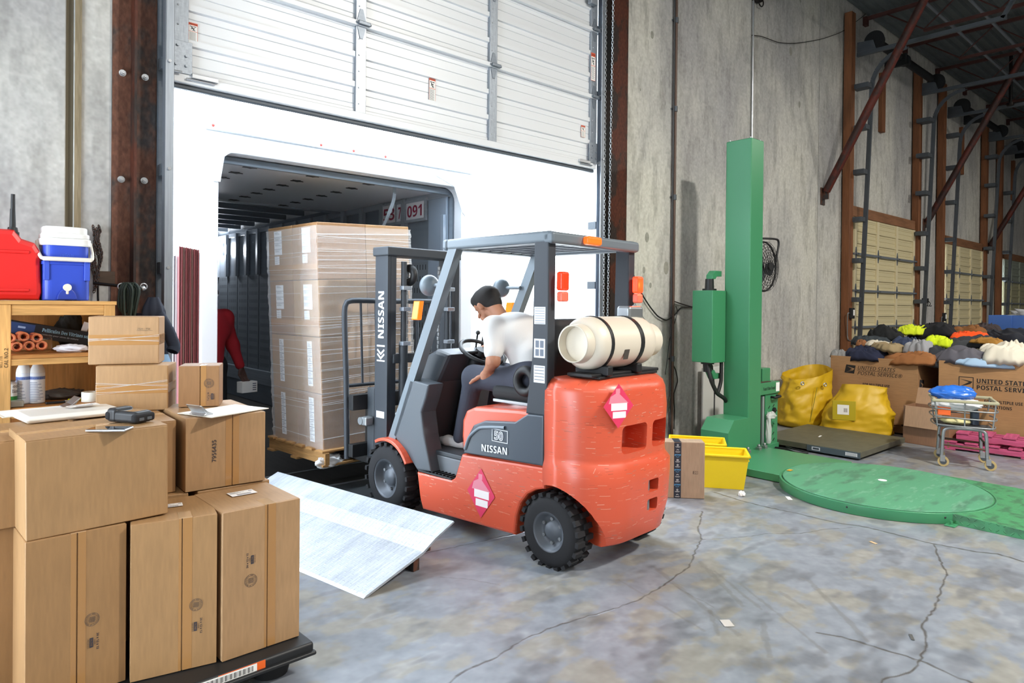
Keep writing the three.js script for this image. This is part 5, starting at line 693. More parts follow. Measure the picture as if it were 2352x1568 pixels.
  // wheels
  const wheel = (name, x, f, r, w, out, rimR, lug) => {
    const tp = []; for (const [a, b] of [[rimR, -0.5], [rimR + 0.02, -0.5], [r * 0.82, -0.5], [r * 0.95, -0.42], [r, -0.3], [r, 0.3], [r * 0.95, 0.42], [r * 0.82, 0.5], [rimR + 0.02, 0.5], [rimR, 0.5]]) tp.push([a, b * w]);
    const ty = part(t, 'tyre', lathe(tp, 44).rotateZ(Math.PI / 2), mats.rubber, 'black rubber tyre'); ty.position.set(x, r, -f);
    const lugs = []; for (let k = 0; k < lug; k++) for (const s of [-1, 1]) { const a = (k + (s > 0 ? 0.5 : 0)) / lug * 6.283; lugs.push(bx(w * 0.46, 0.022, 0.03, s * w * 0.26, r + 0.004, 0).rotateX(a)); } part(ty, 'tread', lugs, mats.rubber);
    const rim = part(ty, 'rim', lathe([[rimR + 0.004, -w * 0.48], [rimR * 0.86, -w * 0.46], [rimR * 0.8, -w * 0.2], [rimR * 0.45, -w * 0.14], [rimR * 0.4, -w * 0.3], [0, -w * 0.32]].map(([a, b]) => [a, b * out]), 32).rotateZ(-Math.PI / 2), mat(0x5a5f66, 0.5, 0.3), 'grey steel rim'); for (let k = 0; k < 6; k++) part(ty, 'wheel_nut', new THREE.CylinderGeometry(0.011, 0.011, 0.02, 6).rotateZ(Math.PI / 2).translate(-out * w * 0.2, Math.cos(k * 1.047) * rimR * 0.6, Math.sin(k * 1.047) * rimR * 0.6), mats.chromeDull); return ty;
  };
  wheel('rear', 0.075, 0.03, 0.205, 0.14, 1, 0.115, 22); wheel('rear', 0.845, 0.03, 0.205, 0.14, -1, 0.115, 22); wheel('front', 0.07, 1.55, 0.24, 0.19, 1, 0.14, 22); wheel('front', 0.85, 1.55, 0.24, 0.19, -1, 0.14, 22);
  part(t, 'rear_axle', [rbx(0.66, 0.1, 0.12, 0.02, 0.46, 0.21, -0.03)], mats.black); part(t, 'front_axle', [rbx(0.6, 0.16, 0.2, 0.03, 0.46, 0.25, -1.55)], mats.black);
  // mast
  for (const [x, s] of [[0.13, 1], [0.77, -1]]) {
    part(t, 'mast_rail', [rb2(x - 0.035, x - 0.005, 0.12, 1.9, -1.86, -1.7, 0.004), rb2(x - 0.005, x + 0.045, 0.12, 1.9, -1.86, -1.84, 0.003), rb2(x - 0.005, x + 0.045, 0.12, 1.9, -1.72, -1.7, 0.003)], mats.guardDark, 'dark outer mast rail'); part(t, 'inner_rail', rb2(x + s * 0.05 - 0.02, x + s * 0.05 + 0.02, 0.2, 1.86, -1.83, -1.74, 0.004), mats.charcoal);
    part(t, 'lift_cylinder', [rod(L3(x + s * 0.1, 0.2, 1.68), L3(x + s * 0.1, 1.2, 1.68), 0.034, 16), rod(L3(x + s * 0.1, 1.2, 1.68), L3(x + s * 0.1, 1.82, 1.68), 0.022, 14)], mats.charcoal); for (const y of [1.62, 1.46, 1.2]) part(t, 'pipe_clamp', rbx(0.075, 0.03, 0.05, 0.004, x + s * 0.1, y, -1.66), mats.plateMetal);
    const ch = []; for (let k = 0; k < 40; k++) ch.push(rbx(k % 2 ? 0.012 : 0.02, 0.03, 0.02, 0.003, x + s * 0.16, 0.5 + k * 0.033, -1.72)); part(t, 'leaf_chain', ch, mats.chromeDull);
  }
  part(t, 'mast_top', rb2(0.08, 0.82, 1.86, 1.93, -1.88, -1.68, 0.012), mats.charcoal, 'top crossbar of the mast'); for (const y of [0.35, 1.05]) part(t, 'mast_tie', rb2(0.14, 0.77, y, y + 0.07, -1.72, -1.68, 0.006), mats.charcoal); part(t, 'hose_reel', new THREE.TorusGeometry(0.055, 0.03, 10, 22).rotateY(Math.PI / 2).translate(0.3, 1.72, -1.7), mats.black);
  part(t, 'print', plane(0.62, 0.1).rotateZ(Math.PI / 2).rotateY(-Math.PI / 2).translate(0.0935, 1.53, -1.78), inkMat(512, 84, (c) => { c.font = 'bold 84px sans-serif'; c.fillText('NISSAN', 8, 72, 496); }, 0xe4e8ec, 0.4), 'white maker lettering on the mast');
  part(t, 'print', plane(0.14, 0.1).rotateZ(Math.PI / 2).rotateY(-Math.PI / 2).translate(0.0935, 1.13, -1.78), inkMat(128, 96, (c) => { c.lineWidth = 14; for (const x of [14, 44]) { c.beginPath(); c.moveTo(x + 40, 6); c.lineTo(x + 10, 48); c.lineTo(x + 40, 90); c.stroke(); } c.fillRect(104, 0, 12, 96); c.fillRect(2, 0, 10, 96); }, 0xe4e8ec, 0.4), 'white chevron mark'); part(t, 'decal', plane(0.1, 0.05).rotateY(-Math.PI / 2).translate(0.0935, 0.66, -1.78), mats.paper, 'white plate');
  // carriage, backrest, forks
  part(t, 'carriage_bar', rb2(-0.03, 0.93, 0.68, 0.8, -2.02, -1.96, 0.006), mats.black); part(t, 'carriage_bar', rb2(-0.03, 0.93, 0.32, 0.42, -2.02, -1.96, 0.006), mats.black); part(t, 'carriage_plate', [rb2(0.1, 0.22, 0.3, 0.85, -1.96, -1.87, 0.006), rb2(0.68, 0.8, 0.3, 0.85, -1.96, -1.87, 0.006)], mats.charcoal); part(t, 'side_shift_cylinder', [rod(V(0.02, 0.6, -1.94), V(0.5, 0.6, -1.94), 0.03, 12), rbx(0.07, 0.07, 0.07, 0.012, 0.06, 0.6, -1.9)], mats.chromeDull);
  part(t, 'load_backrest', [tube([L3(-0.02, 0.3, 2.05), L3(-0.02, 0.9, 2.07), L3(-0.02, 1.44, 2.1), L3(0.04, 1.52, 2.105), L3(0.46, 1.52, 2.105), L3(0.88, 1.52, 2.105), L3(0.94, 1.44, 2.1), L3(0.94, 0.9, 2.07), L3(0.94, 0.3, 2.05)], 0.022, 80, 8), rod(L3(-0.02, 0.86, 2.07), L3(0.94, 0.86, 2.07), 0.014, 8)], mats.guardDark, 'black load backrest frame'); for (const x of [0.13, 0.27, 0.41, 0.55, 0.69, 0.83]) part(t, 'backrest_bar', rod(L3(x, 0.86, 2.07), L3(x, 1.52, 2.105), 0.01, 8), mats.guardDark);
  for (const x of [0.2, 0.64]) part(t, 'fork_blade', extrX(fz([[2.02, 0.24], [3.0, 0.26], [3.02, 0.268], [2.06, 0.29], [2.06, 0.8], [2.02, 0.8]]), x - 0.05, x + 0.05, 0.004), mats.black, 'black steel fork');
}
{ // gas tank strapped behind the seat
  const t = thing('gas_cylinder', 'cream gas cylinder strapped on the back of the forklift', 'gas cylinder', FPOS, FTURN); t.scale.setScalar(FS); mats.cream = mat(0xded5c4, 0.42, 0.05);
  const cx = -0.11, cy = 1.285; const g = (pts) => lathe(pts, 36).rotateZ(-Math.PI / 2).translate(0, cy, -cx);
  part(t, 'cylinder_body', g([[0, 0.09], [0.06, 0.092], [0.12, 0.105], [0.148, 0.14], [0.152, 0.19], [0.152, 0.62], [0.148, 0.67], [0.12, 0.71], [0.06, 0.73], [0, 0.732]]), mats.cream); part(t, 'foot_ring', g([[0.1, 0.04], [0.108, 0.04], [0.112, 0.1], [0.1, 0.1], [0.1, 0.04]]), mats.cream); part(t, 'collar', g([[0.095, 0.72], [0.105, 0.72], [0.105, 0.82], [0.095, 0.82], [0.095, 0.72]]), mats.cream); part(t, 'valve', [rod(V(0.72, cy, -cx), V(0.8, cy, -cx), 0.022, 12), rbx(0.04, 0.05, 0.04, 0.008, 0.8, cy + 0.03, -cx)], mats.chromeDull);
  part(t, 'strap', g([[0.1525, 0.5], [0.1565, 0.5], [0.1565, 0.535], [0.1525, 0.535], [0.1525, 0.5]]), mats.black, 'black strap'); part(t, 'strap', g([[0.1525, 0.2], [0.1565, 0.2], [0.1565, 0.225], [0.1525, 0.225], [0.1525, 0.2]]), mats.black, 'black strap'); part(t, 'cradle', [rb2(0.1, 0.8, 1.095, 1.115, 0.02, 0.2, 0.006), rb2(0.2, 0.25, 1.1, 1.16, 0.0, 0.24, 0.01), rb2(0.5, 0.55, 1.1, 1.16, 0.0, 0.24, 0.01), rb2(0.15, 0.75, 1.085, 1.1, 0.0, 0.22, 0.004)], mats.black, 'black cradle'); part(t, 'regulator', [rbx(0.16, 0.08, 0.1, 0.02, 0.62, 1.46, 0.1, 2), rod(V(0.66, 1.5, 0.1), V(0.74, 1.38, 0.12), 0.018, 10)], mats.chromeDull); part(t, 'label', plane(0.05, 0.06).rotateX(0.25).translate(0.36, 1.22, 0.252), mat(0x4a453f, 0.7), 'dark printed label');
}
{ // the driver
  const D = thing('person', 'driver in a white shirt and dark trousers leaning forward on the forklift seat', 'person', FPOS, FTURN); D.scale.setScalar(FS);
  const q = (f, y, x) => L3(x, y, f), skin = mat(0xa8755a, 0.55), shirt = mat(0xd9d8d6, 0.85), trou = mat(0x3d414e, 0.85), shoe = mat(0xe4e4e6, 0.6), hairM = mat(0x1b1715, 0.8);
  const hip = q(0.5, 1.03, 0.43), waist = q(0.55, 1.16, 0.43), chest = q(0.68, 1.3, 0.43), neck = q(0.83, 1.4, 0.43), head = q(0.985, 1.495, 0.43), sL = q(0.72, 1.345, 0.24), sR = q(0.72, 1.345, 0.62), eL = q(0.67, 1.13, 0.19), wL = q(0.8, 1.02, 0.24), eR = q(0.84, 1.16, 0.66), wR = q(1.0, 1.19, 0.56), hL = q(0.52, 1.0, 0.34), hR = q(0.52, 1.0, 0.52), kL = q(0.95, 1.0, 0.28), kR = q(0.97, 1.0, 0.58), aL = q(1.06, 0.57, 0.27), aR = q(1.1, 0.57, 0.6);
  const torso = [[hip, waist, 0.135, 0.125], [waist, chest, 0.125, 0.13], [q(0.66, 1.3, 0.35), q(0.66, 1.3, 0.51), 0.11, 0.11], [chest, q(0.78, 1.36, 0.43), 0.12, 0.07], [sL, sR, 0.065, 0.065]], arms = [[sL, eL, 0.05, 0.038], [eL, wL, 0.037, 0.026], [sR, eR, 0.05, 0.038], [eR, wR, 0.037, 0.026]], legs = [[hL, kL, 0.085, 0.06], [kL, aL, 0.055, 0.04], [hR, kR, 0.085, 0.06], [kR, aR, 0.055, 0.04]];
  const fd = V(0, -0.55, -0.83).normalize(), up = V(0, 0.83, -0.55); const hp = (a, b, c) => head.clone().addScaledVector(fd, a).addScaledVector(up, b).add(V(c, 0, 0));
  const body = flesh([...torso, ...arms, ...legs, [q(0.76, 1.35, 0.43), hp(-0.02, -0.06, 0), 0.055, 0.05]], 0.014, 0.05);
  const face = flesh([[hp(-0.03, 0.02, 0), hp(0.01, 0.03, 0), 0.085, 0.08], [hp(0.02, -0.05, 0), hp(0.045, -0.075, 0), 0.05, 0.035], [hp(0.085, -0.005, 0), hp(0.105, -0.03, 0), 0.01, 0.014], [hp(0.075, -0.06, -0.014), hp(0.075, -0.06, 0.014), 0.012, 0.012], [hp(-0.01, -0.01, -0.083), hp(-0.015, -0.035, -0.083), 0.016, 0.012], [hp(-0.01, -0.01, 0.083), hp(-0.015, -0.035, 0.083), 0.016, 0.012], [hp(-0.06, -0.05, 0), neck, 0.055, 0.055]], 0.006, 0.022);
  const lh = flesh([...handBones(wL, q(0.92, 0.99, 0.26).sub(wL), V(0, -1, 0.2), 1, 0.25), [eL.clone().lerp(wL, 0.7), wL, 0.028, 0.025]], 0.0042, 0.008), rh = flesh([...handBones(wR, q(1.12, 1.2, 0.5).sub(wR), V(0, -1, 0), -1, 0.7), [eR.clone().lerp(wR, 0.7), wR, 0.028, 0.025]], 0.0042, 0.008);
  part(D, 'body', mg(body, face, lh, rh), skin); for (const s of [-1, 1]) part(D, 'eye', new THREE.SphereGeometry(0.011, 10, 8).translate(...hp(0.078, 0.012, s * 0.032).toArray()), mats.white);
  part(D, 'shirt', flesh([...torso.map(([a, b, c, d]) => [a, b, c + 0.014, d + 0.014]), [sL, sL.clone().lerp(eL, 0.72), 0.066, 0.062], [sR, sR.clone().lerp(eR, 0.72), 0.066, 0.062]], 0.012, 0.05), shirt, 'white short sleeved shirt');
  part(D, 'trousers', flesh([[q(0.5, 1.02, 0.38), q(0.5, 1.02, 0.48), 0.148, 0.148], ...legs.map(([a, b, c, d]) => [a, b, c + 0.015, d + 0.018])], 0.012, 0.045), trou, 'dark grey trousers');
  for (const [a, x] of [[aL, 0.27], [aR, 0.6]]) part(D, 'shoe', flesh([[q(a === aL ? 1.04 : 1.08, 0.525, x), q(a === aL ? 1.2 : 1.24, 0.52, x), 0.036, 0.036], [q(a === aL ? 1.2 : 1.24, 0.52, x), q(a === aL ? 1.27 : 1.31, 0.515, x), 0.038, 0.028], [a, q(a === aL ? 1.08 : 1.12, 0.54, x), 0.045, 0.04]], 0.007, 0.03, [[V(0, 0.492, 0), V(0, -1, 0)]]), shoe, 'white sneaker');
  part(D, 'hair', flesh([[hp(-0.035, 0.035, 0), hp(0.0, 0.045, 0), 0.092, 0.086], [hp(-0.07, -0.03, 0), hp(-0.05, 0.02, 0), 0.06, 0.085], [hp(0.05, 0.065, -0.03), hp(0.05, 0.065, 0.03), 0.034, 0.034]], 0.008, 0.03), hairM, 'short dark hair');
}
// =====================================================================
// THE WRAPPED LOAD ON THE FORKS
// =====================================================================
{
  const base = new THREE.Group(); base.position.set(...FPOS); base.rotation.y = FTURN; base.scale.setScalar(FS); base.updateMatrix();
  const lean = new THREE.Matrix4().makeTranslation(0.38, 0.34, -2.3).multiply(new THREE.Matrix4().makeRotationZ(0.045)); const place = (o, x, y, z) => { const m = base.matrix.clone().multiply(lean).multiply(new THREE.Matrix4().makeTranslation(x, y, z)); m.decompose(o.position, o.quaternion, o.scale); };
  const W = 0.9, Dp = 0.8, TH = 0.455, w = W / 2 - 0.002, d = Dp / 2 - 0.002;
  // labels printed as rows of white panels on the outer sides
  const lab = (rows) => printMat(128, 256, (c, Wd, H) => { c.fillStyle = '#e9ecf0'; c.fillRect(0, 0, Wd, H); c.fillStyle = '#9aa0ab'; const n = rows; for (let k = 1; k < n; k++) c.fillRect(0, k * H / n - 3, Wd, 6); c.fillStyle = '#6d7480'; for (let k = 0; k < n; k++) for (let j = 0; j < 3; j++) c.fillRect(12, k * H / n + 10 + j * 9, 50 + (k * 31 + j * 17) % 50, 3); }), labA = lab(4), labB = lab(6);
  const tiers = ['bottom tier', 'second tier', 'third tier', 'top tier'], spot = [['beside the mast', 'on the side away from the shelf wall'], ['deeper in the trailer', 'inside the trailer']];
  for (let k = 0; k < 4; k++) for (let i = 0; i < 2; i++) for (let j = 0; j < 2; j++) {
    const t = thing('load_carton', `wrapped kraft carton on the forks, ${tiers[k]}, ${j ? 'deeper into the trailer' : 'against the mast'}, ${i ? 'away from' : 'toward'} the shelf`, 'box', [0, 0, 0], 0, 'wrapped cartons on the forks'); place(t, (i ? 1 : -1) * W / 4, k * TH, -(j ? 0.75 : 0.25) * Dp);
    part(t, 'carton_body', tri(rbx(w, TH - 0.004, d, 0.006, 0, TH / 2, 0), 0.5, null, k, i + j), [mats.kraftDark, mats.kraftB, mats.kraft][(k + i + j) % 3]);
    if (!i) { if (k < 2) part(t, 'side_label', plane(0.075, 0.36).rotateY(-Math.PI / 2).translate(-w / 2 - 0.001, TH * 0.52, j ? -0.03 : 0.03), labB, 'column of white labels'); else { part(t, 'side_label', plane(0.13, 0.2).rotateY(-Math.PI / 2).translate(-w / 2 - 0.001, TH * 0.7, j ? -0.03 : 0.03), labA, 'white label sheet'); part(t, 'side_label', plane(0.08, 0.07).rotateY(-Math.PI / 2).translate(-w / 2 - 0.001, TH * 0.38, j ? -0.055 : 0.005), labA, 'small white label'); } if (k === 2 || k === 3) part(t, 'packing_tape', rb2(-w / 2 - 0.0012, -w / 2, 0.08, 0.13, -d / 2, d / 2, 0.0005), mats.tape); }
  }
  const p = thing('wooden_pallet', 'wooden pallet under the wrapped load on the forks', 'pallet', [0, 0, 0]); place(p, 0, -0.13, -Dp / 2); p.rotation.set(0, FTURN, 0);
  for (let k = 0; k < 6; k++) part(p, 'top_board', tri(rbx(1.0, 0.018, 0.1, 0.003, 0, 0.118, -0.4 + k * 0.16), 0.8, 'x', k * 0.17), mats.palletWood); for (const x of [-0.46, 0, 0.46]) part(p, 'stringer', tri(rbx(0.04, 0.09, 0.92, 0.003, x, 0.063, 0), 0.8, 'z', x), mats.palletWood); for (const z of [-0.41, 0, 0.41]) part(p, 'bottom_board', tri(rbx(1.0, 0.018, 0.1, 0.003, 0, 0.009, z), 0.8, 'x', z), mats.palletWood);
  // stretch wrap: a thin skin of film with horizontal ridges
  const s = thing('stretch_wrap', 'clear stretch film wound around the cartons on the forks', 'stretch film'); place(s, 0, 0, -Dp / 2); reseed(90);
  const g = new THREE.BoxGeometry(W + 0.024, 4 * TH * 0.985, Dp + 0.024, 24, 90, 24), q = g.attributes.position; for (let i = 0; i < q.count; i++) { const y = q.getY(i), x = q.getX(i), z = q.getZ(i), e = 0.006 * noise3(x * 3 + 5, y * 38, z * 3) + 0.004 * noise3(x * 2, y * 90 + x * 6, z * 2, 5); q.setXYZ(i, x * (1 + e * 2), y, z * (1 + e * 2)); } const ni = []; { const ix = g.index.array; for (const gr of g.groups) if (gr.materialIndex !== 2 && gr.materialIndex !== 3) for (let i = gr.start; i < gr.start + gr.count; i++) ni.push(ix[i]); } g.setIndex(ni); g.clearGroups(); g.computeVertexNormals(); g.translate(0, 4 * TH * 0.4925, 0);
  mats.film = phys(0xffffff, 0.16, 0, { transparent: true, opacity: 0.24 }); part(s, 'film_skin', g, mats.film);
  const st = []; for (let k = 0; k < 46; k++) { const y = rr(0.03, 4 * TH * 0.97), dy = rr(-0.03, 0.03), r = rr(0.0004, 0.0014); st.push(rod(V(-W / 2 - 0.01, y, Dp / 2 + 0.016), V(W / 2 + 0.01, y + dy, Dp / 2 + 0.016), r, 4)); if (k % 2) st.push(rod(V(-W / 2 - 0.016, y, -Dp / 2), V(-W / 2 - 0.016, y + dy * 0.7, Dp / 2), r * 0.8, 4)); } const f = part(s, 'film_ridge', st, mats.filmStrand, 'bright twisted film ridges'); f.userData.kind = 'stuff';
  part(s, 'film_tail', blob(0.2, 0.1, 0.08, 6, 0.5, [-0.42, -0.08, Dp / 2 + 0.02]), phys(0xf2f4f6, 0.2, 0, { transparent: true, opacity: 0.6 }), 'loose end of film');
}
{ // worker inside the trailer, half hidden by the rear post
  const p = onY(0, 0, 0); const X = 2.2, Z = -7.0, W2 = thing('person', 'worker in a red sweater holding a white carton inside the trailer', 'person', [X, 0, Z], 0.35); const q = (x, y, z) => V(x, y, z), skin = mat(0x4a3128, 0.55), red = mat(0xa31522, 0.85), trou = mat(0x17181d, 0.85);
  const neck = q(0, 1.5, 0), head = q(0, 1.64, 0.03), sL = q(0.2, 1.42, 0), eL = q(0.3, 1.14, 0.0), wL = q(0.34, 0.9, 0.08), sR = q(-0.2, 1.42, 0), eR = q(-0.27, 1.13, 0), wR = q(-0.22, 0.92, 0.16);
  const torso = [[q(0, 0.95, 0), q(0, 1.15, 0), 0.14, 0.13], [q(0, 1.15, 0), q(0, 1.36, 0), 0.13, 0.14], [q(-0.1, 1.3, 0), q(0.1, 1.3, 0), 0.12, 0.12], [sL, sR, 0.07, 0.07]], arms = [[sL, eL, 0.05, 0.04], [eL, wL, 0.038, 0.027], [sR, eR, 0.05, 0.04], [eR, wR, 0.038, 0.027]], legs = [[q(0.1, 0.92, 0), q(0.12, 0.5, 0.02), 0.09, 0.062], [q(0.12, 0.5, 0.02), q(0.12, 0.09, -0.02), 0.06, 0.042], [q(-0.1, 0.92, 0), q(-0.12, 0.5, 0.02), 0.09, 0.062], [q(-0.12, 0.5, 0.02), q(-0.12, 0.09, -0.02), 0.06, 0.042]];
  const face = flesh([[q(0, 1.66, -0.01), q(0, 1.67, 0.03), 0.088, 0.082], [q(0, 1.59, 0.04), q(0, 1.57, 0.06), 0.05, 0.036], [q(0, 1.635, 0.115), q(0, 1.615, 0.128), 0.011, 0.014], [q(-0.015, 1.58, 0.095), q(0.015, 1.58, 0.095), 0.012, 0.012], [q(0.085, 1.64, 0), q(0.085, 1.61, 0), 0.015, 0.011], [q(-0.085, 1.64, 0), q(-0.085, 1.61, 0), 0.015, 0.011], [q(0, 1.56, -0.01), q(0, 1.46, -0.01), 0.055, 0.06]], 0.007, 0.022);
  const lh = flesh([...handBones(wL, V(0.06, -1, 0.35), V(0, 0.1, 1), 1, 0.4), [eL.clone().lerp(wL, 0.7), wL, 0.028, 0.026]], 0.0042, 0.008), rh = flesh([...handBones(wR, V(0.1, -0.9, 0.4), V(0, 0.2, 1), -1, 0.5), [eR.clone().lerp(wR, 0.7), wR, 0.028, 0.026]], 0.0042, 0.008);
  part(W2, 'body', mg(flesh([...torso, ...arms, ...legs, [neck, q(0, 1.58, 0), 0.055, 0.052]], 0.015, 0.05), face, lh, rh), skin); for (const s of [-1, 1]) part(W2, 'eye', new THREE.SphereGeometry(0.011, 8, 6).translate(s * 0.033, 1.645, 0.104), mats.white);
  part(W2, 'sweater', flesh([...torso.map(([a, b, c, d]) => [a, b, c + 0.018, d + 0.018]), [sL, eL, 0.07, 0.06], [eL, eL.clone().lerp(wL, 0.86), 0.058, 0.045], [sR, eR, 0.07, 0.06], [eR, eR.clone().lerp(wR, 0.86), 0.058, 0.045]], 0.013, 0.05, [[q(0, 0.86, 0), V(0, -1, 0)]]), red, 'red sweater'); part(W2, 'trousers', flesh([[q(-0.05, 0.95, 0), q(0.05, 0.95, 0), 0.145, 0.145], ...legs.map(([a, b, c, d]) => [a, b, c + 0.012, d + 0.02])], 0.014, 0.04), trou, 'black trousers');
  for (const x of [0.12, -0.12]) part(W2, 'shoe', flesh([[q(x, 0.05, -0.04), q(x, 0.04, 0.14), 0.045, 0.038], [q(x, 0.1, -0.02), q(x, 0.06, 0.02), 0.048, 0.045]], 0.009, 0.03, [[V(0, 0.004, 0), V(0, -1, 0)]]), mats.black, 'black shoe'); part(W2, 'hair', flesh([[q(0, 1.68, -0.03), q(0, 1.7, 0.01), 0.092, 0.082], [q(0, 1.62, -0.05), q(0, 1.66, -0.05), 0.06, 0.08]], 0.01, 0.03), mats.black, 'short black hair');
  part(W2, 'towel', rbx(0.05, 0.2, 0.06, 0.018, 0.115, 1.5, 0.06, 3).rotateZ(0.06), mats.paper, 'white cloth on the shoulder');
  W2.updateMatrixWorld(true); const h = V(0.345, 0.75, 0.15).applyMatrix4(W2.matrixWorld); const b = thing('held_carton', 'small white carton held in the worker\'s hand', 'box', [h.x, h.y - 0.03, h.z], 0.2); part(b, 'carton_body', rbx(0.17, 0.11, 0.1, 0.003, 0, 0, 0.02), mats.paper); part(b, 'side_print', plane(0.05, 0.09).translate(0.05, 0, 0.0712), printMat(64, 96, (c, W, H) => { c.fillStyle = '#eee'; c.fillRect(0, 0, W, H); c.fillStyle = '#3a4658'; for (let y = 8; y < 90; y += 22) c.fillRect(6, y, 52, 8); }), 'printed end panel');
}
// =====================================================================
// DOCK BOARD ON THE FLOOR
// =====================================================================
{
  const A = V(1.823, 0, -3.226), len = 1.9, v = V(-0.175, 0, -0.985).normalize(), th = Math.atan2(-v.x, -v.z), t = thing('dock_board', 'bright worn aluminium dock board propped up beside the forklift', 'dock board', A, th);
  { const n = 512, a = fbm(n, n, 6, 90, 3, 301), b = fbm(n, n, 5, 5, 3, 302); mats.board = mat(0xffffff, 0.42, 0.45, { map: dataTex(n, n, (i, j, k) => { const g = (a[k] - 0.5) * 46 + (b[k] - 0.5) * 30; return [176 + g, 182 + g, 190 + g]; }), bumpMap: grey(n, n, (i, j, k) => { const u = i % 32, w = j % 32, d = (i >> 5) + (j >> 5) & 1; const x = (u - 16) * (d ? 1 : 0.35), y = (w - 16) * (d ? 0.35 : 1); return (Math.hypot(x, y) < 4 ? 0.9 : 0.4) + a[k] * 0.1; }), bumpScale: 0.0015 }); }
  const prof = [[0, 0], [0.02, 0.012], [0.44, 0.128], [0.54, 0.182], [0.7, 0.245], [0.705, 0.235], [0.545, 0.169], [0.445, 0.114], [0.03, 0.0]];
  part(t, 'plate', tri(extr(prof, len, 0.001).translate(0, 0.001, -len), 0.5, 'x'), mats.board, 'dented metal plate');
  const rivAt = (px, py) => { let p = onY(px, py, 0.17), q = p.clone(); for (let k = 0; k < 3; k++) { q = p.clone().sub(A).applyAxisAngle(V(0, 1, 0), -th); const u = q.x, y = u < 0.44 ? 0.012 + (u - 0.02) * 0.276 : 0.128 + (u - 0.44) * 0.45; p = onY(px, py, y); } q = p.clone().sub(A).applyAxisAngle(V(0, 1, 0), -th); return [q.x, p.y, q.z]; };
  for (const [x, y] of [[953, 1250.6], [964.5, 1242.7], [977, 1257], [988.5, 1249]]) { const [u, h, z] = rivAt(x, y); part(t, 'bolt_head', new THREE.CylinderGeometry(0.011, 0.013, 0.008, 14).rotateZ(0.42).translate(u, h + 0.003, z), mats.trackDark); }
  part(t, 'leg', tri(rb2(0.42, 0.47, 0.0, 0.116, -0.14, -0.06, 0.004), 0.4), mats.rust, 'rusty steel leg'); part(t, 'leg', tri(rb2(0.42, 0.47, 0.0, 0.116, -len + 0.1, -len + 0.18, 0.004), 0.4), mats.rust, 'rusty steel leg'); part(t, 'leg_gusset', rb2(0.45, 0.6, 0.07, 0.1, -0.12, -0.1, 0.002), mats.rust);
}
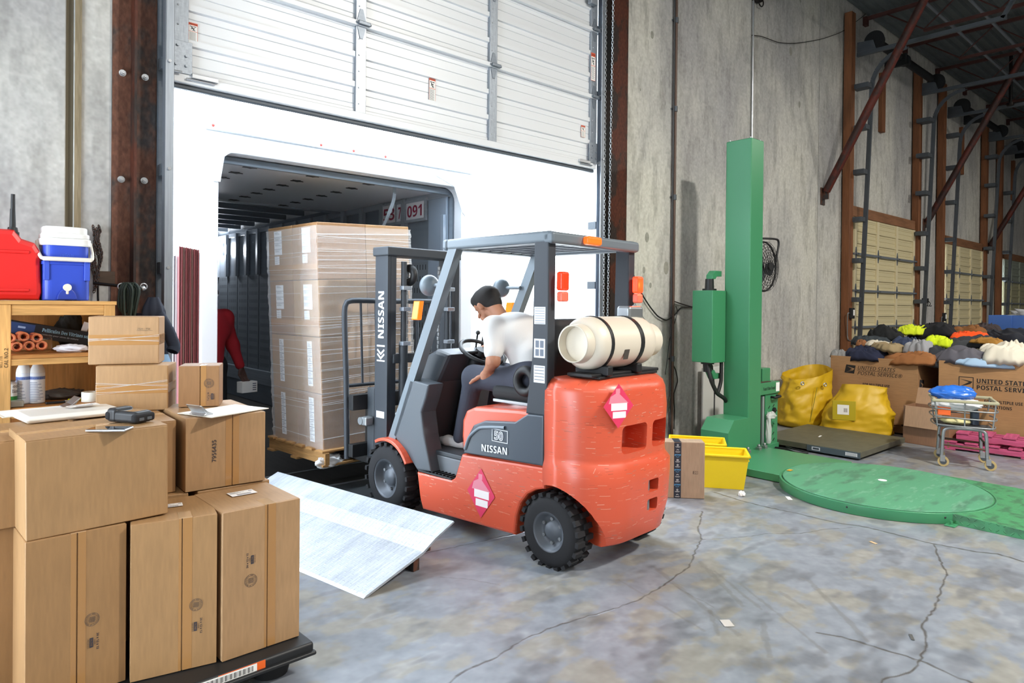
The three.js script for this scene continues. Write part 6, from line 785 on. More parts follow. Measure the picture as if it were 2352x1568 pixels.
// =====================================================================
// STRETCH WRAPPING MACHINE
// =====================================================================
{
  { const n = 512, a = fbm(n, n, 4, 14, 4, 311), b = fbm(n, n, 10, 40, 4, 312); mats.greenPlate = mat(0xffffff, 0.5, 0.1, { map: dataTex(n, n, (i, j, k) => { let c = [86, 152, 116]; c = mix3(c, [66, 100, 82], ss(0.5, 0.8, a[k]) * 0.5); c = mix3(c, [132, 176, 150], ss(0.58, 0.8, b[k]) * 0.5); return c; }) }); }
  { const n = 256; const b = fbm(n, n, 6, 6, 3, 315); mats.tread = mat(0xffffff, 0.48, 0.2, { map: dataTex(n, n, (i, j, k) => { const c = mix3([74, 148, 100], [66, 118, 84], ss(0.5, 0.8, b[k])); return c; }), bumpMap: grey(n, n, (i, j) => { const u = i % 32, w = j % 32, d = ((i >> 5) + (j >> 5)) & 1; const x = (u - 16) + (d ? 1 : -1) * (w - 16), y = (u - 16) - (d ? 1 : -1) * (w - 16); return Math.hypot(x / 4, y / 14) < 1 ? 1 : 0.3; }), bumpScale: 0.004 }); }
  const t = thing('wrapping_machine', 'green pallet wrapping machine with tall mast and round turntable', 'machine', [0, 0, 0]);
  const X0 = 6.61, X1 = 6.87, Z0 = -3.98, Z1 = -3.68;
  part(t, 'mast', rb2(X0, X1, 0.06, 3.365, Z0, Z1, 0.012), mats.green, 'tall green mast'); for (const [x, z] of [[X0 + 0.03, Z1 - 0.03], [X1 - 0.03, Z1 - 0.03], [X0 + 0.03, Z0 + 0.03]]) part(t, 'cap_bolt', new THREE.CylinderGeometry(0.008, 0.008, 0.016, 6).translate(x, 3.372, z), mats.chrome);
  part(t, 'drive_housing', extr([[6.2, 0.06], [6.61, 0.06], [6.61, 0.42], [6.31, 0.42], [6.2, 0.3]], 0.32, 0.004).translate(0, 0, -3.99), mats.green, 'green drive housing with sloped lid');
  for (const [x, z] of [[6.5, -3.62], [6.72, -3.62], [6.84, -3.62]]) part(t, 'anchor_bolt', [rbx(0.05, 0.045, 0.05, 0.006, x, 0.085, z), new THREE.SphereGeometry(0.018, 10, 8).translate(x, 0.118, z)], mats.chromeDull);
  part(t, 'base_platform', [rb2(5.86, 6.92, 0.005, 0.076, -4.02, -2.75, 0.006)], mats.green, 'low green base platform');
  const C = V(6.21, 0, -2.225), R = 0.785; part(t, 'turntable_ring', lathe([[R + 0.006, 0.003], [R + 0.024, 0.003], [R + 0.026, 0.076], [R + 0.02, 0.08], [R + 0.006, 0.08], [R + 0.006, 0.003]], 96).translate(C.x, 0, C.z), mats.green, 'green ring around the turntable');
  part(t, 'turntable', tri(lathe([[0, 0.086], [R - 0.008, 0.086], [R - 0.003, 0.083], [R - 0.003, 0.07], [R - 0.02, 0.068], [0, 0.068]], 96).translate(C.x, 0, C.z), 1.1), mats.greenPlate, 'scuffed round turntable'); for (const [x, y] of [[2150, 1180], [1932, 1173], [1810, 1100]]) { const p = onY(x, y, 0.045), d = p.clone().sub(C).setY(0).normalize(); part(t, 'ring_bolt', new THREE.SphereGeometry(0.009, 8, 6).translate(C.x + d.x * (R + 0.021), 0.05, C.z + d.z * (R + 0.021)), mats.black); }
  { const p = onY(2027, 1099, 0.1); part(t, 'centre_sticker', new THREE.CylinderGeometry(0.035, 0.035, 0.002, 18).translate(p.x, 0.0875, p.z), mats.paper, 'white spot on the turntable'); const o = onY(1814, 1079, 0.092); part(t, 'warning_sticker', rbx(0.06, 0.002, 0.035, 0.0008, o.x, 0.091, o.z), mat(0xd8a02a, 0.5), 'small yellow sticker'); }
  part(t, 'ramp', tri(extrX([[-1.66, 0.0], [-1.66, 0.078], [-1.45, 0.078], [-0.15, 0.012], [-0.15, 0.0]], 5.74, 7.0, 0.002), 0.35), mats.tread, 'green diamond plate ramp'); part(t, 'ramp_link', tri(b2(6.0, 7.0, 0.06, 0.078, -2.1, -1.66), 0.35), mats.tread); for (const x of [2185, 1815]) { const p = onY(x, x > 2000 ? 1207 : 1110, 0.0); part(t, 'floor_lug', [rbx(0.09, 0.008, 0.07, 0.003, p.x - 0.0, 0.005, p.z), new THREE.CylinderGeometry(0.01, 0.01, 0.03, 6).translate(p.x, 0.02, p.z)], mats.green); }
  // control box with its bracket and cables
  part(t, 'control_box', rb2(6.335, 6.595, 0.985, 1.755, -4.2, -3.95, 0.008), mats.green, 'green control box'); parts(t, 'bracket_socket', [new THREE.CylinderGeometry(0.045, 0.05, 0.12, 16).translate(6.46, 1.82, -4.07), new THREE.CylinderGeometry(0.075, 0.075, 0.02, 20).translate(6.46, 1.765, -4.07), new THREE.CylinderGeometry(0.05, 0.045, 0.1, 16).translate(6.44, 0.93, -4.07), new THREE.CylinderGeometry(0.07, 0.07, 0.02, 20).translate(6.44, 0.975, -4.07)], mats.black); part(t, 'bracket_arm', [extr([[6.44, 1.88], [6.5, 1.88], [6.53, 1.91], [6.62, 1.91], [6.62, 1.97], [6.5, 1.97], [6.44, 1.92]], 0.08, 0.004).translate(0, 0, -4.1)], mats.green); part(t, 'bracket_arm', extr([[6.44, 0.88], [6.5, 0.8], [6.62, 0.8], [6.62, 0.86], [6.53, 0.86], [6.5, 0.9]], 0.08, 0.004).translate(0, 0, -4.1), mats.green);
  part(t, 'cable', tube([[6.4, 0.98, -4.05], [6.4, 0.8, -4.0], [6.47, 0.66, -3.97], [6.56, 0.6, -3.94], [6.62, 0.56, -3.95]], 0.022, 30, 8), mats.black, 'black corrugated cable'); part(t, 'cable', tube([[6.6, 1.0, -4.0], [6.58, 0.78, -3.99], [6.52, 0.65, -3.99]], 0.02, 20, 8), mats.black, 'black corrugated cable'); part(t, 'cable', tube([[6.5, 0.95, -4.05], [6.5, 0.72, -4.02], [6.47, 0.55, -4.0], [6.47, 0.42, -4.0]], 0.007, 20, 6), mats.black, 'thin black cable');
  // film carriage
  part(t, 'film_carriage', [rb2(6.88, 7.36, 0.62, 0.75, -3.98, -3.72, 0.006), rb2(7.08, 7.36, 0.02, 0.62, -3.96, -3.74, 0.006), rb2(6.88, 7.36, 0.005, 0.06, -3.98, -3.72, 0.006), rb2(6.88, 6.93, 0.06, 0.62, -3.98, -3.9, 0.004)], mats.green, 'green film carriage'); part(t, 'carriage_motor', rb2(7.08, 7.26, 0.75, 0.9, -3.92, -3.78, 0.008), mats.green); part(t, 'carriage_lid', rb2(6.9, 7.2, 0.75, 0.758, -3.95, -3.74, 0.002), mats.oldWood, 'brown board');
  part(t, 'film_feed_label', plane(0.27, 0.075).translate(7.12, 0.685, -3.7185), inkMat(320, 90, (c) => { c.font = 'bold 56px sans-serif'; c.fillText('Fast Film Feed', 4, 66, 312); }, 0x14231a), 'black lettering Fast Film Feed'); part(t, 'paper_label', plane(0.08, 0.1).translate(7.31, 0.69, -3.7182), mats.paper); part(t, 'door_handle', [tube([[7.2, 0.58, -3.74], [7.2, 0.58, -3.69], [7.32, 0.585, -3.69], [7.32, 0.585, -3.74]], 0.014, 20, 8)], mats.black); part(t, 'door_knob', [new THREE.CylinderGeometry(0.03, 0.03, 0.02, 16).rotateX(Math.PI / 2).translate(7.26, 0.43, -3.73), rbx(0.05, 0.02, 0.03, 0.006, 7.24, 0.43, -3.715)], mats.black);
  for (const [x, y] of [[7.16, 0.47], [7.26, 0.48], [7.26, 0.36], [7.16, 0.16], [7.26, 0.17], [7.16, 0.05 + 0.06], [7.27, 0.05 + 0.05]]) part(t, 'vent_slot', bx(0.04, 0.01, 0.004, 0, 0, 0).rotateZ(0.7).translate(x, y, -3.7395), mats.black); part(t, 'guide_block', [rbx(0.1, 0.06, 0.05, 0.006, 7.2, 0.31, -3.72), new THREE.CylinderGeometry(0.018, 0.018, 0.03, 14).rotateX(Math.PI / 2).translate(7.17, 0.31, -3.69)], mats.green);
  part(t, 'film_roller', [new THREE.CylinderGeometry(0.022, 0.022, 0.54, 18).translate(7.0, 0.33, -3.8), new THREE.CylinderGeometry(0.018, 0.018, 0.54, 18).translate(7.055, 0.33, -3.76)], mats.chrome, 'steel film roller'); part(t, 'film_roll', new THREE.CylinderGeometry(0.032, 0.032, 0.5, 18).translate(6.96, 0.31, -3.86), mat(0xb89a5e, 0.5), 'film core'); part(t, 'film_tail', mg(blob(0.07, 0.34, 0.05, 3, 0.5, [7.1, 0.22, -3.71], 30, 3), blob(0.16, 0.08, 0.05, 5, 0.5, [7.16, 0.38, -3.71], 26, 3)), phys(0xf4f6f6, 0.2, 0, { transparent: true, opacity: 0.45 }), 'crumpled clear film');
  solo('film_sheet', 'translucent film sheet leaning on the wall behind the machine', 'film', rb2(7.1, 7.6, 0.02, 0.85, ZW + 0.06, ZW + 0.09, 0.01), phys(0xd9dbd8, 0.35, 0, { transparent: true, opacity: 0.75 }));
}
// =====================================================================
// FLOOR SCALE, SACKS, TOTES, CARTONS
// =====================================================================
{
  const t = thing('floor_scale', 'low olive grey steel platform scale on the floor', 'scale', [0, 0, 0]); mats.olive = mat(0x6d6a58, 0.55, 0.25, { map: mats.galvMap });
  part(t, 'platform', tri(rb2(7.36, 8.62, 0.03, 0.09, -3.98, -2.84, 0.004), 1), mats.olive, 'worn olive top plate'); part(t, 'edge_skirt', rb2(7.352, 7.36, 0.022, 0.084, -3.4, -2.84, 0.002), mat(0x4f5a60, 0.5, 0.3), 'blue grey edge'); for (const [x, z] of [[7.46, -2.94], [8.52, -2.94], [7.46, -3.88], [8.52, -3.88]]) part(t, 'foot', new THREE.CylinderGeometry(0.045, 0.05, 0.03, 16).translate(x, 0.015, z), mats.black);
  part(t, 'type_plate', plane(0.09, 0.035).rotateY(-Math.PI / 2).translate(7.3512, 0.055, -3.3), printMat(64, 32, (c, W, H) => { c.fillStyle = '#c9ccd0'; c.fillRect(0, 0, W, H); c.fillStyle = '#333b44'; c.fillRect(8, 7, 48, 18); })); part(t, 'type_plate', plane(0.12, 0.035).rotateY(-Math.PI / 2).translate(7.3512, 0.055, -2.93), printMat(96, 32, (c, W, H) => { c.fillStyle = '#d9dcde'; c.fillRect(0, 0, W, H); c.fillStyle = '#555'; for (let y = 5; y < 30; y += 6) c.fillRect(5, y, 84, 2); }));
  solo('scale_cable', 'black cable lying along the edge of the floor scale', 'cable', tube([[7.25, 0.012, -3.9], [7.28, 0.012, -3.6], [7.2, 0.012, -3.45], [7.3, 0.012, -3.35], [7.26, 0.03, -3.5], [7.33, 0.03, -3.62]], 0.009, 50, 6), mats.black);
}
function sack(name, label, pos, turn, w, h, d, seed, mouth, extra) {
  const t = thing(name, label, 'sack', pos, turn, 'yellow sacks'); const m = mat(0xcfa716, 0.5, 0, { side: THREE.DoubleSide });
  const g = new THREE.CylinderGeometry(1, 1, 1, 72, 44, true), q = g.attributes.position;
  for (let i = 0; i < q.count; i++) { const a = Math.atan2(q.getZ(i), q.getX(i)), y = q.getY(i) + 0.5; let k = y < 0.12 ? Math.sqrt(1 - ((0.12 - y) / 0.12) ** 2) * 0.25 + 0.75 : 1; k *= mix(1.05, mouth, ss(0.45, 1, y)); const lump = 0.1 * noise3(Math.cos(a) * 1.6 + seed, y * 3, Math.sin(a) * 1.6, 3) + 0.07 * (1 - 2 * Math.abs(noise3(Math.cos(a) * 2.5, y * 5 + seed, Math.sin(a) * 2.5, 8))) + 0.035 * noise3(Math.cos(a) * 6, y * 14, Math.sin(a) * 6 + seed, 5); k *= 1 + lump; const sq = 1 / Math.pow(Math.abs(Math.cos(a)) ** 2.8 + Math.abs(Math.sin(a)) ** 2.8, 1 / 2.8); const yy = y * h * (1 + (y > 0.6 ? (y - 0.6) * extra.sag * Math.sin(a * extra.lobes + seed) : 0)); q.setXYZ(i, Math.cos(a) * sq * w / 2 * k + extra.leanX * yy * y, yy, Math.sin(a) * sq * d / 2 * k + extra.leanZ * yy * y); }
  g.deleteAttribute('uv'); g.deleteAttribute('normal'); const mm = mergeVertices(g, 1e-5); mm.computeVertexNormals(); part(t, 'sack_body', mm, m, 'creased yellow cloth'); part(t, 'sack_fill', blob(w * 0.8, h * (extra.fill || 1), d * 0.75, seed, 0.12, [extra.leanX * h * 0.3, h * (extra.fill || 1) * 0.43, extra.leanZ * h * 0.3]), m);
  const ring = []; { const P = mm.attributes.position; } return t;
}
{
  const s1 = sack('mail_sack', 'tall open yellow sack leaning against the concrete wall', [8.95, 0, -4.2], -0.5, 0.62, 0.72, 0.5, 2, 0.9, { sag: 0.3, lobes: 1, leanX: 0.12, leanZ: -0.05, fill: 0.66 });
  for (const [x, y, z] of [[-0.2, 0.6, 0.26], [0.13, 0.58, 0.27]]) part(s1, 'grommet', new THREE.TorusGeometry(0.02, 0.008, 8, 18).translate(x, y, z), mats.chrome, 'steel eyelet'); part(s1, 'seam', tube([[0.0, 0.55, 0.285], [-0.04, 0.4, 0.295], [-0.07, 0.25, 0.29], [-0.09, 0.1, 0.27]], 0.004, 20, 5), mat(0x8a8426, 0.7));
  const s2 = sack('mail_sack', 'plump yellow sack with a white label in a clear pocket', [8.9, 0, -3.5], -1.15, 0.72, 0.6, 0.46, 6, 0.66, { sag: 0.16, lobes: 1, leanX: 0.16, leanZ: -0.05, fill: 0.94 });
  part(s2, 'label_pocket', rbx(0.26, 0.24, 0.012, 0.005, -0.14, 0.32, 0.245, 2), phys(0xb8a224, 0.2, 0, {}), 'clear olive pocket'); part(s2, 'label', plane(0.13, 0.12).translate(-0.15, 0.33, 0.2525), printMat(128, 128, (c, W, H) => { c.fillStyle = '#eceae6'; c.fillRect(0, 0, W, H); c.fillStyle = '#5a4a44'; for (let x = 70; x < 110; x += 6) c.fillRect(x, 44, 3, 52); }), 'white barcode label');
}
// yellow totes
function tote(label, pos, turn, W, D, H) {
  const t = thing('mail_tote', label, 'tote', pos, turn, 'yellow totes'); const ow = W / 2, od = D / 2, bw = ow * 0.84, bd = od * 0.84, k = 0.004; const m = mats.yellowTote;
  const wall = (a, b, c, d) => { const n = b.clone().sub(a).cross(c.clone().sub(a)).normalize().multiplyScalar(k); const v = [a, b, c, d, ...[a, b, c, d].map((p) => p.clone().sub(n))], g = new THREE.BufferGeometry(); g.setAttribute('position', new THREE.Float32BufferAttribute(v.flatMap((p) => [p.x, p.y, p.z]), 3)); g.setIndex([0, 1, 2, 0, 2, 3, 4, 6, 5, 4, 7, 6, 0, 4, 5, 0, 5, 1, 1, 5, 6, 1, 6, 2, 2, 6, 7, 2, 7, 3, 3, 7, 4, 3, 4, 0]); const q = g.toNonIndexed(); q.computeVertexNormals(); return q; };
  const lo = [V(-bw, 0, bd), V(bw, 0, bd), V(bw, 0, -bd), V(-bw, 0, -bd)], hi = [V(-ow, H, od), V(ow, H, od), V(ow, H, -od), V(-ow, H, -od)];
  for (let i = 0; i < 4; i++) { const j = (i + 1) % 4; part(t, 'side_wall', wall(lo[i], lo[j], hi[j], hi[i]), m); } part(t, 'bottom', rb2(-bw, bw, 0, 0.006, -bd, bd, 0.002), m);
  parts(t, 'rim', [rbx(W + 0.03, 0.022, 0.022, 0.008, 0, H, od + 0.004), rbx(W + 0.03, 0.022, 0.022, 0.008, 0, H, -od - 0.004), rbx(0.022, 0.022, D + 0.03, 0.008, ow + 0.004, H, 0), rbx(0.022, 0.022, D + 0.03, 0.008, -ow - 0.004, H, 0)], m, 'rolled rim'); parts(t, 'under_rim', [rbx(W * 0.97, 0.014, 0.012, 0.004, 0, H - 0.035, od * 0.99), rbx(0.012, 0.014, D * 0.97, 0.004, ow * 0.99, H - 0.035, 0)], m); part(t, 'card_holder', [rbx(0.075, 0.075, 0.01, 0.003, 0.06, H * 0.68, od * 0.965)], m); part(t, 'red_mark', rbx(0.04, 0.05, 0.002, 0.0006, -W * 0.2, H * 0.55, od * 0.945), mat(0xd04a20, 0.5), 'red printed mark'); for (const [x, y] of [[0.03, 0.45], [0.06, 0.45], [0.03, 0.28], [0.06, 0.28], [0.03, 0.14], [0.06, 0.14]]) part(t, 'rivet_dimple', new THREE.SphereGeometry(0.006, 8, 6).translate(x + 0.02, y * H, od * (0.84 + 0.16 * y) + 0.001), mat(0xc7a512, 0.5));
}
tote('yellow plastic mail tote next to the carton with black tape', [5.4, 0.001, -3.29], 0.62, 0.34, 0.48, 0.29); tote('torn yellow plastic mail tote touching the green machine base', [5.64, 0.001, -3.67], 0.6, 0.34, 0.5, 0.3);
{ // parcel with black printed tape
  const a = V(4.679, 0.001, -3.331), b = V(4.892, 0.001, -3.106); const dir = b.clone().sub(a).normalize(); a.addScaledVector(dir, -0.06); const w = a.distanceTo(b), th = Math.atan2(-(b.z - a.z), b.x - a.x), d = 0.16, h = 0.46, n = V(Math.sin(th), 0, Math.cos(th)), mid = a.clone().add(b).multiplyScalar(0.5).addScaledVector(n, -d / 2);
  const t = thing('shipping_carton', 'upright brown carton with black printed tape beside the yellow totes', 'box', [mid.x, 0.001, mid.z], th); part(t, 'body', tri(rbx(w, h, d, 0.005, 0, h / 2, 0), 0.5), mats.kraftGrey); part(t, 'top_flap', tri(rb2(-w / 2 + 0.002, w / 2 - 0.002, h - 0.001, h + 0.002, 0.003, d / 2 - 0.001, 0.001), 0.5), mats.kraftGrey); part(t, 'top_flap', tri(rb2(-w / 2 + 0.002, w / 2 - 0.002, h - 0.001, h + 0.002, -d / 2 + 0.001, -0.003, 0.001), 0.5), mats.kraftGrey);
  const tapeM = printMat(128, 1024, (c, W, H) => { c.fillStyle = '#2a2e3a'; c.fillRect(0, 0, W, H); c.textAlign = 'center'; const seq = ['o', 'h', 'p', 'b', 'o', 'p', 'h', 'b', 'p', 'o', 'h']; seq.forEach((s, i) => { const y = 46 + i * 92; if (s === 'p') { c.fillStyle = '#5bb0e8'; c.font = 'bold 40px sans-serif'; c.fillText('prime', 64, y + 8); c.strokeStyle = '#5bb0e8'; c.lineWidth = 5; c.beginPath(); c.arc(62, y - 8, 46, 0.8, 2.3); c.stroke(); } else { c.strokeStyle = '#e8e8e4'; c.fillStyle = '#e8e8e4'; c.lineWidth = 7; c.beginPath(); if (s === 'o') c.arc(64, y, 13, 0, 7); else if (s === 'h') c.arc(64, y + 6, 17, 3.14, 6.28); else c.rect(50, y - 10, 28, 20); c.stroke(); c.fillRect(20, y + 28, 88, 5); c.fillRect(34, y + 38, 60, 3); } }); });
  const tx = onY(1555, 1143, 0).sub(mid).dot(dir); part(t, 'printed_tape', plane(0.058, h - 0.004).translate(tx, h / 2, d / 2 + 0.0008), tapeM, 'black tape printed prime'); part(t, 'printed_tape', rb2(tx - 0.029, tx + 0.029, h + 0.0018, h + 0.0028, -d / 2, d / 2, 0.0004), mat(0x2a2e3a, 0.4), 'black tape over the top'); part(t, 'mark', plane(0.04, 0.025).translate(w / 2 - 0.075, 0.215, d / 2 + 0.0008), inkMat(128, 80, (c) => { c.lineWidth = 5; c.strokeRect(4, 4, 120, 72); c.beginPath(); c.arc(64, 40, 22, 0, 7); c.stroke(); c.fillRect(10, 10, 12, 60); }, 0x4a4038), 'small printed recycling mark');
}
// crumbs of litter
solo('paper_ball', 'crumpled white paper ball on the floor by the totes', 'paper', blob(0.06, 0.045, 0.05, 3, 0.5, onY(1704, 1134, 0.016).toArray(), 20), mats.paper);
for (const [x, y, w, d, r, lab, c] of [[1812, 1144, 0.09, 0.035, 0.7, 'white paper slip on the floor beside the turntable', 0xeeeeec], [1670, 1431, 0.07, 0.05, 0.9, 'grey paper scrap lying among skid marks', 0xb9b6b0], [2006, 1246, 0.05, 0.02, 1.2, 'small wood chip near the long floor crack', 0xc9ab84], [2094, 1463, 0.06, 0.015, 0.5, 'dark scrap on the floor near the crossing cracks', 0x4a4a48], [1845, 985, 0.1, 0.02, 0.2, 'thin white strip near the floor scale', 0xe8e8e6]]) { const p = onY(x, y, 0.002); if (y === 985) { p.set(7.9, 0.0925, -3.5); } const m = solo('paper_scrap', lab, 'scrap', rbx(w, 0.003, d, 0.001, 0, 0, 0), mat(c, 0.7)); m.position.set(p.x, p.y + 0.001, p.z); m.rotation.y = r; }
// =====================================================================
// BIG POSTAL CARTONS AND THE CLOTHES IN THEM
// =====================================================================
const uspsPrint = (style) => inkMat(1024, 512, (c) => { // eagle block, two lines of lettering, small lines below
  c.beginPath(); if (style) { c.lineWidth = 10; c.strokeRect(30, 34, 170, 150); } else { c.moveTo(50, 30); c.lineTo(210, 40); c.lineTo(185, 185); c.lineTo(20, 175); c.fill(); }
  c.save(); if (!style) c.fillStyle = '#000'; c.beginPath(); c.moveTo(style ? 34 : 60, 60); c.lineTo(190, 92); c.lineTo(180, 112); c.lineTo(style ? 40 : 110, style ? 170 : 120); c.lineTo(150, 100); c.fill(); c.beginPath(); c.moveTo(40, style ? 178 : 166); c.lineTo(170, 112); c.lineTo(172, 124); c.fill(); c.restore();
  c.font = style ? 'bold 84px sans-serif' : 'italic 88px sans-serif'; c.fillText('UNITED STATES', 235, 104, style ? 640 : 660); c.fillText('POSTAL SERVICE' + '\u00ae', 235, 196, style ? 770 : 740); c.fillRect(235, 114, style ? 640 : 600, 6);
  c.font = 'bold 58px sans-serif'; c.fillText('FOR MULTIPLE USE', 330, 372, 440); c.fillText('OPERATIONS', 330, 446, 320);
}, 0x1d1c1c);
mats.usps = uspsPrint(0); mats.uspsB = uspsPrint(1);
function skidPallet(label, pos, turn, w, d, m = mats.skidWood, group = 'wooden pallets under the postal cartons', h = 0.13) {
  const t = thing('wooden_pallet', label, 'pallet', pos, turn, group); const n = Math.max(4, Math.round(d / 0.2));
  for (let k = 0; k < n; k++) part(t, 'top_board', tri(rbx(w, 0.018, 0.12, 0.003, 0, h - 0.009, -d / 2 + 0.06 + k * (d - 0.12) / (n - 1)), 0.8, 'x', k * 0.21), m); for (const x of [-w / 2 + 0.03, 0, w / 2 - 0.03]) part(t, 'stringer', tri(rbx(0.045, h - 0.04, d, 0.004, x, h / 2 - 0.002, 0), 0.8, 'z', x), m); for (const z of [-d / 2 + 0.06, 0, d / 2 - 0.06]) part(t, 'bottom_board', tri(rbx(w, 0.016, 0.1, 0.003, 0, 0.009, z), 0.8, 'x', z), m);
  return t;
}
function gaylord(label, pos, turn, w, d, h, print, m) {
  const t = thing('postal_carton', label, 'box', [pos[0], 0.131, pos[2]], turn, 'big postal cartons'); const k = 0.012, x0 = -w / 2, z0 = -d / 2;
  part(t, 'side', tri(rb2(x0, x0 + k, 0, h, z0, -z0, 0.003), 0.6, 'y'), m); part(t, 'side', tri(rb2(-x0 - k, -x0, 0, h, z0, -z0, 0.003), 0.6, 'y', 0.3), m); part(t, 'side', tri(rb2(x0 + k, -x0 - k, 0, h - 0.002, z0, z0 + k, 0.003), 0.6, 'y', 0.6), m); part(t, 'side', tri(rb2(x0 + k, -x0 - k, 0, h - 0.002, -z0 - k, -z0, 0.003), 0.6, 'y', 0.8), m); part(t, 'bottom', b2(x0 + k, -x0 - k, 0, 0.01, z0 + k, -z0 - k), m);
  part(t, 'postal_print', plane(d * 0.72, d * 0.36).rotateY(-Math.PI / 2).translate(x0 - 0.0012, h * (print === mats.usps ? 0.66 : 0.56), print === mats.usps ? 0.02 : 0.02), print, 'dark print reading United States Postal Service'); part(t, 'eagle_print', plane(0.2, 0.2).translate(x0 + 0.14, h * 0.6, -z0 + 0.0012), inkMat(128, 128, (c) => { c.beginPath(); c.moveTo(20, 10); c.lineTo(120, 20); c.lineTo(104, 118); c.lineTo(6, 112); c.fill(); c.fillStyle = '#000'; c.beginPath(); c.moveTo(30, 30); c.lineTo(110, 52); c.lineTo(30, 100); c.lineTo(80, 58); c.fill(); }, 0x26262a)); return t;
}
const gm1 = card(0xb48a60, 0.75), gm2 = card(0xb4895c, 0.75);
skidPallet('wooden pallet under the postal carton beside the yellow sacks', [9.86, 0.001, -3.46], 0, 1.15, 1.1); gaylord('big postal carton of clothes beside the yellow sacks', [9.86, 0, -3.46], 0, 1.12, 1.06, 0.812, mats.usps, gm1);
skidPallet('wooden pallet under the postal carton behind the cart', [9.92, 0.001, -2.17], 0.09, 1.15, 1.22); gaylord('big postal carton of clothes behind the shopping cart', [9.92, 0, -2.17], 0.09, 1.12, 1.18, 0.83, mats.uspsB, gm2);
skidPallet('wooden pallet under the postal carton before the cream door', [11.15, 0.001, -3.5], 0, 1.15, 1.15); gaylord('big postal carton of clothes before the cream door', [11.15, 0, -3.5], 0, 1.12, 1.1, 0.85, mats.usps, gm1);
skidPallet('wooden pallet under the postal carton nearest the blue bin', [11.25, 0.001, -2.2], 0, 1.15, 1.15); gaylord('big postal carton of dark clothes nearest the blue bin', [11.25, 0, -2.2], 0, 1.12, 1.1, 0.85, mats.uspsB, gm2);
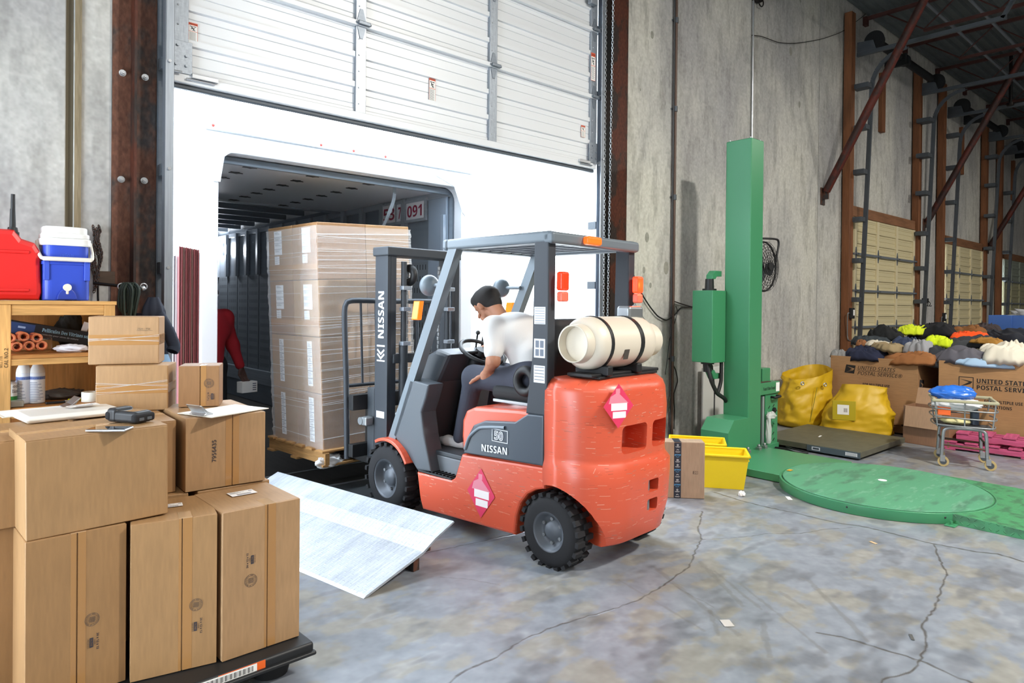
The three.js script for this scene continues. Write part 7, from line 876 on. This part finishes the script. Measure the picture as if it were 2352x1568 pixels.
// heaped filling under the garments that can be told apart
for (const [x, z, h] of [[9.88, -3.46, 1.05], [9.94, -2.17, 1.02], [11.15, -3.5, 1.13], [11.25, -2.2, 1.13]]) { const m = solo('clothes_heap', 'dark tangle of clothes filling a postal carton', 'clothes', blob(1.02, h - 0.3, 1.0, x * 7, 0.08, [x, 0.15 + (h - 0.3) / 2, z], 48, 4), mat(0x2b2d33, 0.95), 'clothes fillings'); m.userData.kind = 'stuff'; }
{ // [px, py of the middle, plane X it lies at, width, height, depth (along z) , colour, name, label]
  const G = [[2030, 758, 10.1, 0.3, 0.17, 0.36, 0x17191b, 'black jacket', 'round black jacket lying on top of the clothes heap'], [1985, 801, 9.5, 0.4, 0.17, 0.5, 0x232840, 'navy shirt', 'dark navy shirt at the carton edge above the sacks'], [1929, 807, 9.45, 0.22, 0.1, 0.2, 0x8d8d8c, 'grey cloth', 'small light grey cloth on the carton corner at the wall'], [1980, 782, 9.75, 0.16, 0.1, 0.14, 0x8f5f3c, 'brown cloth', 'small brown cloth between navy and slate clothes'], [2020, 785, 9.75, 0.25, 0.09, 0.34, 0xd8d0be, 'cream cloth', 'cream cloth peeping out beneath the khaki trousers'], [2045, 788, 9.6, 0.34, 0.14, 0.34, 0x9a8765, 'khaki trousers', 'khaki trousers rumpled beside the navy shirt'], [2092, 814, 9.45, 0.36, 0.15, 0.62, 0x966238, 'brown jacket', 'brown canvas jacket over the edge of the postal carton'], [2005, 774, 9.95, 0.36, 0.13, 0.46, 0x363d42, 'slate coat', 'slate grey coat beneath the round black jacket'], [2100, 752, 10.5, 0.32, 0.12, 0.28, 0xd3e228, 'yellow shirt', 'bright yellow work shirt humped on the heap'], [2158, 778, 9.85, 0.3, 0.13, 0.26, 0xcfe31c, 'yellow vest', 'bright yellow safety vest sliding down between dark coats'], [2140, 748, 10.7, 0.45, 0.22, 0.5, 0x15161b, 'black coat', 'black coat piled behind the yellow shirt'], [2082, 782, 9.8, 0.3, 0.16, 0.34, 0x35405a, 'blue jeans', 'dark blue jeans among the heap beside the khaki trousers'], [2112, 788, 9.6, 0.26, 0.2, 0.3, 0x9b9ca0, 'grey hoodie', 'light grey hoodie drooping toward the gap between cartons'], [2140, 792, 9.7, 0.36, 0.22, 0.42, 0x2f3238, 'charcoal jacket', 'charcoal jacket beside the light grey hoodie'], [2165, 752, 10.9, 0.4, 0.18, 0.3, 0x23252b, 'black trousers', 'black trousers behind the yellow vest'], [2210, 752, 10.9, 0.36, 0.19, 0.5, 0x85562c, 'brown bag', 'brown canvas bag resting on top of the heap'], [2230, 765, 10.5, 0.3, 0.1, 0.42, 0xff5a1e, 'orange shirt', 'bright orange shirt in the heap'], [2245, 780, 10.1, 0.36, 0.14, 0.66, 0x3b3d42, 'dark grey trousers', 'dark grey trousers spread under the orange shirt'], [2215, 808, 9.55, 0.44, 0.2, 0.64, 0x5c5a62, 'grey trousers', 'wide grey corduroy trousers over the carton edge behind the cart'], [2318, 800, 9.6, 0.45, 0.24, 0.56, 0xdcd4c2, 'cream sheet', 'large cream cloth heaped at the carton edge'], [2290, 826, 9.46, 0.24, 0.1, 0.7, 0xa3bfda, 'light blue shirt', 'light blue shirt along the carton rim'], [2148, 826, 9.44, 0.18, 0.1, 0.24, 0x2b2d33, 'dark sleeve', 'dark cloth stuffed in the gap between the postal cartons'], [2345, 815, 9.5, 0.16, 0.12, 0.12, 0x1c1d20, 'black shirt', 'black shirt beside the cream cloth'], [2310, 760, 11.1, 0.5, 0.2, 0.7, 0x22252e, 'navy coats', 'navy coats piled in front of the blue bin'], [2268, 779, 9.9, 0.2, 0.08, 0.3, 0xa0722f, 'mustard cloth', 'mustard cloth beside the large cream cloth'], [2212, 832, 9.36, 0.05, 0.16, 0.22, 0x232529, 'dark drape', 'dark cloth hanging over the outside of the postal carton'], [2265, 750, 11.3, 0.35, 0.14, 0.34, 0x3a3030, 'dark brown coat', 'dark brown coat on the heap near the blue bin']];
  G.forEach(([x, y, X, w, h, d, c, nm, lab], i) => { const p = onX(x, y, X); const m = solo(nm.replace(/ /g, '_'), lab, 'clothes', garment(w * 1.15, h * 1.15, d * 1.12, i * 1.7 + 2), mat(c, 0.92, 0, { side: THREE.DoubleSide }), 'clothes on the postal cartons'); m.position.copy(p); m.rotation.set(rr(-0.12, 0.12), rr(-0.4, 0.4), rr(-0.1, 0.1)); });
}
{ // blue bin
  const p = onX(2275, 732, 12.6), t = thing('blue_bin', 'blue plastic bulk bin with clear plastic waste behind the clothes', 'bin', [13.0, 0, p.z + 0.75]); mats.binBlue = mat(0x3a62a8, 0.5); const h = p.y + 0.06, W = 1.0, D = 1.5;
  for (const [x0, x1, z0, z1] of [[-W / 2, -W / 2 + 0.05, -D / 2, D / 2], [W / 2 - 0.05, W / 2, -D / 2, D / 2], [-W / 2 + 0.05, W / 2 - 0.05, -D / 2, -D / 2 + 0.05], [-W / 2 + 0.05, W / 2 - 0.05, D / 2 - 0.05, D / 2]]) part(t, 'bin_wall', rb2(x0, x1, 0.1, h, z0, z1, 0.012), mats.binBlue); part(t, 'bin_floor', rb2(-W / 2, W / 2, 0, 0.1, -D / 2, D / 2, 0.01), mats.binBlue); part(t, 'bin_pillar', [rb2(-W / 2 - 0.03, -W / 2, 0, h, -D / 2, -D / 2 + 0.3, 0.01)], mats.binBlue);
  const w = solo('plastic_waste', 'clear and white plastic film waste in the blue bin', 'waste', mg(blob(0.8, 0.5, 1.2, 12, 0.3, [13.0, h - 0.1, p.z + 0.75], 44, 4)), phys(0xb9bcc0, 0.3, 0, {})); w.userData.kind = 'stuff';
}
// open carton in front of the postal cartons
{
  const t = thing('open_carton', 'brown carton with open flaps standing behind the shopping cart', 'box', [8.93, 0.001, -2.66], -0.12); const W = 0.3, D = 0.5, H = 0.44, k = 0.006, m = card(0x9c7458), m2 = card(0xc09a78);
  for (const [x0, x1, z0, z1] of [[-W / 2, -W / 2 + k, -D / 2, D / 2], [W / 2 - k, W / 2, -D / 2, D / 2], [-W / 2 + k, W / 2 - k, -D / 2, -D / 2 + k], [-W / 2 + k, W / 2 - k, D / 2 - k, D / 2]]) part(t, 'side', tri(rb2(x0, x1, 0, H, z0, z1, 0.002), 0.5), m); part(t, 'bottom', b2(-W / 2, W / 2, 0, k, -D / 2, D / 2), m);
  { const f = part(t, 'open_flap', tri(rb2(-0.004, 0, -0.24, 0, -D / 2, D / 2 - 0.1, 0.001), 0.5), m2, 'open flap folded down'); f.position.set(-W / 2 - 0.004, H, 0.03); f.rotation.z = -0.16; const b = part(t, 'open_flap', tri(rb2(-0.004, 0, 0, 0.2, -D / 2, D / 2, 0.001), 0.5), m2, 'upright flap'); b.position.set(W / 2, H, 0); b.rotation.z = -0.35; }
}
// pink painted pallets
skidPallet('pink painted pallet lying on the floor, lower one of two', [8.98, 0.001, -1.75], 0.09, 0.34, 1.5, mats.pinkWood, 'pink pallets', 0.1); skidPallet('pink painted pallet, upper one of two', [9.04, 0.103, -1.7], 0.11, 0.34, 1.4, mats.pinkWood, 'pink pallets', 0.1);
// =====================================================================
// SHOPPING CART
// =====================================================================
{
  const a = V(7.79, 0, -2.219), b = V(7.92, 0, -1.88), th = Math.atan2(-(b.z - a.z), b.x - a.x), dirx = b.clone().sub(a).normalize(), n = V(-dirx.z, 0, dirx.x).multiplyScalar(-1); const mid = a.clone().add(b).multiplyScalar(0.5).addScaledVector(V(dirx.z, 0, -dirx.x), 0.2); const W = a.distanceTo(b), D = 0.4;
  const t = thing('shopping_cart', 'small grey wire shopping cart with a blue bag on top', 'cart', [mid.x, 0, mid.z], th); const wr = mats.chromeDull;
  for (const z of [D / 2, -D / 2]) part(t, 'leg_frame', tube([[-W / 2 - 0.01, 0.09, z], [-W / 2, 0.3, z], [-W / 2 + 0.01, 0.365, z], [-W / 2 + 0.06, 0.39, z], [W / 2 - 0.06, 0.39, z], [W / 2 - 0.01, 0.365, z], [W / 2, 0.3, z], [W / 2 + 0.01, 0.09, z]], 0.016, 60, 8), wr, 'bent tube leg frame');
  part(t, 'stretcher', [rod(V(-W / 2, 0.22, D / 2), V(W / 2, 0.2, D / 2), 0.011), rod(V(-W / 2, 0.22, -D / 2), V(W / 2, 0.2, -D / 2), 0.011), rod(V(-W / 2, 0.25, -D / 2), V(-W / 2, 0.25, D / 2), 0.01), rod(V(W / 2, 0.25, -D / 2), V(W / 2, 0.25, D / 2), 0.01)], mats.rust);
  const W2 = W + 0.16, loop = (y, k, r) => tube([[-W2 / 2 * k, y, D / 2], [W2 / 2 * k, y - 0.01, D / 2], [W2 / 2 * k, y - 0.01, -D / 2], [-W2 / 2 * k, y, -D / 2]], r, 60, 6, true); part(t, 'basket_rim', [rbx(W2 + 0.04, 0.03, 0.03, 0.01, 0, 0.66, D / 2 + 0.01), rbx(W2 + 0.04, 0.03, 0.03, 0.01, 0, 0.67, -D / 2 - 0.01), rbx(0.03, 0.03, D, 0.01, -W2 / 2, 0.665, 0), rbx(0.03, 0.03, D, 0.01, W2 / 2, 0.665, 0)], mat(0xa9a488, 0.5), 'pale plastic rim'); for (const [y, k] of [[0.58, 0.97], [0.5, 0.94], [0.42, 0.9]]) part(t, 'basket_wire', loop(y, k, 0.007), wr); part(t, 'basket_floor', [rb2(-W2 * 0.45, W2 * 0.45, 0.395, 0.41, -D / 2, D / 2, 0.004)], mats.trackDark); for (const [x, z] of [[-1, 1], [1, 1], [-1, -1], [1, -1], [0, 1]]) part(t, 'basket_upright', rod(V(x * W2 * 0.44, 0.4, z * D / 2), V(x * W2 * 0.49, 0.66, z * D / 2), 0.008, 6), wr);
  for (const [x, z] of [[-1, 1], [1, 1], [-1, -1], [1, -1]]) { const w = part(t, 'caster_wheel', new THREE.CylinderGeometry(0.05, 0.05, 0.026, 22).rotateX(Math.PI / 2), mat(0xb09a68, 0.6), 'tan rubber wheel'); w.position.set(x * (W / 2 + 0.015) + 0.02, 0.051, z * D / 2); part(w, 'hub', new THREE.CylinderGeometry(0.03, 0.03, 0.032, 16).rotateX(Math.PI / 2), mat(0x4b5157, 0.5, 0.3)); part(t, 'caster_fork', [rb2(x * (W / 2 + 0.01) - 0.012, x * (W / 2 + 0.01) + 0.03, 0.05, 0.11, z * D / 2 + 0.016, z * D / 2 + 0.02, 0.001), rb2(x * (W / 2 + 0.01) - 0.012, x * (W / 2 + 0.01) + 0.03, 0.05, 0.11, z * D / 2 - 0.02, z * D / 2 - 0.016, 0.001)], mats.chrome); }
  t.updateMatrixWorld(true); const at = (x, y, z) => V(x, y, z).applyMatrix4(t.matrixWorld);
  const put = (name, lab, cat, x, y, z, geo, m) => { const o = solo(name, lab, cat, geo, m); o.position.copy(at(x, y, z)); o.rotation.y = th; return o; };
  put('blue_bag', 'shiny blue plastic parcel bag on top of the shopping cart', 'bag', -0.08, 0.72, 0, blob(0.4, 0.16, 0.26, 4, 0.18, [0, 0, 0], 44, 2.4), phys(0x2f6fd0, 0.25, 0, {})); put('white_bag', 'white plastic bag under the blue bag in the cart', 'bag', -0.05, 0.61, 0.02, blob(0.42, 0.14, 0.3, 8, 0.22, [0, 0, 0], 44, 2.8), mat(0xd6d8da, 0.4)); put('orange_box', 'small orange box in the shopping cart', 'box', -0.17, 0.55, 0.14, rbx(0.11, 0.08, 0.05, 0.004), mat(0xf06a2c, 0.5)); put('yellow_bundle', 'pale yellow bundle at the bottom of the cart', 'bundle', -0.06, 0.445, 0.06, blob(0.26, 0.07, 0.14, 5, 0.15), mat(0xd8cf98, 0.7)); put('dark_bottle', 'dark blue canister in the cart', 'canister', 0.1, 0.49, 0.04, mg(new THREE.CylinderGeometry(0.04, 0.04, 0.14, 18), new THREE.CylinderGeometry(0.02, 0.03, 0.03, 14).translate(0, 0.085, 0)), mat(0x2b3646, 0.4)); put('cart_carton', 'small brown carton in the cart', 'box', 0.17, 0.48, -0.1, tri(rbx(0.12, 0.14, 0.14, 0.004), 0.5), mats.kraftDark);
}
// =====================================================================
// ON THE CONCRETE WALL: CONDUITS, CABLES, FAN
// =====================================================================
{
  const c = thing('wall_conduit', 'brown pipe conduit running up the concrete wall', 'conduit'); const x = 6.555; part(c, 'pipe', rod(V(x, 0, ZW + 0.03), V(x, ROOF, ZW + 0.03), 0.017, 12), mat(0x5d4a40, 0.5, 0.3)); part(c, 'pipe', rod(V(x - 0.028, 0, ZW + 0.025), V(x - 0.028, ROOF, ZW + 0.025), 0.009, 8), mat(0x4a4c4e, 0.5, 0.4)); for (const y of [4.85, 3.84, 2.83, 0.98]) part(c, 'coupling', [new THREE.CylinderGeometry(0.025, 0.025, 0.06, 12).translate(x, y, ZW + 0.03), rbx(0.08, 0.02, 0.01, 0.003, x - 0.01, y, ZW + 0.008)], mats.trackDark);
  const d = thing('wall_conduit', 'thin bright steel conduit with junction box above the machine', 'conduit'); part(d, 'pipe', rod(V(8.27, 0.8, ZW + 0.025), V(8.27, 5.6, ZW + 0.025), 0.013, 10), mats.chrome); part(d, 'junction_box', [rbx(0.14, 0.16, 0.08, 0.008, 8.33, 5.68, ZW + 0.045), new THREE.TorusGeometry(0.06, 0.008, 6, 16).translate(8.42, 5.62, ZW + 0.05)], mats.darkSteel);
  const w = (pts, r, lab, m = mats.black) => solo('wall_cable', lab, 'cable', tube(pts.map(([px, py]) => onZ(px, py, ZW + 0.02 + r)), r, 60, 6), m);
  w([[1437, 570], [1449, 612], [1466, 660], [1490, 700], [1510, 725], [1530, 735], [1548, 725], [1566, 706], [1600, 706]], 0.008, 'black cable drooping from the jamb to the green machine'); w([[1546, 691], [1560, 696], [1580, 702], [1600, 707]], 0.007, 'short black cable from conduit to the green machine'); w([[1552, 702], [1556, 715], [1550, 740], [1538, 780], [1532, 830], [1528, 860]], 0.004, 'thin cable hanging beside the brown conduit'); w([[1542, 830], [1552, 850], [1556, 875], [1548, 905], [1549, 940], [1548, 985]], 0.007, 'black cable looping at the foot of the brown conduit'); w([[1447, 660], [1455, 690], [1475, 725], [1500, 760]], 0.004, 'thin grey cable behind the gas cylinder', mats.chromeDull); w([[1727, 81], [1750, 84], [1790, 98], [1830, 99], [1885, 90], [1935, 72], [1985, 35], [2010, 10]], 0.005, 'thin wire sagging across the wall toward the roof', mats.darkSteel); w([[1540, 905], [1536, 930], [1541, 960], [1538, 985]], 0.005, 'grey green cable at the foot of the brown conduit', mat(0x6a7a5e, 0.6));
  const p = onZ(1754, 612, ZW + 0.32), f = thing('wall_fan', 'round black wall fan in a wire cage behind the green mast', 'fan', [p.x, p.y, ZW + 0.32]); const R = 0.31, rings = []; for (let k = 1; k <= 9; k++) { const r = R * k / 9; for (const s of [1, -1]) rings.push(new THREE.TorusGeometry(r, 0.0032, 4, 40).translate(0, 0, s * (0.085 - 0.045 * (k / 9) ** 2))); } part(f, 'cage_ring', rings, mats.black, 'black wire rings').userData.kind = 'stuff'; const sp = []; for (let k = 0; k < 20; k++) { const a = k / 20 * 6.283; for (const s of [1, -1]) sp.push(rod(V(Math.cos(a) * 0.05, Math.sin(a) * 0.05, s * 0.085), V(Math.cos(a) * R, Math.sin(a) * R, s * 0.04), 0.0028, 4)); } part(f, 'cage_spoke', sp, mats.black, 'black wire spokes').userData.kind = 'stuff'; part(f, 'cage_hoop', new THREE.TorusGeometry(R, 0.012, 8, 48), mats.black); part(f, 'motor', new THREE.CylinderGeometry(0.07, 0.07, 0.14, 20).rotateX(Math.PI / 2).translate(0, 0, -0.1), mats.black); part(f, 'hub', new THREE.CylinderGeometry(0.05, 0.05, 0.03, 18).rotateX(Math.PI / 2).translate(0, 0, 0.085), mats.blackSoft);
  for (let k = 0; k < 3; k++) { const a = part(f, 'blade', extr([[0.03, -0.04], [0.12, -0.1], [0.25, -0.12], [0.27, 0.02], [0.16, 0.07], [0.03, 0.04]], 0.006, 0.001).rotateX(0.35), mats.charcoal, 'dark fan blade'); a.rotation.z = k * 2.094; } part(f, 'wall_bracket', tube([[0, R + 0.02, -0.3], [0.02, R + 0.06, -0.2], [0.24, R + 0.06, -0.02], [0.36, R + 0.05, 0], [0.38, R - 0.02, 0], [0.3, 0.06, 0]], 0.014, 50, 8), mats.black, 'bent tube bracket'); part(f, 'wall_mount', rbx(0.08, 0.2, 0.02, 0.004, 0, R, -0.305), mats.black);
}
scene.traverse((o) => { if (o.isMesh) { o.castShadow = o.receiveShadow = true; } });
renderer.render(scene, camera);
